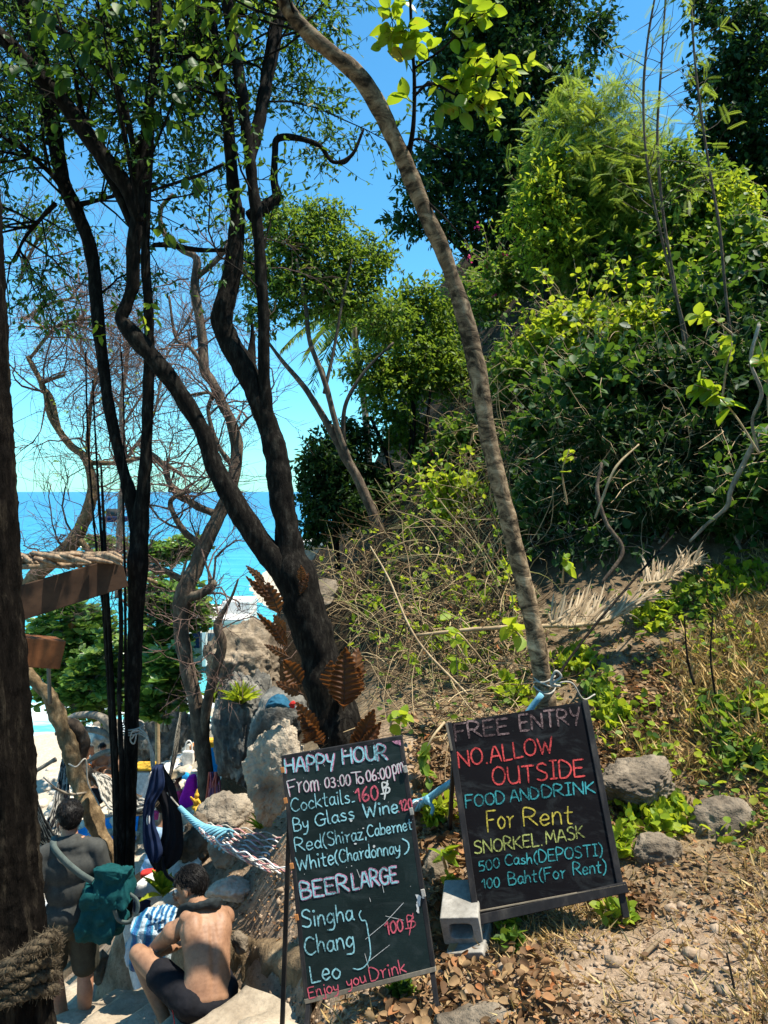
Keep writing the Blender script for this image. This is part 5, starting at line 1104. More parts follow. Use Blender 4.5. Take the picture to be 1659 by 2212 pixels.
def hair_cap(p, A, s, mat, root, grow_=1.0, low=-.07, seed=0, front=.05, strands=700, length=.045):
    V, f = ico(5); keep = np.ones(len(V), bool)
    base = np.array([.081, .101, .095]) * grow_; loc = V * base + [0, -.014, .030]
    rg = np.random.default_rng(seed); n3 = fract(V + seed, 2.4, 2) * .007 + fract(V * [1, 1, .3] + seed, 12, 2) * .002
    loc = loc + V * n3[:, None]
    # hair line: high over the face, low at the nape
    lim = np.where(loc[:, 1] > front - .03, .055, np.where(abs(loc[:, 0]) > .050, np.where(loc[:, 1] > -.045, .016, -.03), low))
    lim = np.where(loc[:, 1] < -.055, low, lim)
    ok = loc[:, 2] > lim; ff = f[ok[f].all(1)]
    inner = loc * .93 + np.array([0, -.014, .03]) * .07
    m = MB(); W = lambda L: np.asarray(p(0, 0, 0)) + (L * s) @ A
    m.add(W(loc), [ff]); m.add(W(inner), [ff[:, ::-1]])
    # short locks lying over the cap
    idx = rg.choice(np.where(ok)[0], strands); q = loc[idx]; nv = nrm(q - [0, -.014, .03])
    d0 = nrm(np.array([0, -.55, -.75])[None] + rg.normal(size=(strands, 3)) * .22); d0 = nrm(d0 - nv * (d0 * nv).sum(1)[:, None] * 1.0 + nv * .02)
    L = length * rg.uniform(.5, 1.2, strands)[:, None] * np.where((abs(q[:, 0]) > .045) & (q[:, 2] < .045) & (q[:, 1] > -.06), .25, 1.0)[:, None]
    Q = np.stack([q - nv * .003, q + d0 * L * .4 + nv * .002, q + d0 * L * .75 + nv * .001 - [0, 0, .001], q + d0 * L - [0, 0, .004] - nv * .002], 1)
    tv, tf = tubes_v(Q, np.array([[.0020, .0020, .0015, .0006]]) * rg.uniform(.7, 1.2, (strands, 1)), 4)
    m.add(W(tv), [tf])
    return m.build('hair', mat, root)

# ---- seated bare backed man
sk = {}
f_ = nrm([-.62, .78, 0]); r_ = np.array([f_[1], -f_[0], 0]); l_ = -r_
pel = np.array([-1.055, 4.40, CAMZ - 2.985]); c7 = np.array([-1.12, 4.63, CAMZ - 2.615]); hd = np.array([-1.245, 4.74, CAMZ - 2.535])
shl = np.array([-1.315, 4.585, CAMZ - 2.735]); shr = np.array([-1.03, 4.79, CAMZ - 2.755])
ell_ = np.array([-1.485, 4.72, CAMZ - 2.945]); wrl = np.array([-1.385, 4.93, CAMZ - 3.035])
hpl = pel + l_ * .095 + [0, 0, -.02]; hpr = pel + r_ * .095 + [0, 0, -.02]
knl = np.array([-1.535, 4.62, CAMZ - 2.885]); anl = np.array([-1.315, 4.50, CAMZ - 3.255])
knr = np.array([-1.265, 4.86, CAMZ - 2.87]); anr = np.array([-1.15, 4.74, CAMZ - 3.26])
elr = np.array([-1.19, 5.00, CAMZ - 2.90]); wrr = np.array([-1.335, 4.90, CAMZ - 2.70])
spine = nrm(c7 - pel); fw = nrm(f_ - spine * (f_ @ spine)); S = np.array([r_ - spine * (r_ @ spine), fw, spine]); S[0] = nrm(S[0])
sp = lambda t, back=0, side=0: pel + (c7 - pel) * t - fw * (.045 * math.sin(math.pi * min(t, 1)) + back) + S[0] * side
blocks = []
for t_ in np.linspace(-.06, .97, 20):
    blocks.append(ell(sp(max(t_, 0), np.interp(t_, [0, .3, .6, 1], [-.005, -.02, -.035, -.04])) + spine * min(t_, 0) * .4, (np.interp(t_, [0, .25, .5, .75, .9, 1], [.150, .134, .145, .158, .140, .10]), np.interp(t_, [0, .25, .5, .75, 1], [.115, .096, .098, .095, .065]), .075), S))
for sg, sh in ((-1, shl), (1, shr)):
    blocks += [ell(sp(.74, -.005, sg * .085), (.070, .050, .105), S), ell(sp(.93, -.02, sg * .075), (.085, .045, .05), S), ell(sh, (.062, .060, .066)), cone(sp(.95, -.03, sg * .05), sh, .052, .055)]
    blocks += [ell(sp(.42, -.006, sg * .05), (.045, .045, .17), S)]
blocks += chain([shl, shl * .5 + ell_ * .5 + l_ * .006, ell_], [.054, .049, .040]) + chain([ell_, ell_ * .6 + wrl * .4, wrl], [.041, .038, .026])
blocks += chain([shr, shr * .5 + elr * .5, elr], [.054, .047, .039]) + chain([elr, elr * .6 + wrr * .4, wrr], [.040, .037, .025])
blocks += chain([hpl, hpl * .5 + knl * .5, knl], [.092, .080, .056]) + chain([knl, knl * .68 + anl * .32 - f_ * .018, anl], [.054, .054, .034])
blocks += chain([hpr, hpr * .5 + knr * .5, knr], [.092, .080, .056]) + chain([knr, knr * .68 + anr * .32 - f_ * .018, anr], [.054, .054, .034])
for an in (anl, anr):
    blocks += chain([an - f_ * .03 + [0, 0, -.045], an + f_ * .10 + [0, 0, -.05], an + f_ * .17 + [0, 0, -.06]], [.032, .030, .020]); blocks += [cone(an, an + [0, 0, -.03], .033, .035)]
hf = nrm([-.95, .22, -.16]); hu = nrm([-.20, .26, .94]); hb, hp, HA = head(hd, hf, hu, 1.0)
blocks += hb + [cone(c7 - fw * -.02 + [0, 0, -.01], hd - hu * .055, .060, .054)]
blocks += hand(wrr, nrm(hp(.0, .10, -.02) - wrr), -hf, hu, .95, .55) + hand(wrl, nrm([.35, .30, .05]), UP, f_, .95, .7)
V, Fs, N = fuse(blocks, .0062, 6)
# muscle relief on the back: spine furrow, shoulder blades, ribs
rel = V - pel; tt = rel @ spine / np.linalg.norm(c7 - pel); sd_ = rel @ S[0]; bk = -(N @ fw) > .15; near_ = (np.linalg.norm(V - sp(.5), axis=1) < .40) & bk & (abs(sd_) < .19)
dv = -.0085 * np.exp(-(sd_ / .017) ** 2) * np.exp(-((tt - .40) / .42) ** 4)
for sg in (-1, 1):
    dv += .009 * np.exp(-((sd_ - sg * .085) / .035) ** 2 - ((tt - .73) / .15) ** 2) - .004 * np.exp(-((sd_ - sg * .11) / .03) ** 2 - ((tt - .50) / .12) ** 2) - .004 * np.exp(-((sd_ - sg * .045) / .018) ** 2 - ((tt - .72) / .14) ** 2)
    dv += .005 * np.exp(-((sd_ - sg * .038) / .022) ** 2 - ((tt - .30) / .22) ** 2)
    dv += 0
for q in np.arange(.02, 1.0, .075): dv += .0010 * np.exp(-(sd_ / .010) ** 2 - ((tt - q) / .02) ** 2)
V = V + N * (dv * near_)[:, None]
man = thing('person', 'seated bare backed man in black shorts with a dark towel round his neck', 'person', pel - [0, 0, .13])
m = MB(); m.add(V, Fs); m.build('body', M['skin_tan'], man)
eyes(hp, man); hair_cap(hp, HA, 1.0, M['hair_black'], man, 1.04, -.085, 3, strands=2200, length=.04)
sb = [ell(sp(-.16, .0), (.170, .136, .085), S)]
sb += chain([hpl, hpl * .45 + knl * .55], [.100, .092]) + chain([hpr, hpr * .35 + knr * .65], [.100, .090]) + [ell(pel + f_ * .06 - [0, 0, .04], (.13, .1, .09), S), ell(pel - [0, 0, .07], (.165, .135, .085), S)]
V, Fs, N = fuse(sb, .008, 5); V += N * (fract(V, 13, 3) * .006)[:, None]; m = MB(); m.add(V, Fs); m.build('shorts', M['cloth_black'], man)
m = MB(); m.add(*tube(crom([hpl * .45 + knl * .55 + UP * .02 - f_ * .095, hpl - UP * .03 - l_ * .0 + l_ * .11, hpl - UP * .10 + l_ * .10, hpl - UP * .13 + l_ * .06], 20), .003, 5)); m.build('seam_stripe', M['cloth_red'], man)
# towel: a folded strip round the neck
tp = [c7 + S[0] * x_ + fw * y_ + UP * z_ for x_, y_, z_ in [(-.115, .15, -.07), (-.115, .07, .02), (-.085, -.02, .022), (0, -.060, .028), (.08, -.02, .022), (.105, .07, .02), (.10, .15, -.06)]]
A = crom(tp, 46); mb = MB()
for off, rr in ((0, .021), (.014, .018), (-.014, .018)):
    V, Fs = tube(A + UP * off + np.stack([np.sin(np.linspace(0, 9, 46) + off * 90)] * 3, 1) * .003, rr * (1 + .12 * np.sin(np.linspace(0, 14, 46))), 14); mb.add(V, Fs)
V, Fs, N = fuse([(np.concatenate(mb.V), mb.F)], .007, 3); V += N * (fract(V, 22, 3) * .006)[:, None]
m = MB(); m.add(V, Fs); m.build('towel', M['towel'], man)
m = MB(); fx = crom([anl - f_ * .05 - UP * .03, anl + f_ * .05 - UP * .045, anl + f_ * .15 - UP * .06], 8); m.add(*tube(fx - UP * .036, .030, 8)); m.build('shoe', M['cloth_black'], man)

# ---- standing man with a backpack, seen from behind
s_ = 5.06; gy_ = step_z(5.2) + .0
px_ = np.array([-2.30, 5.42, 0]); f2 = nrm([-.30, .95, 0]); r2_ = np.array([f2[1], -f2[0], 0])
H0 = step_z(S_DIR @ px_[:2]) - .0
J = lambda side, fwd, z: px_ + r2_ * side + f2 * fwd + [0, 0, H0 + z]
P_ = J(0, 0, .90); N_ = J(0, .02, 1.42); Hd = J(-.015, .06, 1.585)
S2 = np.array([r2_, f2, UP]); bl2 = [ell(P_, (.165, .12, .13), S2), ell(J(0, .01, 1.08), (.150, .105, .17), S2), ell(J(0, 0, 1.25), (.175, .115, .17), S2), ell(J(0, 0, 1.38), (.165, .08, .07), S2), cone(N_, Hd - UP * .06, .060, .056)]
for sg in (-1, 1):
    sh = J(sg * .185, 0, 1.36); el = J(sg * .235, -.02 + .02 * sg, 1.07); wr = J(sg * .20, .12, .86); hp_ = J(sg * .09, 0, .86); kn = J(sg * .105 + (-.02 if sg < 0 else .0), .04 + (.05 if sg < 0 else -.02), .47); an = J(sg * .10 + (.05 if sg < 0 else 0), -.02 + (.10 if sg < 0 else -.03), .08)
    bl2 += chain([J(sg * .06, 0, 1.41), sh], [.06, .062]) + chain([sh, el], [.058, .044]) + chain([el, wr], [.043, .029]) + hand(wr, [0, .1, -1], r2_ * sg, f2, 1, .4)
    bl2 += chain([hp_, kn], [.094, .060]) + chain([kn, kn * .65 + an * .35 - f2 * .02, an], [.058, .057, .037]) + chain([an - f2 * .04 - UP * .045, an + f2 * .15 - UP * .055], [.035, .028])
hb2, hp2, HA2 = head(Hd, nrm([-.62, .76, -.10]), UP + f2 * .12, 1.04); bl2 += hb2
V, Fs, N = fuse(bl2, .008, 4)
man2 = thing('person', 'standing man seen from behind in deep shade, wearing a grey tee shirt', 'person', J(0, 0, 0))
m = MB(); m.add(V, Fs); m.build('body', M['skin_pale'], man2); eyes(hp2, man2, 1.04); hair_cap(hp2, HA2, 1.04, M['hair_black'], man2, 1.05, -.08, 9, strands=1200, length=.03)
tb = [ell(J(0, .005, .93), (.182, .138, .12), S2), ell(J(0, .01, 1.10), (.172, .128, .17), S2), ell(J(0, 0, 1.26), (.190, .130, .16), S2), ell(J(0, 0, 1.38), (.175, .092, .065), S2), ell(J(0, .0, 1.43), (.118, .092, .05), S2), ell(J(0, .005, 1.46), (.078, .074, .03), S2)]
for sg in (-1, 1):
    sh = J(sg * .185, 0, 1.36); el = J(sg * .235, -.02 + .02 * sg, 1.07); tb += chain([J(sg * .06, 0, 1.41), sh], [.062, .070]) + [cone(sh, sh * .35 + el * .65, .070, .075)]
V, Fs, N = fuse(tb, .010, 5); V += N * (fract(V * [1, 1, .35], 11, 3) * .008)[:, None]; m = MB(); m.add(V, Fs); m.build('tee_shirt', M['cloth_grey'], man2)
sb2 = [ell(J(0, 0, .86), (.178, .135, .13), S2)]
for sg in (-1, 1):
    hp_ = J(sg * .09, 0, .86); kn = J(sg * .105 + (-.02 if sg < 0 else .0), .04 + (.05 if sg < 0 else -.02), .47); sb2 += [cone(hp_, hp_ * .15 + kn * .85, .106, .098)]
V, Fs, N = fuse(sb2, .010, 4); V += N * (fract(V * [1, 1, .5], 9, 3) * .010)[:, None]; m = MB(); m.add(V, Fs); m.build('shorts', M['cloth_olive'], man2)
for sg in (-1, 1):
    an = J(sg * .10 + (.05 if sg < 0 else 0), -.02 + (.10 if sg < 0 else -.03), .08); m = MB(); m.add(*tube(np.array([an - f2 * .06 - UP * .06, an + f2 * .05 - UP * .062, an + f2 * .18 - UP * .066]), [.036, .042, .030], 10)); m.build('shoe', M['cloth_black'], man2)
# backpack
pk = thing('backpack', 'teal roll top backpack hanging off the standing man\'s right shoulder', 'backpack', J(.19, -.20, .78))
PX = nrm(r2_ * .92 - f2 * .38); PF = nrm(f2 * .92 + r2_ * .38); PZ = nrm(UP + PX * .10); PA = np.array([PX, PF, PZ]); pc_ = J(.265, -.20, 1.045)
def softbox(c, hx, hy, hz, A, e=.35, sub=5, puff=0.0, nz=.01, seed=0):
    V, f = ico(sub); q = np.sign(V) * abs(V) ** e; q = q / np.maximum(abs(q).max(1, keepdims=True), 1e-6) * (abs(q).max(1, keepdims=True) ** .2)
    q = q * (1 - .12 * ((q ** 2).sum(1, keepdims=True) - 1) * .5); V2 = q * [hx, hy, hz]; V2 = V2 + nrm(q) * (fract(V2 + seed, 8, 4) * nz * 1.6)[:, None]
    return np.asarray(c) + V2 @ A, [f]
m = MB(); m.add(*softbox(pc_ - PZ * .07 - PX * .04, .155, .10, .20, PA, .75, 5, 0, .03, 5)); m.build('sack', M['cloth_teal'], pk)
m = MB(); m.add(*softbox(pc_ + PZ * .15 + PX * .045 - PF * .02, .135, .075, .140, PA, .5, 5, 0, .028, 8)); m.build('flap', M['cloth_teal'], pk)
def strap(m, pts, w, A, n=30, th=.004):
    Cc = crom(pts, n); T = nrm(np.gradient(Cc, axis=0)); Nn = np.cross(T, A); Nn = nrm(Nn); B_ = np.cross(Nn, T)
    V = np.concatenate([Cc + Nn * w / 2 + B_ * th, Cc - Nn * w / 2 + B_ * th, Cc - Nn * w / 2 - B_ * th, Cc + Nn * w / 2 - B_ * th]); i = np.arange(n - 1); fs = []
    for k in range(4):
        a = k * n; b = ((k + 1) % 4) * n; fs.append(np.stack([a + i, b + i, b + i + 1, a + i + 1], -1))
    m.add(V, fs)
m = MB(); strap(m, [J(-.11, .05, 1.47), J(-.10, -.07, 1.44), J(-.02, -.135, 1.36), J(.08, -.165, 1.27), J(.17, -.19, 1.21)], .045, -f2); m.build('strap', M['cloth_strap'], pk)
m = MB(); strap(m, [pc_ + PX * .17 + PZ * .10 - PF * .04, pc_ + PX * .235 + PZ * .06 - PF * .05, pc_ + PX * .245 - PZ * .02 - PF * .05, pc_ + PX * .20 - PZ * .09 - PF * .06, pc_ + PX * .13 - PZ * .07 - PF * .08, pc_ + PX * .10 + PZ * .01 - PF * .10], .028, -PF); m.build('handle', M['cloth_strap'], pk)

# ---- beach people (small)
def beach_person(label, base, f, pose, skin, top, bottom, hairm, hat=None, topmat=None):
    """pose: 'sit' or 'squat' or 'stand'"""
    f = nrm(f); r = np.array([f[1], -f[0], 0]); A = np.array([r, f, UP]); J = lambda x, y, z: np.asarray(base) + np.array([x, y, z]) @ A
    pz = dict(sit=.12, squat=.16, stand=.90)[pose]; ln_ = .10 if pose != 'stand' else .0
    b = [ell(J(0, 0, pz), (.15, .12, .12), A), ell(J(0, ln_ * .5, pz + .20), (.13, .095, .15), A), ell(J(0, ln_, pz + .36), (.155, .10, .14), A), cone(J(0, ln_, pz + .46), J(0, ln_ + .03, pz + .58), .05, .05)]
    sh_ = []
    for sg in (-1, 1):
        sh = J(sg * .17, ln_, pz + .44); b += chain([J(sg * .05, ln_, pz + .46), sh], [.055, .055])
        if pose == 'stand': kn = J(sg * .10, .03, .48); an = J(sg * .10, 0, .07); el = J(sg * .22, 0, pz + .16); wr = J(sg * .20, .10, pz - .06)
        elif pose == 'sit': kn = J(sg * .14, .40, .34); an = J(sg * .12, .62, .06); el = J(sg * .20, .16, pz + .22); wr = J(sg * .10, .34, pz + .20)
        else: kn = J(sg * .15, .36, .46); an = J(sg * .12, .20, .06); el = J(sg * .18, .24, pz + .26); wr = J(sg * .06, .36, pz + .34)
        b += chain([sh, el], [.046, .037]) + chain([el, wr], [.037, .026]) + hand(wr, wr - el, -f, r * -sg, 1, .4) + chain([J(sg * .09, 0, pz), kn], [.085, .055]) + chain([kn, an], [.052, .035]) + chain([an - f * .03 - UP * .03, an + f * .14 - UP * .04], [.032, .024]); sh_.append((sh, el))
    hb, hp, HA = head(J(0, ln_ + .05, pz + .68), f - UP * .15, UP + f * .1); b += hb
    V, Fs, N = fuse(b, .012, 3); t = thing('person', label, 'person', base); m = MB(); m.add(V, Fs); m.build('body', M[skin], t)
    hair_cap(hp, HA, 1.0, M[hairm], t, 1.06, -.09 if not hat else -.11, 5, .05, 200, .06); eyes(hp, t)
    if top:
        q = [ell(J(0, ln_ * .3, pz + .10), (.165, .13, .10), A), ell(J(0, ln_ * .5, pz + .20), (.150, .115, .15), A), ell(J(0, ln_, pz + .36), (.172, .117, .13), A)]
        for sh, el in sh_: q += [cone(sh, sh * .4 + el * .6, .062, .058), cone(J(0, ln_, pz + .44), sh, .06, .062)]
        V, Fs, N = fuse(q, .014, 3); m = MB(); m.add(V, Fs); m.build('shirt', M[top], t)
    if bottom:
        q = [ell(J(0, 0, pz - .01), (.168, .138, .12), A)]
        for sg in (-1, 1):
            kn = J(sg * .10, .03, .48) if pose == 'stand' else (J(sg * .14, .40, .34) if pose == 'sit' else J(sg * .15, .36, .46)); q += [cone(J(sg * .09, 0, pz), J(sg * .09, 0, pz) * .45 + kn * .55, .10, .09)]
        V, Fs, N = fuse(q, .014, 3); m = MB(); m.add(V, Fs); m.build('shorts', M[bottom], t)
    if hat:
        m = MB(); a = np.linspace(0, 2 * math.pi, 40, endpoint=False); pr = [(.02, .175), (.085, .165), (.105, .150), (.112, .095), (.190, .085), (.188, .080), (.112, .088)]; pr = [(.001, .178), (.05, .176), (.085, .158), (.100, .10), (.150, .082), (.195, .085), (.195, .080), (.150, .076), (.100, .088)]
        V = np.concatenate([np.stack([np.cos(a) * q, np.sin(a) * q * 1.05, np.full(40, z) + .012 * np.sin(2 * a) * (q > .12)], -1) for q, z in pr]); V = np.array([hp(*v) for v in V]); j = np.arange(40); k = (j + 1) % 40
        m.add(V, [np.concatenate([np.stack([i * 40 + j, i * 40 + k, i * 40 + 40 + k, i * 40 + 40 + j], -1) for i in range(len(pr) - 1)])]); m.build('sun_hat', M['cloth_hat'], t)
    return t
def on_ground(x, y, d):
    p = P(x, y, d); return p
beach_person('woman in a pink top and straw sun hat sitting beside the magenta cushion', P(396, 1768, 14.75), [-.9, -.3, 0], 'sit', 'skin_pale', 'cloth_pink', 'cloth_pink', 'hair_brown', True)
beach_person('bather in orange shorts standing behind the tan curving trunk', P(180, 1748, 16.5), [-.5, .8, 0], 'stand', 'skin_pale', None, 'cloth_orange', 'hair_brown')
beach_person('dark haired bather crouching on the beach with bent knees', P(220, 1692, 17), [.4, -.9, 0], 'squat', 'skin_pale', None, 'cloth_black', 'hair_black')
beach_person('bather sitting half hidden by the dark standing trunk', P(270, 1700, 16.4), [-.9, -.3, 0], 'sit', 'skin_tan', None, 'cloth_black', 'hair_black')
lw = beach_person('long haired woman in a pale blue top sitting behind the hanging jacket', P(338, 1905, 8.2), [.3, .9, 0], 'sit', 'skin_tan', 'cloth_sky', 'cloth_sky', 'hair_black')
# ================================================================ HAMMOCKS, CLOTHS AND BEACH THINGS
def strands(label, name, cat, ctr, width, n, mats, sag=0, rr=.006, end=.03, cross=0, group=None):
    """a hammock: strands spread between two gathered ends; ctr = polyline, width = spread along it"""
    C_ = crom(ctr, 60); t = np.linspace(0, 1, 60); w = np.interp(t, *width); T = nrm(np.gradient(C_, axis=0)); S_ = nrm(np.cross(T, UP)); root = thing(name, label, cat, C_[0], group)
    bundles = [MB() for _ in mats]
    for i in range(n):
        u = (i / (n - 1) - .5) * 2; ph = rng.uniform(0, 6)
        Q = C_ + S_ * (w * u)[:, None] + UP * (w * (u * u * .55 - .25) + .012 * np.sin(t * 40 + ph) * (w / w.max()))[:, None] + rng.normal(size=(60, 3)) * .002
        bundles[i % len(mats)].add(*tube(Q, rr, 5))
    for b, mt in zip(bundles, mats): b.build('cord', M[mt], root)
    return root, C_, S_, w
# main hammock between the dark slim tree and the leaning tree; blue twisted ends, striped net
hk = thing('hammock', 'rope hammock with blue twisted ends and white and red net behind the menu board', 'hammock', P(392, 1748, 5.55))
cl = [P(388, 1744, 5.6), P(420, 1775, 5.5), P(455, 1800, 5.42), P(520, 1828, 5.3), P(600, 1856, 5.15), P(700, 1880, 4.95), P(790, 1850, 4.75), P(880, 1755, 4.6), P(930, 1722, 4.5), P(975, 1690, 4.42), P(1060, 1640, 4.35), P(1170, 1500, 4.3)]
Cn = crom(cl, 140); tt = np.linspace(0, 1, 140); ww = np.interp(tt, [0, .06, .14, .25, .40, .55, .63, .68, .72, 1], [.012, .018, .035, .11, .18, .15, .07, .02, .013, .006])
T = nrm(np.gradient(Cn, axis=0)); Sv = nrm(np.cross(T, UP)); Bv = np.cross(Sv, T)
e1 = MB(); e2 = MB()
for i in range(7):
    for (a, b, mbx) in ((0, 34, e1), (92, 140, e2)):
        ss = np.linspace(0, 1, b - a); ang = ss * 16 + i / 7 * 6.28; rr = np.maximum(ww[a:b] * .75, .006)
        mbx.add(*tube(Cn[a:b] + Sv[a:b] * (rr * np.cos(ang))[:, None] + Bv[a:b] * (rr * np.sin(ang))[:, None], np.where(a == 0, .010, .013) * (np.ones(b - a)), 6))
e1.build('twisted_end', M['cloth_cyan'], hk); e2.build('twisted_end', M['cloth_cyan'], hk)
for mt, off in (('rope_white', 0), ('cloth_dusty', 1), ('cloth_white', 2)):
    mbx = MB()
    for i in range(off, 30, 3):
        if mt == 'cloth_red' and i % 2: mt2 = mt
        u = i / 29 * 2 - 1; a, b = 20, 98; zz = .5 * np.sign(np.sin(np.arange(b - a) * .55 + i * 1.6)) * .0 + .014 * np.sin(np.arange(b - a) * .9 + i * 2.1)
        mbx.add(*tube(Cn[a:b] + Sv[a:b] * (ww[a:b] * u * 1.1)[:, None] + UP * (ww[a:b] * (u * u * .9 - .45) + zz)[:, None], .0055, 5))
    mbx.build('net', M[mt], hk)
kn_ = MB(); kn_.add(*ell(P(925, 1728, 4.5), (.028, .03, .03))); kn_.add(*tube(crom([P(925, 1730, 4.48), P(935, 1745, 4.46), P(932, 1760, 4.46)], 8), .012, 6)); kn_.build('knot', M['cloth_cyan'], hk)
# white guy rope from the dark slim tree
m = MB()
for off in (0, 3, 6):
    m.add(*tube(crom([P(300, 1572 + off * 2, 5.72), P(318, 1590 + off, 5.7), P(326 + off, 1630, 5.68), P(330 + off, 1665, 5.66), P(360, 1710, 5.63), P(388, 1744, 5.6)], 40), .006, 5))
m.add(*tube(crom([P(302, 1578, 5.7), P(286, 1580, 5.68), P(282, 1600, 5.68), P(290, 1606, 5.68), P(294, 1585, 5.69), P(284, 1596, 5.68)], 24), .006, 5))
a = np.linspace(0, 2 * math.pi, 26); c = P(284, 1572, 5.86)
for dz in (-.02, 0, .02): m.add(*tube(np.stack([c[0] + .092 * np.cos(a), c[1] + .092 * np.sin(a), c[2] + dz + .01 * np.sin(a)], -1), .007, 5))
tag(m.build('rope', M['rope_white']), 'pale rope tied to the dark slim trunk, holding up the blue hammock end', 'rope')

def drape(name, label, cat, outline, d, mat, thick=.035, wave=.03, extra=None, seed=0):
    """hanging cloth with real thickness: outline = rows of (y, xleft, xright) in picture units"""
    rows_ = crom(np.array(outline, float), 46); nv = 26; fr = []; bk = []
    for i, (y, xl, xr) in enumerate(rows_):
        for j, x in enumerate(np.linspace(xl, xr, nv)):
            p = P(x, y, d); fold = wave * (math.sin(j * .75 + y * .02 + seed) * .5 + noise.fractal(Vector((x * .03, y * .012, seed)), 1, 2, 3)); e = math.sin(math.pi * j / (nv - 1)) ** .5
            fr.append(p + [0, -thick * e - fold, 0]); bk.append(p + [0, thick * e - fold * .6, 0])
    V = np.array(fr + bk); n = len(fr); nr = len(rows_); i = np.arange(nr - 1)[:, None] * nv; j = np.arange(nv - 1)[None]
    q = np.stack([i + j, i + nv + j, i + nv + j + 1, i + j + 1], -1).reshape(-1, 4); fs = [q, q[:, ::-1] + n]
    for col in (0, nv - 1):
        k = np.arange(nr - 1) * nv + col; e = np.stack([k, k + nv, k + nv + n, k + n], -1); fs.append(e if col else e[:, ::-1])
    for row in (0, nr - 1):
        k = np.arange(nv - 1) + row * nv; e = np.stack([k, k + 1, k + 1 + n, k + n], -1); fs.append(e if not row else e[:, ::-1])
    return V, fs
jk = thing('jacket', 'navy blue jacket draped over the hammock rope beside the dark slim trunk', 'jacket', P(355, 1700, 5.65))
m = MB(); m.add(*drape('', '', '', [(1655, 336, 352), (1697, 329, 377), (1735, 346, 386), (1773, 350, 393), (1811, 348, 396), (1835, 328, 396), (1855, 324, 389), (1874, 334, 368)], 5.68, M['cloth_black'], .06, .022, seed=2)); m.build('body', M['cloth_black'], jk)
m = MB(); m.add(*drape('', '', '', [(1655, 331, 350), (1697, 321, 356), (1735, 312, 337), (1773, 309, 334), (1811, 308, 346), (1838, 311, 352), (1860, 322, 344)], 5.56, M['cloth_navy'], .04, .024, seed=5)); m.build('sleeve', M['cloth_navy'], jk)
m = MB(); m.add(*tube(crom([P(352, 1850, 5.6), P(352, 1868, 5.6), P(360, 1890, 5.58), P(375, 1902, 5.55)], 14), .014, 7)); m.build('cord', M['cloth_black'], jk)
c = P(320, 1771, 5.52); m = MB(); m.add(*ell(c, (.014, .006, .042))); m.build('badge', M['cloth_white'], jk)
# grey hammock hanging behind the tan curved trunk, running right behind the slim tree
strands('grey canvas hammock slung low between the tan curving trunk and the rocks', 'hammock', 'hammock', [P(205, 1672, 7.3), P(225, 1690, 7.2), P(250, 1730, 7.1), P(290, 1750, 7.0), P(330, 1740, 6.9), P(372, 1690, 6.7)], ([0, .15, .5, .85, 1], [.02, .05, .16, .06, .02]), 34, ['rope_white', 'cloth_grey', 'rope_white'], rr=.011)
strands('dark striped hammock sagging at the left behind the standing man', 'hammock', 'hammock', [P(140, 1640, 7.6), P(130, 1760, 7.2), P(112, 1820, 6.9), P(85, 1790, 6.7), P(60, 1690, 6.5)], ([0, .2, .5, .8, 1], [.02, .07, .17, .07, .02]), 30, ['cloth_grey', 'cloth_black', 'rope_white'], rr=.011)
strands('pale grey net hammock hanging straight down by the bamboo pole', 'hammock', 'hammock', [P(391, 1533, 14.5), P(386, 1570, 14.5), P(380, 1620, 14.5), P(372, 1660, 14.5), P(362, 1700, 14.5)], ([0, .15, .4, .6, 1], [.01, .07, .18, .20, .08]), 40, ['rope_white', 'cloth_grey'], rr=.008)
m = MB(); m.add(*tube(crom([P(341, 1700, 14.7), P(340, 1560, 14.7), P(338, 1440, 14.7), P(342, 1400, 14.7)], 40), .05 * (1 + .12 * (np.arange(40) % 8 == 0)), 8)); tag(m.build('bamboo_pole', M['twig_tan']), 'upright bamboo pole before the grey cliff', 'pole')
m = MB(); m.add(*tube(crom([P(112, 1700, 6.9), P(150, 1715, 7.1), P(190, 1712, 7.4)], 14), .012, 6)); tag(m.build('stick', M['bark_grey']), 'thin grey stick lying across behind the left hand dark trunk', 'stick')
def hook_rope(label, pts, r=.007, mat='rope_white'):
    m = MB(); m.add(*tube(crom([P(*p) for p in pts], 40), r, 5)); return tag(m.build('rope', M[mat]), label, 'rope')
hook_rope('pale rope looped round the tan curving trunk above the standing man', [(148, 1650, 7.1), (165, 1656, 7.05), (185, 1640, 7.15), (190, 1690, 7.2), (205, 1720, 7.2), (215, 1740, 7.1)])
hook_rope('thin rope running down from the left trunk to the tan curving trunk', [(95, 1680, 6.8), (130, 1712, 7.0), (142, 1740, 7.1), (138, 1770, 7.1)])

def cushion(label, x, y, d, w, h, mat, tri=False, seed=0, rot=0, th=.5):
    V, f = ico(4); q = np.sign(V) * abs(V) ** .45
    if tri: q[:, 0] *= np.clip(.70 - .34 * q[:, 2], .25, 1.1); q[:, 0] += .22 * q[:, 2]
    q = q * np.array([w / 2, w / 2 * th, h / 2]) * d / F; q += nrm(q) * (fract(q + seed, 5, 3) * .03)[:, None]
    q = q @ np.array(Matrix.Rotation(math.radians(rot), 3, 'Y')).T
    m = MB(); m.add(P(x, y, d) + q, [f]); return tag(m.build('cushion', M[mat]), label, 'cushion')
cushion('big magenta triangular cushion behind the yellow statuette', 409, 1718, 14.4, 50, 84, 'cloth_magenta', True, 1)
cushion('cyan blue cushion propped up right of the crooked bare tree', 462, 1642, 15, 25, 48, 'cloth_blue', False, 2, 8)
cushion('small magenta cushion in the shade under the dark boulder', 478, 1706, 14, 16, 34, 'cloth_magenta', False, 3)
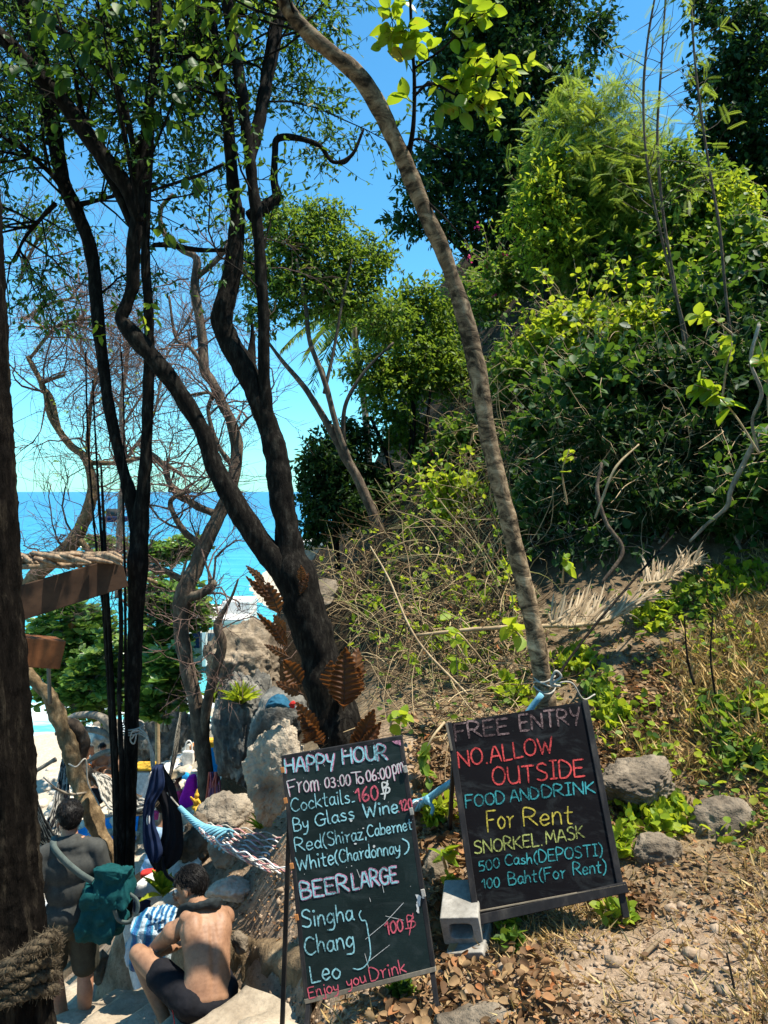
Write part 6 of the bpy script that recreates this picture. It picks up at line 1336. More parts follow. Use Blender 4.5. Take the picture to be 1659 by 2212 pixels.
cushion('blue cushion peeking out behind the magenta triangle cushion', 400, 1688, 16.2, 26, 34, 'cloth_blue', False, 4, 30)
cushion('pink bag seen between the hanging jacket sleeves', 334, 1774, 9.5, 26, 44, 'cloth_pink', False, 5)
cushion('black bag lying on the blue beach towel', 206, 1718, 13.2, 34, 30, 'cloth_black', False, 6)
cushion('teal snorkel bag beside the crouching bather', 240, 1664, 17.2, 22, 26, 'cloth_teal', False, 7)
cushion('red bag on the ground under the hanging jacket', 322, 1892, 7.4, 36, 22, 'cloth_red', False, 8)
cushion('dark blue day bag lying behind the pale log', 312, 1955, 5.65, 36, 24, 'cloth_navy', False, 9)
def towel(label, x, y, d, w, l, mat, rz=0, seed=0):
    u, v = np.meshgrid(np.linspace(-.5, .5, 22), np.linspace(-.5, .5, 22)); c = P(x, y, d); ca, sa = math.cos(rz), math.sin(rz)
    X_ = c[0] + (u * ca - v * sa) * w; Y_ = c[1] + (u * sa + v * ca) * l; Z_ = gz(X_, Y_)
    top = np.stack([X_, Y_, Z_ + .07], -1).reshape(-1, 3); top[:, 2] += fract(top + seed, 4, 3) * .06; bot = top - [0, 0, .03]
    i = np.arange(21)[:, None] * 22; j = np.arange(21)[None]; q = np.stack([i + j, i + j + 1, i + 23 + j, i + 22 + j], -1).reshape(-1, 4); n = 484
    ed = [np.stack([k, k + s, k + s + n, k + n], -1) for k, s in ((np.arange(21), 1), (np.arange(21) + 462, 1), (np.arange(21) * 22, 22), (np.arange(21) * 22 + 21, 22))]
    m = MB(); m.add(np.concatenate([top, bot]), [q, q[:, ::-1] + n] + ed); return tag(m.build('beach_towel', M[mat]), label, 'towel')
towel('bright blue beach towel spread on the stones with a black bag', 212, 1738, 13.2, 1.3, 1.6, 'cloth_blue', .3)
towel('teal beach towel on the stones nearest the curving trunk', 205, 1800, 11.0, .9, 1.2, 'cloth_teal', .2, 3)
towel('white beach sheet spread behind the woman in the straw hat', 395, 1672, 18.5, 1.7, 1.6, 'cloth_white', .1, 5)
towel('pale cloth laid over the ground under the spiky green plant', 345, 1925, 5.85, .5, .5, 'cloth_white', .6, 7)
towel('white towel with a yellow edge on the beach, left of the standing man', 112, 1852, 10.5, .8, 1.0, 'cloth_white', .1, 9)
# teal and green striped cord hammock end hanging behind the standing man's neck
m = MB()
for k in range(5): m.add(*tube(crom([P(190 + k * 3, 1850, 8.2), P(191 + k * 3, 1890, 8.2), P(188 + k * 3.4, 1960, 8.2)], 12), .014, 6))
tag(m.build('hanging_cloth', M['cloth_tealcord']), 'teal cloth strips hanging behind the standing man\'s neck', 'cloth')
m = MB()
for k in range(16): m.add(*tube(crom([P(452 + k * 1.4, 1668, 9.3 + rng.uniform(-.1, .1)), P(450 + k * 1.5 + rng.normal() * 3, 1700, 9.25), P(448 + k * 1.7 + rng.normal() * 4, 1725 + rng.uniform(0, 40), 9.25)], 10), .013, 5), a=k / 16)
tm = NT('tassel'); tm_at = tm.n('ShaderNodeAttribute', attribute_name='rnd'); M['tassel'] = tm.done(tm.pbr(tm.ramp(tm_at.outputs['Fac'], [(0, (.55, .12, .07)), (.3, (.05, .07, .22)), (.6, (.60, .18, .12)), (1, (.04, .05, .16))]), .85))
tag(m.build('hanging_cloth', M['tassel']), 'coral and navy tasselled cloth hung on the crooked bare tree', 'cloth')
# box with orange lid
bx_ = thing('storage_box', 'white box with an orange lid beside the hanging jacket', 'box', P(314, 1745, 10))
m = MB(); box(m, P(312, 1700, 10), .11, .12, .24); bevel(m.build('case', M['cloth_white'], bx_, False), .02); m = MB(); box(m, P(312, 1655, 10), .125, .135, .02); bevel(m.build('lid', M['cloth_orange'] if False else M['cloth_yellow'], bx_, False), .012)
# stacked wooden block tower and table
tb_ = thing('low_table', 'low pale table on the beach behind the crooked bare tree', 'table', P(425, 1690, 17))
m = MB(); box(m, P(420, 1662, 17), .75, .35, .03); bevel(m.build('tabletop', M['white_wall'], tb_, False), .01)
for sx_ in (-.68, .68):
    for sy_ in (-.3, .3): m = MB(); box(m, P(420, 1662, 17) + [sx_, sy_, -.19], .03, .03, .16); m.build('leg', M['wood_weathered'], tb_, False)
bt = thing('block_tower', 'tower of stacked wooden blocks on the low table', 'block game', P(424, 1660, 17))
for r0 in range(6):
    for k in range(3):
        if rng.uniform() < .12: continue
        c = P(424, 1652, 17) + [0, 0, r0 * .085]; o = (k - 1) * .085
        m = MB(); box(m, c + ([o, 0, 0] if r0 % 2 else [0, o, 0]), .040 if r0 % 2 else .125, .125 if r0 % 2 else .040, .039); bevel(m.build('block', M['wood_orange'] if (r0 + k) % 3 else M['wood_weathered'], bt, False), .005)
tg = thing('tote_bag', 'white tote bag standing beside the wooden block tower', 'bag', P(407, 1655, 16.8))
m = MB(); m.add(*softbox(P(407, 1640, 16.8), .13, .07, .20, np.eye(3), .4, 4, 0, .01, 3)); m.build('pouch', M['cloth_white'], tg); m = MB(); m.add(*tube(crom([P(400, 1624, 16.8), P(402, 1606, 16.8), P(409, 1600, 16.8), P(414, 1608, 16.8), P(415, 1624, 16.8)], 16), .018, 6)); m.build('handle', M['cloth_white'], tg)
yc = thing('crate', 'yellow crate above the cyan cushion, right of the crooked bare tree', 'crate', P(456, 1630, 16))
m = MB(); box(m, P(456, 1616, 16), .17, .14, .14); bevel(m.build('case', M['cloth_yellow'], yc, False), .015); m = MB(); box(m, P(456, 1600, 16), .185, .155, .02); bevel(m.build('rim', M['cloth_yellow'], yc, False), .008)
sg_ = thing('statuette', 'small yellow statuette on the flat tan rock before the magenta cushion', 'statue', P(424, 1752, 7.2))
sgv, sgf, sgn = fuse([ell(P(424, 1744, 7.2), (.045, .04, .03)), ell(P(424, 1732, 7.2), (.030, .028, .05)), ell(P(425, 1718, 7.2), (.024, .024, .028)), cone(P(425, 1712, 7.2), P(426, 1704, 7.2), .014, .004), cone(P(419, 1730, 7.18), P(412, 1722, 7.15), .014, .010), cone(P(429, 1730, 7.18), P(434, 1738, 7.15), .014, .010)], .006, 2)
m = MB(); m.add(sgv, sgf); m.build('figure', M['cloth_yellow'], sg_)
m = MB(); m.add(*softbox(P(438, 1752, 7.0), .07, .05, .022, np.eye(3), .5, 4, 0, .02, 6)); tag(m.build('cloth', M['cloth_yellow']), 'crumpled yellow cloth beside the yellow statuette', 'cloth')
bc_ = thing('folded_umbrella', 'folded blue cloth with a red and white end lying on the dark sloping boulder', 'umbrella', P(610, 1525, 7.3))
V, f = ico(5); q = V * [.13, .10, .055]; q += nrm(V) * (np.array([noise.ridged_multi_fractal(Vector(p * [9, 9, 16]), .9, 2.1, 4, .9, 2) for p in q]) * .022 - .02)[:, None]; q[:, 2] -= .5 * q[:, 0] ** 2 / .13
m = MB(); m.add(P(602, 1513, 7.25) + q, [f]); m.build('canopy', M['cloth_tarp'], bc_)
def flap_(c, w, h, name, mt, sd):
    V, f = ico(4); q = V * [w, .02, h]; q[:, 2] *= np.clip(1 + q[:, 0] / w * .6, .2, 2); q += nrm(V) * (fract(q + sd, 18, 3) * .012)[:, None]; m = MB(); m.add(c + q, [f]); m.build(name, M[mt], bc_)
flap_(P(630, 1523, 7.16), .034, .034, 'red_end', 'cloth_red', 1); flap_(P(641, 1528, 7.15), .018, .022, 'white_end', 'cloth_white', 4)

# striped blue plastic bag by the seated man
def bagmat(nm='bag_stripes', sc_=3.1):
    t = NT(nm); v = t.coord((1, 1, 1)); w = t.n('ShaderNodeTexWave', wave_type='BANDS', bands_direction='X'); w.inputs['Scale'].default_value = sc_; w.inputs['Distortion'].default_value = 3.0; w.inputs['Detail'].default_value = 1; t.l(v, w.inputs[0])
    nz = t.noise(v, 26, 5, .7); col = t.ramp(w.outputs['Fac'], [(.20, (.010, .085, .24)), (.28, (.03, .22, .38)), (.58, (.05, .27, .42)), (.66, (.42, .50, .55))])
    return t.done(t.pbr(col, .35, t.bump(nz, .9, .03), .4))
bg_ = thing('plastic_bag', 'blue striped plastic bag leaning by the knee of the seated man', 'bag', P(312, 2060, 5.25))
V, f = ico(5); V = V.copy(); q = np.sign(V) * abs(V) ** .55 * [.155, .14, .185]; q += nrm(V) * (np.array([noise.ridged_multi_fractal(Vector(p * 9), .9, 2.1, 4, .9, 2) for p in q]) * .026 - .02)[:, None]; q[:, 0] += q[:, 2] * .12
m = MB(); m.add(P(330, 2028, 5.15) + q, [f]); m.build('sack', bagmat(), bg_)
V, f = ico(5); q = V * [.125, .10, .075]; q += nrm(V) * (np.array([noise.ridged_multi_fractal(Vector(p * 13 + np.array([3, 1, 7])), .8, 2.2, 5, .9, 2) for p in q]) * .030 - .03)[:, None]
m = MB(); m.add(P(352, 1985, 5.12) + q, [f]); m.build('crumpled_mouth', bagmat('bag_mouth', 9.0), bg_)
# pale log edging the planted bed, with a spiky plant
m = MB(); V, Fs, c = limb([(300, 2000, 5.5, 30), (340, 1970, 5.52, 34), (380, 1938, 5.55, 34), (420, 1908, 5.6, 30), (440, 1893, 5.65, 26)], 50, 14, .15, 7); m.add(V, Fs); tag(m.build('log', M['bark_banded'] if False else M['rock_pale']), 'pale barkless log lying behind the blue striped bag', 'log')
def spiky(label, x, y, d, n, L, mat, w=.16, group=None):
    t = thing('spiky_plant', label, 'plant', P(x, y, d)); c = P(x, y, d); 
    a = rng.uniform(0, 6.28, n); el = rng.uniform(.45, 1.4, n); dd = np.stack([np.cos(a) * np.cos(el), np.sin(a) * np.cos(el), np.sin(el)], -1)
    m = MB(); leaves(m, c + dd * .01, dd, nrm(UP - dd * .2 + rng.normal(size=(n, 3)) * .2), L * rng.uniform(.6, 1.1, n), BIG, None, w * 2.2); m.build('leaf_rosette', M[mat], t); return t
spiky('bright green spiky plant behind the seated man\'s head, by the pale log', 350, 1935, 5.7, 20, .25, 'leaf_bright')
spiky('bright green strap leaved plant rooted on top of the dark cliff boulder', 522, 1522, 9.0, 60, .30, 'leaf_bright', .16)
spiky('small green fern on the cliff ledge left of the dark cliff boulder', 462, 1520, 11, 26, .4, 'leaf_mid', .08)
spiky('little bright plant on the bare earth below the tall pitted rock', 562, 1793, 5.6, 30, .13, 'leaf_bright')
# hut eave
ht = thing('hut_roof', 'thatched hut eave with a dark brown rafter sticking out past the left trunk', 'hut', P(60, 1700, 4.6))
m = MB(); beam(m, P(20, 1310, 4.6), P(268, 1234, 5.0), .03, .215, nrm([.05, 0, 1])); bevel(m.build('rafter', M['wood_brown'], ht, False), .004)
m = MB()
for k in range(150):
    u = rng.uniform(0, 1); yb = np.interp(u, [0, 1], [1216, 1208]); x0 = rng.uniform(-60, 240); ddp = rng.uniform(4.7, 6.2)
    p = P(x0, 1200 + rng.uniform(-6, 12) + (ddp - 5) * 2, ddp); q = p + np.array([rng.uniform(.15, .35), rng.uniform(-.25, .05), rng.uniform(-.05, .0)]); q[0] = min(q[0], P(262, 1200, q[1])[0])
    m.add(*tube(np.array([p, (p + q) / 2 + [0, 0, .008], q]), np.array([.02, .018, .008]) , 4))
V_ = [P(-80, 1198, 6.3), P(240, 1196, 6.3), P(266, 1208, 5.0), P(20, 1222, 4.65)]; V_ = np.array(V_ + [v - [0, 0, .03] for v in V_]); m.add(V_, [np.array([[0, 1, 2, 3], [7, 6, 5, 4], [0, 3, 7, 4], [3, 2, 6, 7], [2, 1, 5, 6], [1, 0, 4, 5]])])
m.build('thatch', M['thatch'], ht)
m = MB(); beam(m, P(-30, 1398, 4.0), P(126, 1410, 4.25), .17, .16); bevel(m.build('floor_joist', M['wood_joist'], ht, False), .006)
m = MB(); beam(m, P(30, 1300, 4.9), P(30, 2100, 4.9), .10, .10, np.array([0, 1, 0])); m.build('post', M['wood_brown'], ht, False)
m = MB(); m.add(*tube(crom([P(104, 1420, 7), P(108, 1520, 7)], 6), .02, 6)); tag(m.build('stake', M['wood_weathered']), 'thin weathered stake below the orange joist end', 'stake')
# rope round the near trunk
rb = thing('thick_rope', 'thick hairy rope wound round the near dark trunk', 'rope', P(40, 2100, 2.2))
def twisted(path, R0, n):
    C_ = crom(path, n); T = nrm(np.gradient(C_, axis=0)); S_ = nrm(np.cross(T, np.array([.2, .9, .4]))); B_ = np.cross(T, S_); L = np.concatenate([[0], np.cumsum(np.linalg.norm(np.diff(C_, axis=0), axis=1))]); o = MB()
    for k in range(3):
        a = L / (R0 * 4.6) * 6.28 / 1.6 + k * 2.094; o.add(*tube(C_ + (S_ * np.cos(a)[:, None] + B_ * np.sin(a)[:, None]) * R0 * .52, R0 * .56, 9))
    hs = rng.integers(0, n, n * 5); p = C_[hs] + nrm(rng.normal(size=(len(hs), 3))) * R0 * .9; e = p + rng.normal(size=p.shape) * R0 * .6; o.add(*tubes_v(np.stack([p, (p + e) / 2 + rng.normal(size=p.shape) * R0 * .1, e], 1), np.full((len(hs), 3), .0009), 3)); return o
twisted([P(-90, 2135, 2.0), P(-20, 2115, 2.02), P(40, 2070, 2.05), P(90, 2035, 2.1), P(115, 2022, 2.16), P(122, 2045, 2.24)], .018, 260).build('strand', M['rope_hairy'], rb)
for k, (y0, y1) in enumerate([(2070, 2052), (2098, 2082), (2124, 2112), (2150, 2142)]):
    twisted([P(-130, y0 + 60, 2.15), P(-50, y0 + 40, 2.16), P(20, y0 + 10, 2.175), P(80, y1, 2.22), P(112, y1 - 5, 2.30), P(120, y1 - 5, 2.42)], .0165, 200).build('strand', M['rope_hairy'], rb)
# far white building and boat
bw = thing('building', 'white seaside building with square columns, half hidden behind the sea almond leaves', 'building', P(430, 1460, 34))
def bb(name, x0, y0, x1, y1, d, dep, mat='white_wall'):
    a = P(x0, y0, d); b = P(x1, y1, d); m = MB(); box(m, (a + b) / 2 + [0, dep / 2, 0], abs(b[0] - a[0]) / 2, dep / 2, abs(a[2] - b[2]) / 2); bevel(m.build(name, M[mat], bw, False), .03)
bb('wall', 300, 1385, 520, 1470, 35.5, 3, 'concrete'); bb('roof_slab', 395, 1330, 452, 1340, 34, 3.5); bb('roof_slab', 440, 1338, 530, 1346, 34.5, 3); bb('floor_slab', 300, 1400, 400, 1420, 34.2, 1)
for x in (356, 402, 436): bb('column', x, 1340, x + 9, 1440, 33.8, .3)
bb('balcony', 395, 1300, 420, 1330, 37, 2); bb('window', 412, 1350, 432, 1400, 35.3, .1, 'cloth_navy'); bb('window', 366, 1372, 396, 1398, 35.3, .1, 'cloth_navy'); bb('terrace_wall', 330, 1405, 405, 1425, 33.2, .5); bb('low_wall', 480, 1300, 540, 1360, 36, 2)
bw2 = thing('building', 'pale concrete wall and block glimpsed behind the dry brush beside the big forked trunk', 'building', P(670, 1290, 28)); bw_ = bw; bw = bw2
bb('wall', 640, 1180, 700, 1260, 28, 2, 'concrete'); bb('roof_slab', 632, 1170, 712, 1180, 27.8, 2.6); bb('wall', 860, 960, 910, 1080, 32, 2); bb('railing', 850, 1068, 915, 1074, 31.8, .1)
bt_ = thing('boat', 'distant dark boat on the sea between the dark trunks', 'boat', P(250, 1125, 200))
cb = P(250, 1122, 200); V, f = ico(3); m = MB(); m.add(cb + np.sign(V) * abs(V) ** .6 * [4.2, 1.5, 1.0] * np.where(V[:, 2:] < 0, .8, 1) , [f]); m.build('hull', M['cloth_navy'], bt_); m = MB(); box(m, cb + [-.5, 0, 1.9], 1.8, 1.0, 1.0); m.build('cabin', M['cloth_grey'], bt_); m = MB(); m.add(*tube(np.array([cb + [.6, 0, 1], cb + [.6, 0, 6.5]]), .12, 6)); m.build('mast', M['cloth_black'], bt_)
# ================================================================ PLANTS ON THE SLOPE AND THE GROUND
def inpoly(x, y, poly):
    r = np.zeros(len(x), bool); q = np.array(poly, float); j = len(q) - 1
    for i in range(len(q)):
        c = (q[i, 1] > y) != (q[j, 1] > y); r ^= c & (x < (q[j, 0] - q[i, 0]) * (y - q[i, 1]) / (q[j, 1] - q[i, 1] + 1e-9) + q[i, 0]); j = i
    return r
def scatter(poly, n, mask=None):
    q = np.array(poly); lo, hi = q.min(0), q.max(0); x = rng.uniform(lo[0], hi[0], n * 3); y = rng.uniform(lo[1], hi[1], n * 3); k = inpoly(x, y, poly)
    if mask is not None: k &= mask(x, y)
    x, y = x[k][:n], y[k][:n]; d = hit(x, y); k = ~np.isnan(d); x, y, d = x[k], y[k], d[k]
    X_ = (x - 829.5) * d / F + rng.normal(size=len(d)) * .02 * d / 4; Y_ = d + rng.normal(size=len(d)) * .06 * d / 4
    return np.stack([X_, Y_, GZ(X_, Y_)], -1), d, x, y
def nz2(x, y, s, o=0): return np.array([noise.fractal(Vector((a * s, b * s, o)), 1, 2, 3) for a, b in zip(x, y)])

def shrub(label, x, y, rx, ry, mat, n, size, tpl=ROUND, per=7, name='shrub', flowers=None, L=.28, fwd=.75, wid=1.0, d=None, shell=.4):
    foot = hit([x], [y + ry * .8])[0]
    if np.isnan(foot): foot = 20.0
    d = d or foot - rx * foot / F * fwd
    base = P(x, y + ry, d); base[2] = min(base[2], float(GZ(np.array([base[0]]), np.array([base[1]]))[0]) + .05)
    t = thing(name, label, 'shrub', base)
    bl = pxblobs([(x, y, d, rx, ry, rx * .8)] + [(x + rng.uniform(-.7, .7) * rx, y + rng.uniform(-.7, .5) * ry, d + rng.uniform(-.3, .3) * rx * d / F, rx * rng.uniform(.35, .6), ry * rng.uniform(.35, .6)) for k in range(5)])
    for k in range(3):
        c = bl[k][0]; V, Fs = tube(crom([base + rng.normal(size=3) * .04, (base + c) / 2 + rng.normal(size=3) * .1, c], 12), np.linspace(.016, .006, 12), 6); m = MB(); m.add(V, Fs); m.build('stem', M['bark_grey'], t)
    tw = blob_twigs(bl, n, L, shell, 4, .2)
    ns = int(n * .16); c0 = np.array([bl[i][0] for i in rng.integers(0, len(bl), ns)]); dd = nrm(rng.normal(size=(ns, 3)) * [1, 1, .6] + UP * .55); Lh = rx * d / F * rng.uniform(.9, 2.0, ns)[:, None]
    sh_ = np.stack([c0 + dd * Lh * q - UP * q * q * rng.uniform(0, .25, (ns, 1)) + rng.normal(size=(ns, 3)) * .02 for q in (.35, .6, .85, 1.05)], 1); tw = np.concatenate([tw, sh_]); n = len(tw); m = MB(); m.add(*tubes_v(tw, taper(n, 4, .0045, .0016), 3)); m.build('twigs', M['twig_tan'], t)
    m = MB(); leaves_on(m, tw, per, size, tpl, .25, wid=wid); m.build('foliage', M[mat], t)
    if flowers:
        for q in rng.choice(n, flowers, False):
            m = MB(); p = tw[q, -1] + rng.normal(size=(6, 3)) * .03; leaves(m, p, rng.normal(size=p.shape), rng.normal(size=p.shape), .07, ROUND); m.build('flower', M['petal'], t)
    return t
M['petal'] = leafmat('petal', [(0, (.45, .02, .12)), (1, (.70, .05, .22))], (.8, .05, .2), .35)
SH = [
 ('sunlit yellow green shrub right of the leaning trunk at mid height', 1200, 745, 95, 85, 'leaf_bright', 420, .105),
 ('flowering shrub with pink blossoms high on the slope beside the leaning trunk', 1130, 590, 80, 60, 'leaf_mid', 420, .10, 9),
 ('green shrub tucked right against the leaning trunk below the dark tree', 1060, 650, 65, 60, 'leaf_mid', 330, .10),
 ('dark leaved shrub below the feathery tree', 1320, 620, 90, 70, 'leaf_vine', 420, .11),
 ('light green shrub at the foot of the tallest sapling', 1430, 600, 75, 60, 'leaf_bright', 330, .12),
 ('vine covered shrub left of the dark corner tree foot', 1530, 690, 95, 75, 'leaf_vine', 420, .12),
 ('green shrub under the hanging vines at the right edge', 1625, 570, 70, 80, 'leaf_mid', 330, .12),
 ('sunlit leafy shrub between the yellow green shrub and the saplings', 1390, 710, 85, 65, 'leaf_bright', 330, .10),
 ('vine tangle under the yellow green shrub', 1290, 830, 95, 70, 'leaf_vine', 400, .105, 0, 8.3),
 ('broken green shrub close right of the leaning trunk above the dry brush', 1125, 830, 60, 60, 'leaf_mid', 280, .10),
 ('dark broad leaved shrub at the right edge, middle height', 1610, 850, 95, 85, 'leaf_dark', 400, .13, 0, 7.9),
 ('dark vine mound below the saplings', 1460, 830, 95, 75, 'leaf_dark', 400, .12, 0, 8.3),
 ('shaded vine mound in the dark hollow above the fallen palm frond', 1350, 950, 95, 75, 'leaf_dark', 400, .11, 0, 8.0),
 ('half lit vines hanging right of the leaning trunk, over the dark hollow', 1200, 920, 75, 60, 'leaf_vine', 320, .10),
 ('dark shrub behind the pale forked branch at right', 1560, 980, 95, 70, 'leaf_dark', 400, .12),
 ('shaded low shrub behind the palm frond', 1250, 1070, 80, 55, 'leaf_dark', 320, .10),
 ('dark creeping shrub right of the shaded low shrub', 1430, 1070, 95, 60, 'leaf_dark', 360, .10),
 ('leafy creeper bank at the right edge above the sunlit grass', 1600, 1100, 90, 60, 'leaf_vine', 380, .09),
 ('small vine bush at the lower right side of the leaning trunk', 1165, 1090, 45, 50, 'leaf_vine', 200, .09),
 ('yellowing green bush behind the leaning trunk, left side', 985, 810, 65, 65, 'leaf_mid', 330, .10),
 ('small green bush at the left foot of the flowering shrub', 975, 700, 60, 60, 'leaf_mid', 300, .10),
 ('pale flecked shrub on the crest under the feathery tree', 1230, 500, 75, 60, 'leaf_bright', 350, .10),
 ('green shrub on the crest right of the feathery tree trunk', 1380, 500, 80, 60, 'leaf_mid', 330, .12),
 ('small shrub in the sky gap below the black evergreen tree', 1110, 520, 50, 45, 'leaf_mid', 240, .10),
 ('vine draped shrub on the crest before the dark corner tree', 1560, 490, 80, 65, 'leaf_vine', 330, .12),
 ('dark shrub at the far right under the corner tree', 1655, 720, 60, 70, 'leaf_dark', 280, .12),
 ('yellow green climber growing over the dry brush', 985, 1075, 65, 45, 'leaf_bright', 240, .10),
 ('sparse green climber on the upper dry brush beside the leaning trunk', 1000, 940, 50, 50, 'leaf_mid', 200, .09),
 ('pink flowered bush behind the dry brush', 945, 1010, 40, 40, 'leaf_vine', 220, .10, 8),
 ('leafy shrub on the crest between the feathery tree and the saplings', 1300, 430, 80, 55, 'leaf_mid', 330, .12),
 ('shrub on the crest behind the lone brown sapling', 1470, 440, 70, 60, 'leaf_mid', 300, .12),
 ('green shrub on the skyline at the right edge', 1650, 400, 70, 70, 'leaf_vine', 300, .12),
 ('feathery shrub spreading before the saplings, lower half', 1500, 560, 80, 55, 'leaf_feather', 200, .22),
 ('light feathery shrub beside the yellow green shrub, on its right', 1300, 730, 60, 55, 'leaf_feather', 150, .20),
]
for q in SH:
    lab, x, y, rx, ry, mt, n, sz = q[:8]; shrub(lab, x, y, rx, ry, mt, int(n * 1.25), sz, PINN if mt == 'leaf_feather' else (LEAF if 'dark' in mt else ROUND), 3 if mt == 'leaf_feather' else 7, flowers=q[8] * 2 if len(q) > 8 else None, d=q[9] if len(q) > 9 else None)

for lab, x, y, rx, ry, mt, n in [('vine covered shrub high on the slope, right of the dark corner tree foot', 1800, 520, 110, 110, 'leaf_vine', 420), ('dark shrub on the middle slope, right of the broad yellowing plant', 1800, 780, 120, 110, 'leaf_dark', 420), ('leafy shrub on the slope, right of the pale forked branch', 1800, 1020, 120, 90, 'leaf_vine', 420), ('dark shrub farthest to the right on the middle slope', 2010, 700, 140, 120, 'leaf_dark', 420), ('green shrub farthest to the right, lower on the slope', 2010, 960, 130, 100, 'leaf_mid', 420)]:
    shrub(lab, x, y, rx, ry, mt, n, .12, LEAF, 7)
# undergrowth matting the slope
HILL = [(880, 620), (1000, 560), (1150, 470), (1300, 390), (1450, 320), (1659, 180), (2500, 60), (2500, 1150), (1680, 1200), (1560, 1170), (1450, 1190), (1300, 1240), (1170, 1230), (1110, 1150), (1000, 900), (900, 760)]
def undergrowth(name, label, n, mat, size, hmax, tpl, per=6):
    p, d, x, y = scatter(HILL, n); N = len(p); p[:, 2] += rng.uniform(0, 1, N) ** 1.5 * hmax * .6 - .05; dr = nrm(rng.normal(size=(N, 3)) * [1, 1, .5] + [-.2, -.6, .3]); L = rng.uniform(.2, .5, N)[:, None]
    tw = np.stack([p, p + dr * L * .35 + UP * .03, p + dr * L * .7 + UP * .02, p + dr * L - UP * .06], 1); tw = tw + rng.normal(size=tw.shape) * .02
    m = MB(); leaves_on(m, tw, per, size, tpl, .3); o = m.build(name, M[mat]); tag(o, label, 'undergrowth', kind='stuff')
    return tw
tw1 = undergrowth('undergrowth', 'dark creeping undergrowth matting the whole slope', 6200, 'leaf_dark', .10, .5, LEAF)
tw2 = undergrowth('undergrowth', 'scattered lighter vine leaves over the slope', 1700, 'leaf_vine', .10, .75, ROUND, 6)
m = MB(); m.add(*tubes_v(np.concatenate([tw1, tw2]), taper(len(tw1) + len(tw2), 4, .005, .002), 3)); tag(m.build('undergrowth_stems', M['bark_grey']), 'thin tangled stems of the undergrowth', 'stems', kind='stuff')
# pale dead vines dangling across the dark hollow
def arcs(poly, n, Lr, rr, mat, label, name, up=.25, grav=.9, hm=.8, k=9, side=1.0):
    p, d, x, y = scatter(poly, n); N = len(p); p[:, 2] += rng.uniform(0, hm, N); v = nrm(rng.normal(size=(N, 3)) * [side, .7, .5] + UP * up); L = rng.uniform(*Lr, N)[:, None]; out = [p]
    cu = rng.normal(size=(N, 3)) * .22
    for s in range(k - 1):
        v = nrm(v + cu + rng.normal(size=(N, 3)) * .10 - UP * grav / k); out.append(out[-1] + v * L / (k - 1))
    T_ = np.stack(out, 1); g = GZ(T_[..., 0], T_[..., 1]); T_[..., 2] = np.maximum(T_[..., 2], g + .01)
    m = MB(); m.add(*tubes_v(T_, taper(N, k, rr, rr * .45), 4), np.repeat(rng.uniform(0, 1, N), k * 4)); return tag(m.build(name, M[mat]), label, 'brush', kind='stuff'), T_
arcs([(1120, 880), (1300, 860), (1600, 900), (1640, 1120), (1400, 1200), (1180, 1220), (1110, 1060)], 260, (.5, 1.5), .0055, 'twig_tan', 'pale dead vine stems dangling across the dark hollow', 'dead_vines', .3, 1.6, .9)
BR = [(700, 1110), (760, 1060), (830, 1100), (900, 1080), (1000, 1060), (1080, 1140), (1110, 1260), (1130, 1420), (1060, 1480), (900, 1500), (760, 1420), (690, 1330)]
arcs(BR, 760, (.35, 1.1), .0058, 'brush_tan', 'dense sunlit tangle of dry tan stems right of the fern clad tree', 'dry_brush', .55, 1.3, .55)
arcs(BR, 300, (.8, 1.7), .0045, 'brush_tan', 'long arching dry canes rising out of the tangle', 'dry_canes', .9, 1.5, .35)
arcs([(930, 860), (1000, 820), (1100, 860), (1120, 1000), (1090, 1080), (960, 1060)], 380, (.4, 1.2), .0055, 'brush_tan', 'dry tan brush behind the upper leaning trunk', 'dry_brush', .4, 1.3, .5)
arcs([(880, 1330), (1180, 1360), (1180, 1500), (960, 1640), (850, 1560), (760, 1480)], 420, (.2, .8), .0040, 'brush_tan', 'fallen dry twigs lying between the fern clad tree and the leaning trunk', 'fallen_twigs', .1, 1.0, .10)
arcs([(430, 1330), (560, 1300), (570, 1480), (450, 1490)], 90, (.5, 1.4), .007, 'twig_tan', 'dry upright stems on top of the grey cliff rock', 'dry_stems', 1.6, .3, .1, side=.4)
arcs([(520, 1180), (640, 1180), (640, 1330), (500, 1340)], 160, (.6, 1.6), .008, 'twig_tan', 'dry brush between the sea and the fern clad trunk', 'dry_brush', .9, 1.0, .3)
p, d, x, y = scatter(BR, 330); p[:, 2] += rng.uniform(.1, .6, len(p)); m = MB(); dr = nrm(rng.normal(size=(len(p), 3)) + UP * .4); tw = np.stack([p, p + dr * .08, p + dr * .16], 1); leaves_on(m, tw, 4, .075, ROUND, .2); tag(m.build('vine_leaves', M['leaf_bright']), 'stray vine leaves caught in the dry brush', 'vine leaves', kind='stuff')
p, d, x, y = scatter(BR, 500); p[:, 2] += rng.uniform(.05, .5, len(p)); m = MB(); leaves(m, p, rng.normal(size=p.shape), rng.normal(size=p.shape), .07 * rng.uniform(.5, 1.2, len(p)), LEAF); tag(m.build('dead_leaves', M['leaf_dry']), 'curled dead leaves caught in the dry brush', 'dead leaves', kind='stuff')
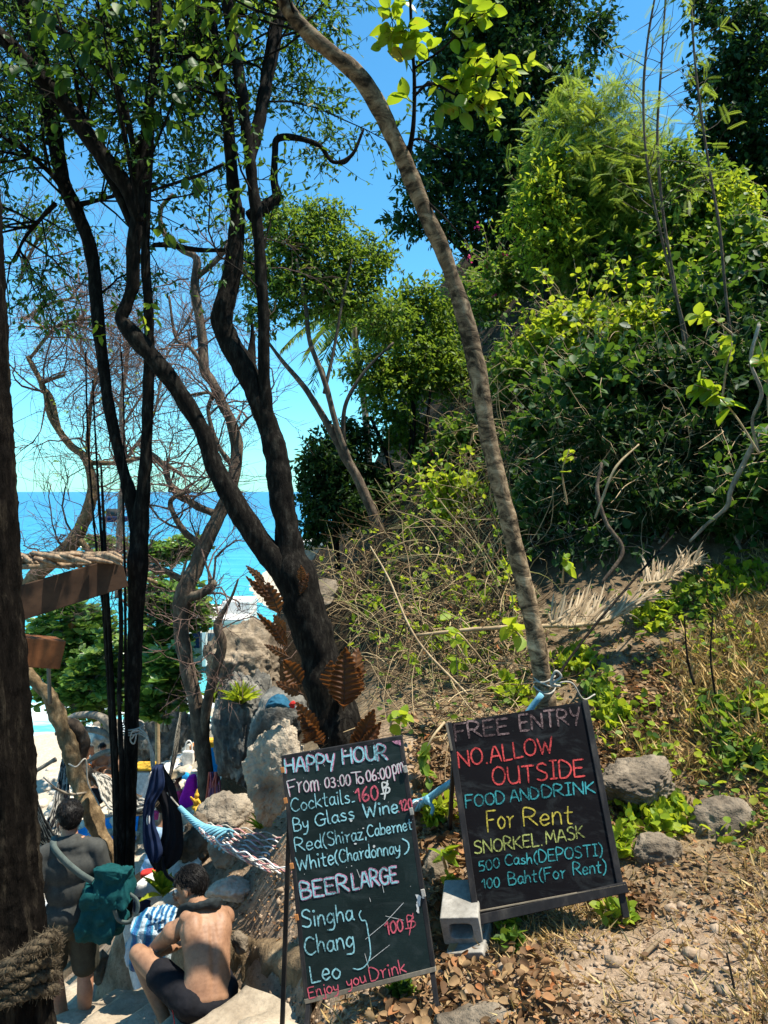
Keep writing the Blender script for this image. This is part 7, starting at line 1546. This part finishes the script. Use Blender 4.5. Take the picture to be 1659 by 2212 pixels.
# a few single fallen or leaning branches
def branch1(label, pts, mat='twig_tan', name='fallen_branch'):
    V, Fs, c = limb(pts, 40, 7, .2, 12); m = MB(); m.add(V, Fs); return tag(m.build(name, M[mat]), label, 'branch')
branch1('long pale stick lying level across the slope behind the leaning trunk', [(900, 1372, 6.4, 7), (1040, 1358, 6.3, 9), (1180, 1352, 6.25, 10), (1320, 1345, 6.3, 7)])
branch1('dark thin stem slanting up from behind the leaning trunk to the palm frond', [(1190, 1480, 4.9, 6), (1270, 1370, 5.4, 6), (1380, 1240, 5.9, 5), (1460, 1150, 6.3, 4)], 'bark_dark')
branch1('pale forked branch bending down at the right edge', [(1690, 900, 6.6, 13), (1635, 950, 6.6, 12), (1600, 1015, 6.7, 11), (1578, 1060, 6.75, 11), (1570, 1095, 6.8, 10), (1530, 1130, 6.9, 8), (1490, 1170, 7.0, 6)], 'bark_grey')
branch1('thin twisting vine stem hanging at the right edge', [(1640, 700, 6.2, 8), (1622, 780, 6.2, 8), (1645, 850, 6.2, 8), (1625, 910, 6.3, 7), (1640, 980, 6.4, 6)], 'bark_grey')
branch1('crooked dark stem standing in the hollow above the palm frond', [(1300, 1000, 7.3, 6), (1290, 1060, 7.2, 9), (1310, 1130, 7.1, 9), (1345, 1190, 7.0, 9), (1300, 1260, 6.9, 8)], 'bark_brown')
branch1('pale curved twig arching over the dark hollow', [(1380, 960, 7.0, 4), (1330, 1010, 6.9, 6), (1300, 1080, 6.9, 6), (1285, 1120, 6.9, 5)])
branch1('short split reed lying on the bare earth in front of the entry board', [(1425, 2030, 3.32, 9), (1390, 2065, 3.27, 11), (1350, 2105, 3.22, 11), (1325, 2135, 3.18, 6)], 'palm_dry')
branch1('pale reed on the bare earth at the bottom edge', [(1330, 2150, 3.14, 10), (1310, 2190, 3.08, 13), (1300, 2235, 3.0, 12)], 'palm_dry')
branch1('thin upright dead stalk among the grass at the right edge', [(1600, 2230, 2.75, 5), (1585, 2130, 2.85, 5), (1570, 2060, 2.95, 4)], 'bark_dark', 'dead_stalk')
branch1('thin dead stalk standing in the yellow grass', [(1545, 1500, 5.0, 5), (1535, 1420, 5.05, 4), (1540, 1330, 5.1, 3)], 'bark_dark', 'dead_stalk')
branch1('pair of thin dead stalks left of the yellow grass', [(1500, 1480, 5.1, 6), (1485, 1420, 5.15, 5), (1478, 1330, 5.2, 3)], 'bark_dark', 'dead_stalk')
branch1('long bare cane rising left of the two boards', [(1010, 1500, 5.6, 5), (900, 1380, 6.0, 5), (840, 1250, 6.4, 4), (800, 1180, 6.6, 3)])

# dead palm frond on the slope
def dead_frond(label, rach, n, Lf, up_dir, d):
    up_dir = nrm(up_dir); t = thing('palm_frond', label, 'palm frond', P(*rach[0])); C_ = crom([P(*q) for q in rach], 40); m = MB(); m.add(*tube(C_, np.linspace(.022, .008, 40), 7)); m.build('rachis', M['twig_tan'], t)
    i = np.linspace(2, 38, n).astype(int); p = C_[i] + rng.normal(size=(n, 3)) * .01; dr = nrm(np.asarray(up_dir)[None] * np.linspace(1, .55, n)[:, None] + np.array([.55, .05, .0])[None] * np.linspace(-.1, 1.0, n)[:, None] + rng.normal(size=(n, 3)) * [.07, .09, .06]); k = 7; L = Lf * rng.uniform(.45, 1.15, n) * np.interp(np.arange(n), [0, n * .15, n * .8, n], [.55, 1, .9, .6])
    m = MB(); w0 = .0095
    for a in range(n):
        s = np.linspace(0, 1, k)[:, None]; Cc = p[a] + dr[a] * s * L[a] - UP * (s ** 2) * rng.uniform(.03, .22) * L[a] + rng.normal(size=3) * .05 * s ** 2; sd_ = nrm(np.cross(dr[a], [.1, -.75, .66])); w = w0 * np.sin(np.pi * np.clip(s * .86 + .14, 0, 1)) ** .6
        V = np.concatenate([Cc + sd_ * w, Cc + np.array([0, -.006, .006]), Cc - sd_ * w]); j = np.arange(k - 1); m.add(V, [np.stack([j, j + k, j + k + 1, j + 1], -1), np.stack([j + k, j + 2 * k, j + 2 * k + 1, j + k + 1], -1)], rng.uniform())
    m.build('leaflets', M['palm_dry'], t)
dead_frond('big dead palm frond fanned out on the slope right of the leaning trunk', [(1205, 1352, 6.2), (1250, 1350, 6.2), (1320, 1336, 6.25), (1400, 1290, 6.4)], 120, .42, P(1255, 1270, 6.4) - P(1230, 1345, 6.2), 6.4)
dead_frond('second dead palm leaf half buried in creepers, upper right of the big frond', [(1385, 1262, 6.5), (1430, 1255, 6.5), (1470, 1235, 6.55)], 50, .30, P(1420, 1170, 6.7) - P(1425, 1255, 6.5), 6.4)
dead_frond('small dead palm leaf standing on the slope near the right branch', [(1468, 1228, 6.7), (1490, 1224, 6.7), (1510, 1218, 6.7)], 34, .26, P(1480, 1170, 6.8) - P(1485, 1225, 6.7), 6.7)
dead_frond('narrow dead leaf standing upright close right of the leaning trunk', [(1190, 1345, 6.0), (1200, 1343, 6.0), (1208, 1340, 6.0)], 11, .32, P(1200, 1265, 6.05) - P(1198, 1343, 6.0), 6.0)

# brown basket ferns on the big trunk
def fern_blade(L, W, nl=11):
    """one lobed, stiff, papery frond: x across, y along"""
    V = []; per = 6; n = nl * per + 1; ys = np.linspace(0, 1, n); env = np.sin(np.pi * ys ** .72) ** .8 * (1 - .35 * ys) * 1.15
    cup = rng.uniform(-.10, .22); tw_ = rng.uniform(-.5, .5); cu = rng.uniform(.08, .35)
    jl = 1 + .07 * rng.normal(size=(nl + 2, 2))
    for i, y in enumerate(ys):
        ph = (y * nl) % 1; li = int(y * nl); row = []
        for sd_i, sg in ((0, -1), (1, 1)):
            lob = (.72 + .28 * math.sin(math.pi * min(max(ph, .0), 1)) ** .6) * jl[li, sd_i] if y < .94 else .8
            w = W * .5 * env[i] * lob
            for q in ((1, .5) if sg < 0 else (.5, 1)):
                ad = .13 * L * q * (1 - y) ** .5; z = -cu * L * y ** 2 + cup * W * q * q + .006 * math.cos(ph * 2 * math.pi) * q + tw_ * w * q * sg * y * .5
                row.append([sg * w * q, y * L + ad, z])
        row.insert(2, [0, y * L, -cu * L * y ** 2]); V += row
    f = [[i * 5 + j, i * 5 + j + 1, i * 5 + j + 6, i * 5 + j + 5] for i in range(n - 1) for j in range(4)]
    FB['cu'] = cu
    return np.array(V), np.array(f)
FB = {}
def fern(label, fronds):
    """fronds: (x, y, d, tip x, tip y, tip d, width in picture units)"""
    t = thing('basket_fern', label, 'fern', P(*fronds[0][:3]), 'brown basket ferns on the big trunk')
    for (x, y, d, tx, ty, td, w) in fronds:
        a = P(x, y, d); b = P(tx, ty, td); L = np.linalg.norm(b - a); dr = nrm(b - a); nv = nrm(np.array([rng.normal() * .25, -1, .25])); xx = nrm(np.cross(dr, nv)); zz = np.cross(xx, dr)
        if zz[1] > 0: zz = -zz
        T_, f = fern_blade(L, w * d / F, max(7, int(L / .035))); V = a + T_[:, :1] * xx + T_[:, 1:2] * dr + T_[:, 2:] * zz
        m = MB(); m.add(V, [f], np.clip(rng.uniform(.2, .8) + .25 * fract(V, 9, 3), 0, 1)); fr = m.build('frond', M['fern_dry'], t)
        m = MB(); m.add(*tube(a + dr * np.linspace(0, L * .96, 12)[:, None] + zz * (-FB['cu'] * L * np.linspace(0, .96, 12) ** 2)[:, None] + zz * .002, np.linspace(.0042, .0012, 12), 5)); m.build('midrib', M['wood_brown'], fr)
fern('big upright rust brown fern leaf with its cluster at the foot of the big trunk', [(742, 1535, 5.2, 748, 1405, 5.15, 74), (722, 1500, 5.25, 712, 1430, 5.2, 50), (765, 1500, 5.3, 768, 1400, 5.35, 44), (755, 1520, 5.25, 775, 1440, 5.3, 46)])
fern('paired brown fern leaves low at the right foot of the big trunk', [(768, 1620, 5.15, 808, 1535, 5.1, 46), (775, 1640, 5.1, 822, 1560, 5.1, 34), (760, 1630, 5.15, 790, 1560, 5.1, 36)])
fern('single ribbed brown fern leaf at mid trunk on the left side', [(652, 1480, 5.2, 612, 1425, 5.15, 46), (655, 1500, 5.2, 600, 1475, 5.15, 30)])
fern('brown fern leaves jutting left, topmost on the big trunk', [(592, 1300, 5.35, 553, 1250, 5.3, 24), (606, 1330, 5.35, 575, 1262, 5.3, 40), (575, 1260, 5.4, 534, 1222, 5.35, 18), (588, 1300, 5.35, 530, 1246, 5.3, 18)])
fern('ragged hanging fern leaves on the left side below the topmost ferns', [(618, 1390, 5.3, 556, 1325, 5.2, 22), (622, 1400, 5.3, 588, 1350, 5.2, 26), (625, 1420, 5.25, 572, 1392, 5.2, 18), (618, 1370, 5.3, 594, 1332, 5.2, 24)])
fern('drab fern leaves pressed to the lower left of the big trunk', [(690, 1590, 5.1, 640, 1520, 5.05, 40), (680, 1600, 5.1, 650, 1545, 5.05, 36), (700, 1610, 5.1, 668, 1570, 5.05, 34), (676, 1600, 5.1, 662, 1590, 5.02, 40)])
fern('dark red fern leaf alone on the right side of the upper trunk', [(650, 1255, 5.45, 652, 1225, 5.4, 22), (648, 1285, 5.45, 660, 1240, 5.42, 22)])

# broad leaved plants among the dark vines
def leafy(label, pts, n, size, mat, name='broad_leaf_plant', per=1):
    t = thing(name, label, 'plant', P(*pts[0])); c = crom([P(*q) for q in pts], 24); m = MB(); m.add(*tube(c, np.linspace(.010, .004, 24), 6)); m.build('stem', M['twig_tan'], t)
    m = MB(); leaves_on(m, c[None], n, size, BIG, .3, .35, .9, 1.25); m.build('foliage', M[mat], t)
leafy('plant with broad yellowing leaves at the right edge', [(1640, 980, 6.0), (1590, 900, 6.0), (1545, 850, 5.95), (1500, 830, 5.9)], 24, .17, 'leaf_large')
leafy('big pale leaved vine tip right of the broad yellowing plant', [(1660, 900, 5.8), (1655, 800, 5.8), (1640, 740, 5.8)], 12, .18, 'leaf_large')
leafy('sunlit sprig with green leaves at the upper right of the hollow', [(1560, 860, 6.3), (1570, 790, 6.2), (1580, 740, 6.2), (1550, 715, 6.2)], 14, .12, 'leaf_bright')
leafy('sunlit leafy sprig before the dark vines, high at right', [(1580, 720, 6.6), (1540, 690, 6.5), (1500, 680, 6.5)], 14, .12, 'leaf_bright')
leafy('small leafy sprig dangling in the dark hollow left of the pale curved twig', [(1225, 1090, 6.6), (1215, 1020, 6.5), (1230, 970, 6.5)], 12, .10, 'leaf_bright')
leafy('light green seedling on the shaded slope above the palm frond', [(1215, 1260, 6.2), (1218, 1225, 6.1), (1225, 1205, 6.1)], 10, .11, 'leaf_bright')
leafy('heart leaved vine right behind the leaning trunk foot', [(1150, 1400, 5.3), (1120, 1370, 5.3), (1100, 1350, 5.3)], 9, .14, 'leaf_bright')
leafy('heart leaved vine trailing left of the leaning trunk', [(1050, 1440, 5.4), (1020, 1400, 5.3), (985, 1370, 5.3), (990, 1470, 5.3)], 12, .10, 'leaf_bright')
leafy('green vine hanging between the two boards, upper end', [(960, 1560, 4.9), (930, 1600, 4.8), (915, 1650, 4.8), (930, 1690, 4.7)], 22, .085, 'leaf_mid')
leafy('small bright vine above the top edge of the menu board', [(850, 1590, 4.9), (845, 1560, 4.85), (870, 1545, 4.8)], 14, .08, 'leaf_bright')
leafy('little green weed beside the left edge of the entry board', [(965, 1880, 4.1), (958, 1850, 4.05), (975, 1838, 4.0)], 12, .085, 'leaf_bright')
leafy('weed with striped leaves left of the upper concrete block', [(972, 1920, 4.0), (965, 1895, 4.0), (985, 1900, 3.95)], 9, .075, 'leaf_mid')
GRD = [('leafy green clump right of the top corner of the entry board', 1320, 1540, 34, 30), ('leafy clump by the upper edge of the large flat rock', 1290, 1500, 30, 24), ('green weeds in front of the large flat rock', 1390, 1775, 46, 22), ('bright weeds touching the right side of the entry board', 1340, 1830, 26, 22),
       ('leafy weeds before the mossy rock', 1455, 1775, 40, 24), ('green seedlings on the right edge of the slope, middle', 1600, 1640, 44, 30), ('creeper patch above the mossy rock', 1560, 1560, 46, 26), ('round leaved creeper below the palm frond', 1420, 1330, 46, 24), ('creeper patch right of the palm frond', 1510, 1290, 56, 28),
       ('creeper clump on the bright grass at upper right', 1600, 1260, 56, 26), ('green creeper behind the foot of the leaning trunk', 1240, 1430, 40, 30), ('creepers left of the foot of the leaning trunk', 1110, 1500, 34, 26), ('tuft of green leaves by the right foot of the entry board', 1330, 1985, 18, 14),
       ('seedling under the bottom rail of the entry board', 1090, 2000, 22, 14), ('small seedling among the brown leaves below the boards', 1110, 2050, 16, 12), ('climbing weeds along the left edge of the entry board', 945, 1760, 24, 50), ('green weed under the legs of the menu board', 870, 2160, 16, 10), ('creeper patch at the right edge beside the yellow grass', 1640, 1540, 34, 30)]
for lab, x, y, rx, ry in GRD:
    d = hit([x], [y + ry * .4])[0]; n = int(rx * 1.05); t = thing('weeds', lab, 'plant', P(x, y, d)); a = rng.uniform(0, 6.28, n); r = np.sqrt(rng.uniform(0, 1, n)); X_ = (x + rx * r * np.cos(a) - 829.5) * d / F; Y_ = d + rx * 1.3 * r * np.sin(a) * d / F; g0 = GZ(X_, Y_)
    h = rng.uniform(.02, .11, n) * d / 4.5; tip = np.stack([X_ + rng.normal(size=n) * .03, Y_ + rng.normal(size=n) * .03, g0 + h], -1); b = np.stack([X_, Y_, g0 - .02], -1); tw = np.stack([b, (b + tip) / 2 + rng.normal(size=b.shape) * .006, tip], 1); m = MB(); m.add(*tubes_v(tw, np.full((n, 3), .0016), 3)); m.build('stems', M['twig_tan'], t)
    m = MB(); leaves_on(m, tw, 5, .062 * (.7 + d / 14), ROUND, .0, .45, .9); m.build('foliage', M['leaf_bright' if rng.uniform() < .6 else 'leaf_mid'], t)

# ground cover: fallen leaves, dry grass, creeping leaves, clods
LIT = [(930, 1500), (1180, 1420), (1400, 1340), (1659, 1240), (2450, 1150), (2450, 2400), (1700, 2400), (640, 2260), (720, 2180), (900, 2080), (930, 1800), (880, 1640)]
barem = lambda x, y: ~((((x - 1420) / 230) ** 2 + ((y - 2110) / 110) ** 2 < 1) & (rng.uniform(size=len(x)) < .82))
def litter(label, poly, n, size, mat, name, tpl=LEAF, lift=.012, mask=None, flat=.5):
    p, d, x, y = scatter(poly, n, mask); N = len(p); p[:, 2] += rng.uniform(.002, lift, N) + .004; dr = nrm(rng.normal(size=(N, 3)) * [1, 1, .28]); nv = nrm(UP + rng.normal(size=(N, 3)) * flat)
    m = MB(); leaves(m, p - dr * .5 * size, dr, nv, size * rng.uniform(.5, 1.3, N) * (.55 + d / 9), tpl); return tag(m.build(name, M[mat]), label, 'ground cover', kind='stuff')
litter('brown fallen leaves littering the slope and the earth below the boards', LIT, 15500, .040, 'leaf_dry', 'leaf_litter', LEAF, .03, barem, .6)
litter('curled broad dead leaves heaped under the boards', [(960, 2080), (1130, 2060), (1250, 2120), (1180, 2260), (760, 2260), (820, 2150)], 520, .062, 'leaf_dry', 'leaf_litter', BIG, .06, None, .9)
litter('dead leaves gathered in the rut beside the entry board', [(1270, 1560), (1400, 1420), (1480, 1400), (1440, 1560), (1340, 1680), (1300, 1900), (1420, 1960), (1360, 2010), (1280, 1960)], 1700, .048, 'leaf_dry', 'leaf_litter', BIG, .04, None, .9)
litter('dead leaves scattered over the bare earth by the menu board', [(480, 1800), (640, 1760), (650, 2050), (500, 2000), (470, 1880)], 260, .035, 'leaf_dry', 'leaf_litter', LEAF, .012)
litter('dead leaves between the two boards', [(890, 1560), (960, 1560), (1010, 1900), (960, 2080), (900, 2080)], 700, .06, 'leaf_dry', 'leaf_litter', BIG, .05, None, .9)
crm = lambda x, y: (nz2(x, y, .011, 3) + (x > 1200) * .10 - (y > 1850) * .35 - (y > 1500) * .06) > .16
litter('low green creeper leaves spread over the slope', [(880, 1330), (1180, 1380), (1430, 1290), (1659, 1180), (2400, 1100), (2400, 2000), (1690, 2050), (1420, 1900), (1280, 1900), (1250, 1500), (1160, 1560), (960, 1540)], 2700, .052, 'leaf_bright', 'creeper_leaves', ROUND, .10, crm, .6)
litter('darker creeper leaves among the twigs of the slope', [(760, 1430), (1160, 1330), (1659, 1170), (1690, 1900), (1280, 1700), (1250, 1500), (900, 1640)], 600, .052, 'leaf_mid', 'creeper_leaves', ROUND, .12, None, .7)
def grass(label, poly, n, L, mask=None, mat='grass_dry', lean=.6):
    p, d, x, y = scatter(poly, n, mask); N = len(p); dr = nrm(np.stack([rng.normal(size=N) * lean, rng.normal(size=N) * lean, np.ones(N) * .8], -1)); m = MB(); leaves(m, p - UP * .02, dr, rng.normal(size=(N, 3)), L * rng.uniform(.4, 1.2, N), SLIM, None, .16); return tag(m.build('dry_grass', M[mat]), label, 'grass', kind='stuff')
grass('dry yellow grass on the right hand bank', [(1440, 1420), (1560, 1360), (1659, 1300), (2300, 1150), (2300, 1640), (1700, 1640), (1560, 1640), (1470, 1560)], 13500, .20, lean=.8)
grass('dry grass fringe at the right edge', [(1560, 1680), (1690, 1660), (2100, 1700), (2100, 2300), (1620, 2240), (1600, 1960)], 5000, .12, lean=1.0)
grass('flattened dry grass under the entry board', [(1050, 2000), (1330, 1950), (1360, 1990), (1180, 2060), (1060, 2090)], 1400, .12, lean=1.4)
grass('dry grass over the large flat rock', [(1300, 1590), (1560, 1560), (1600, 1680), (1480, 1700), (1330, 1660)], 1300, .16, lean=1.1)
grass('thin straw scattered over the earth', LIT, 12000, .12, None, 'grass_dry', 2.2)
grass('pale grass on the upper right slope', [(1480, 1260), (1659, 1180), (1690, 1340), (1540, 1360)], 1100, .18, None, 'grass_dry', 1.0)
pbm = MB(); p, d, x, y = scatter([(930, 2050), (1300, 1950), (1659, 1880), (1690, 2260), (600, 2260), (500, 1900), (640, 1780), (640, 2060)], 1500)
V0, f0 = ico(1); N = len(p); R0 = rng.uniform(.003, .014, N) * (1 + (rng.uniform(size=N) < .06) * 1.6); VV = (V0[None] * (R0[:, None, None] * rng.uniform(.6, 1.3, (N, 1, 3))) * (1 + .25 * rng.normal(size=(N, len(V0), 1))) + p[:, None] + [0, 0, .003]).reshape(-1, 3)
pbm.add(VV, [(f0[None] + (np.arange(N) * len(V0))[:, None, None]).reshape(-1, 3)]); tag(pbm.build('clods', surf('clod', (.22, .155, .10), (.40, .30, .21), 20, .95, .5)), 'crumbs of dry earth and small stones', 'stones', kind='stuff')
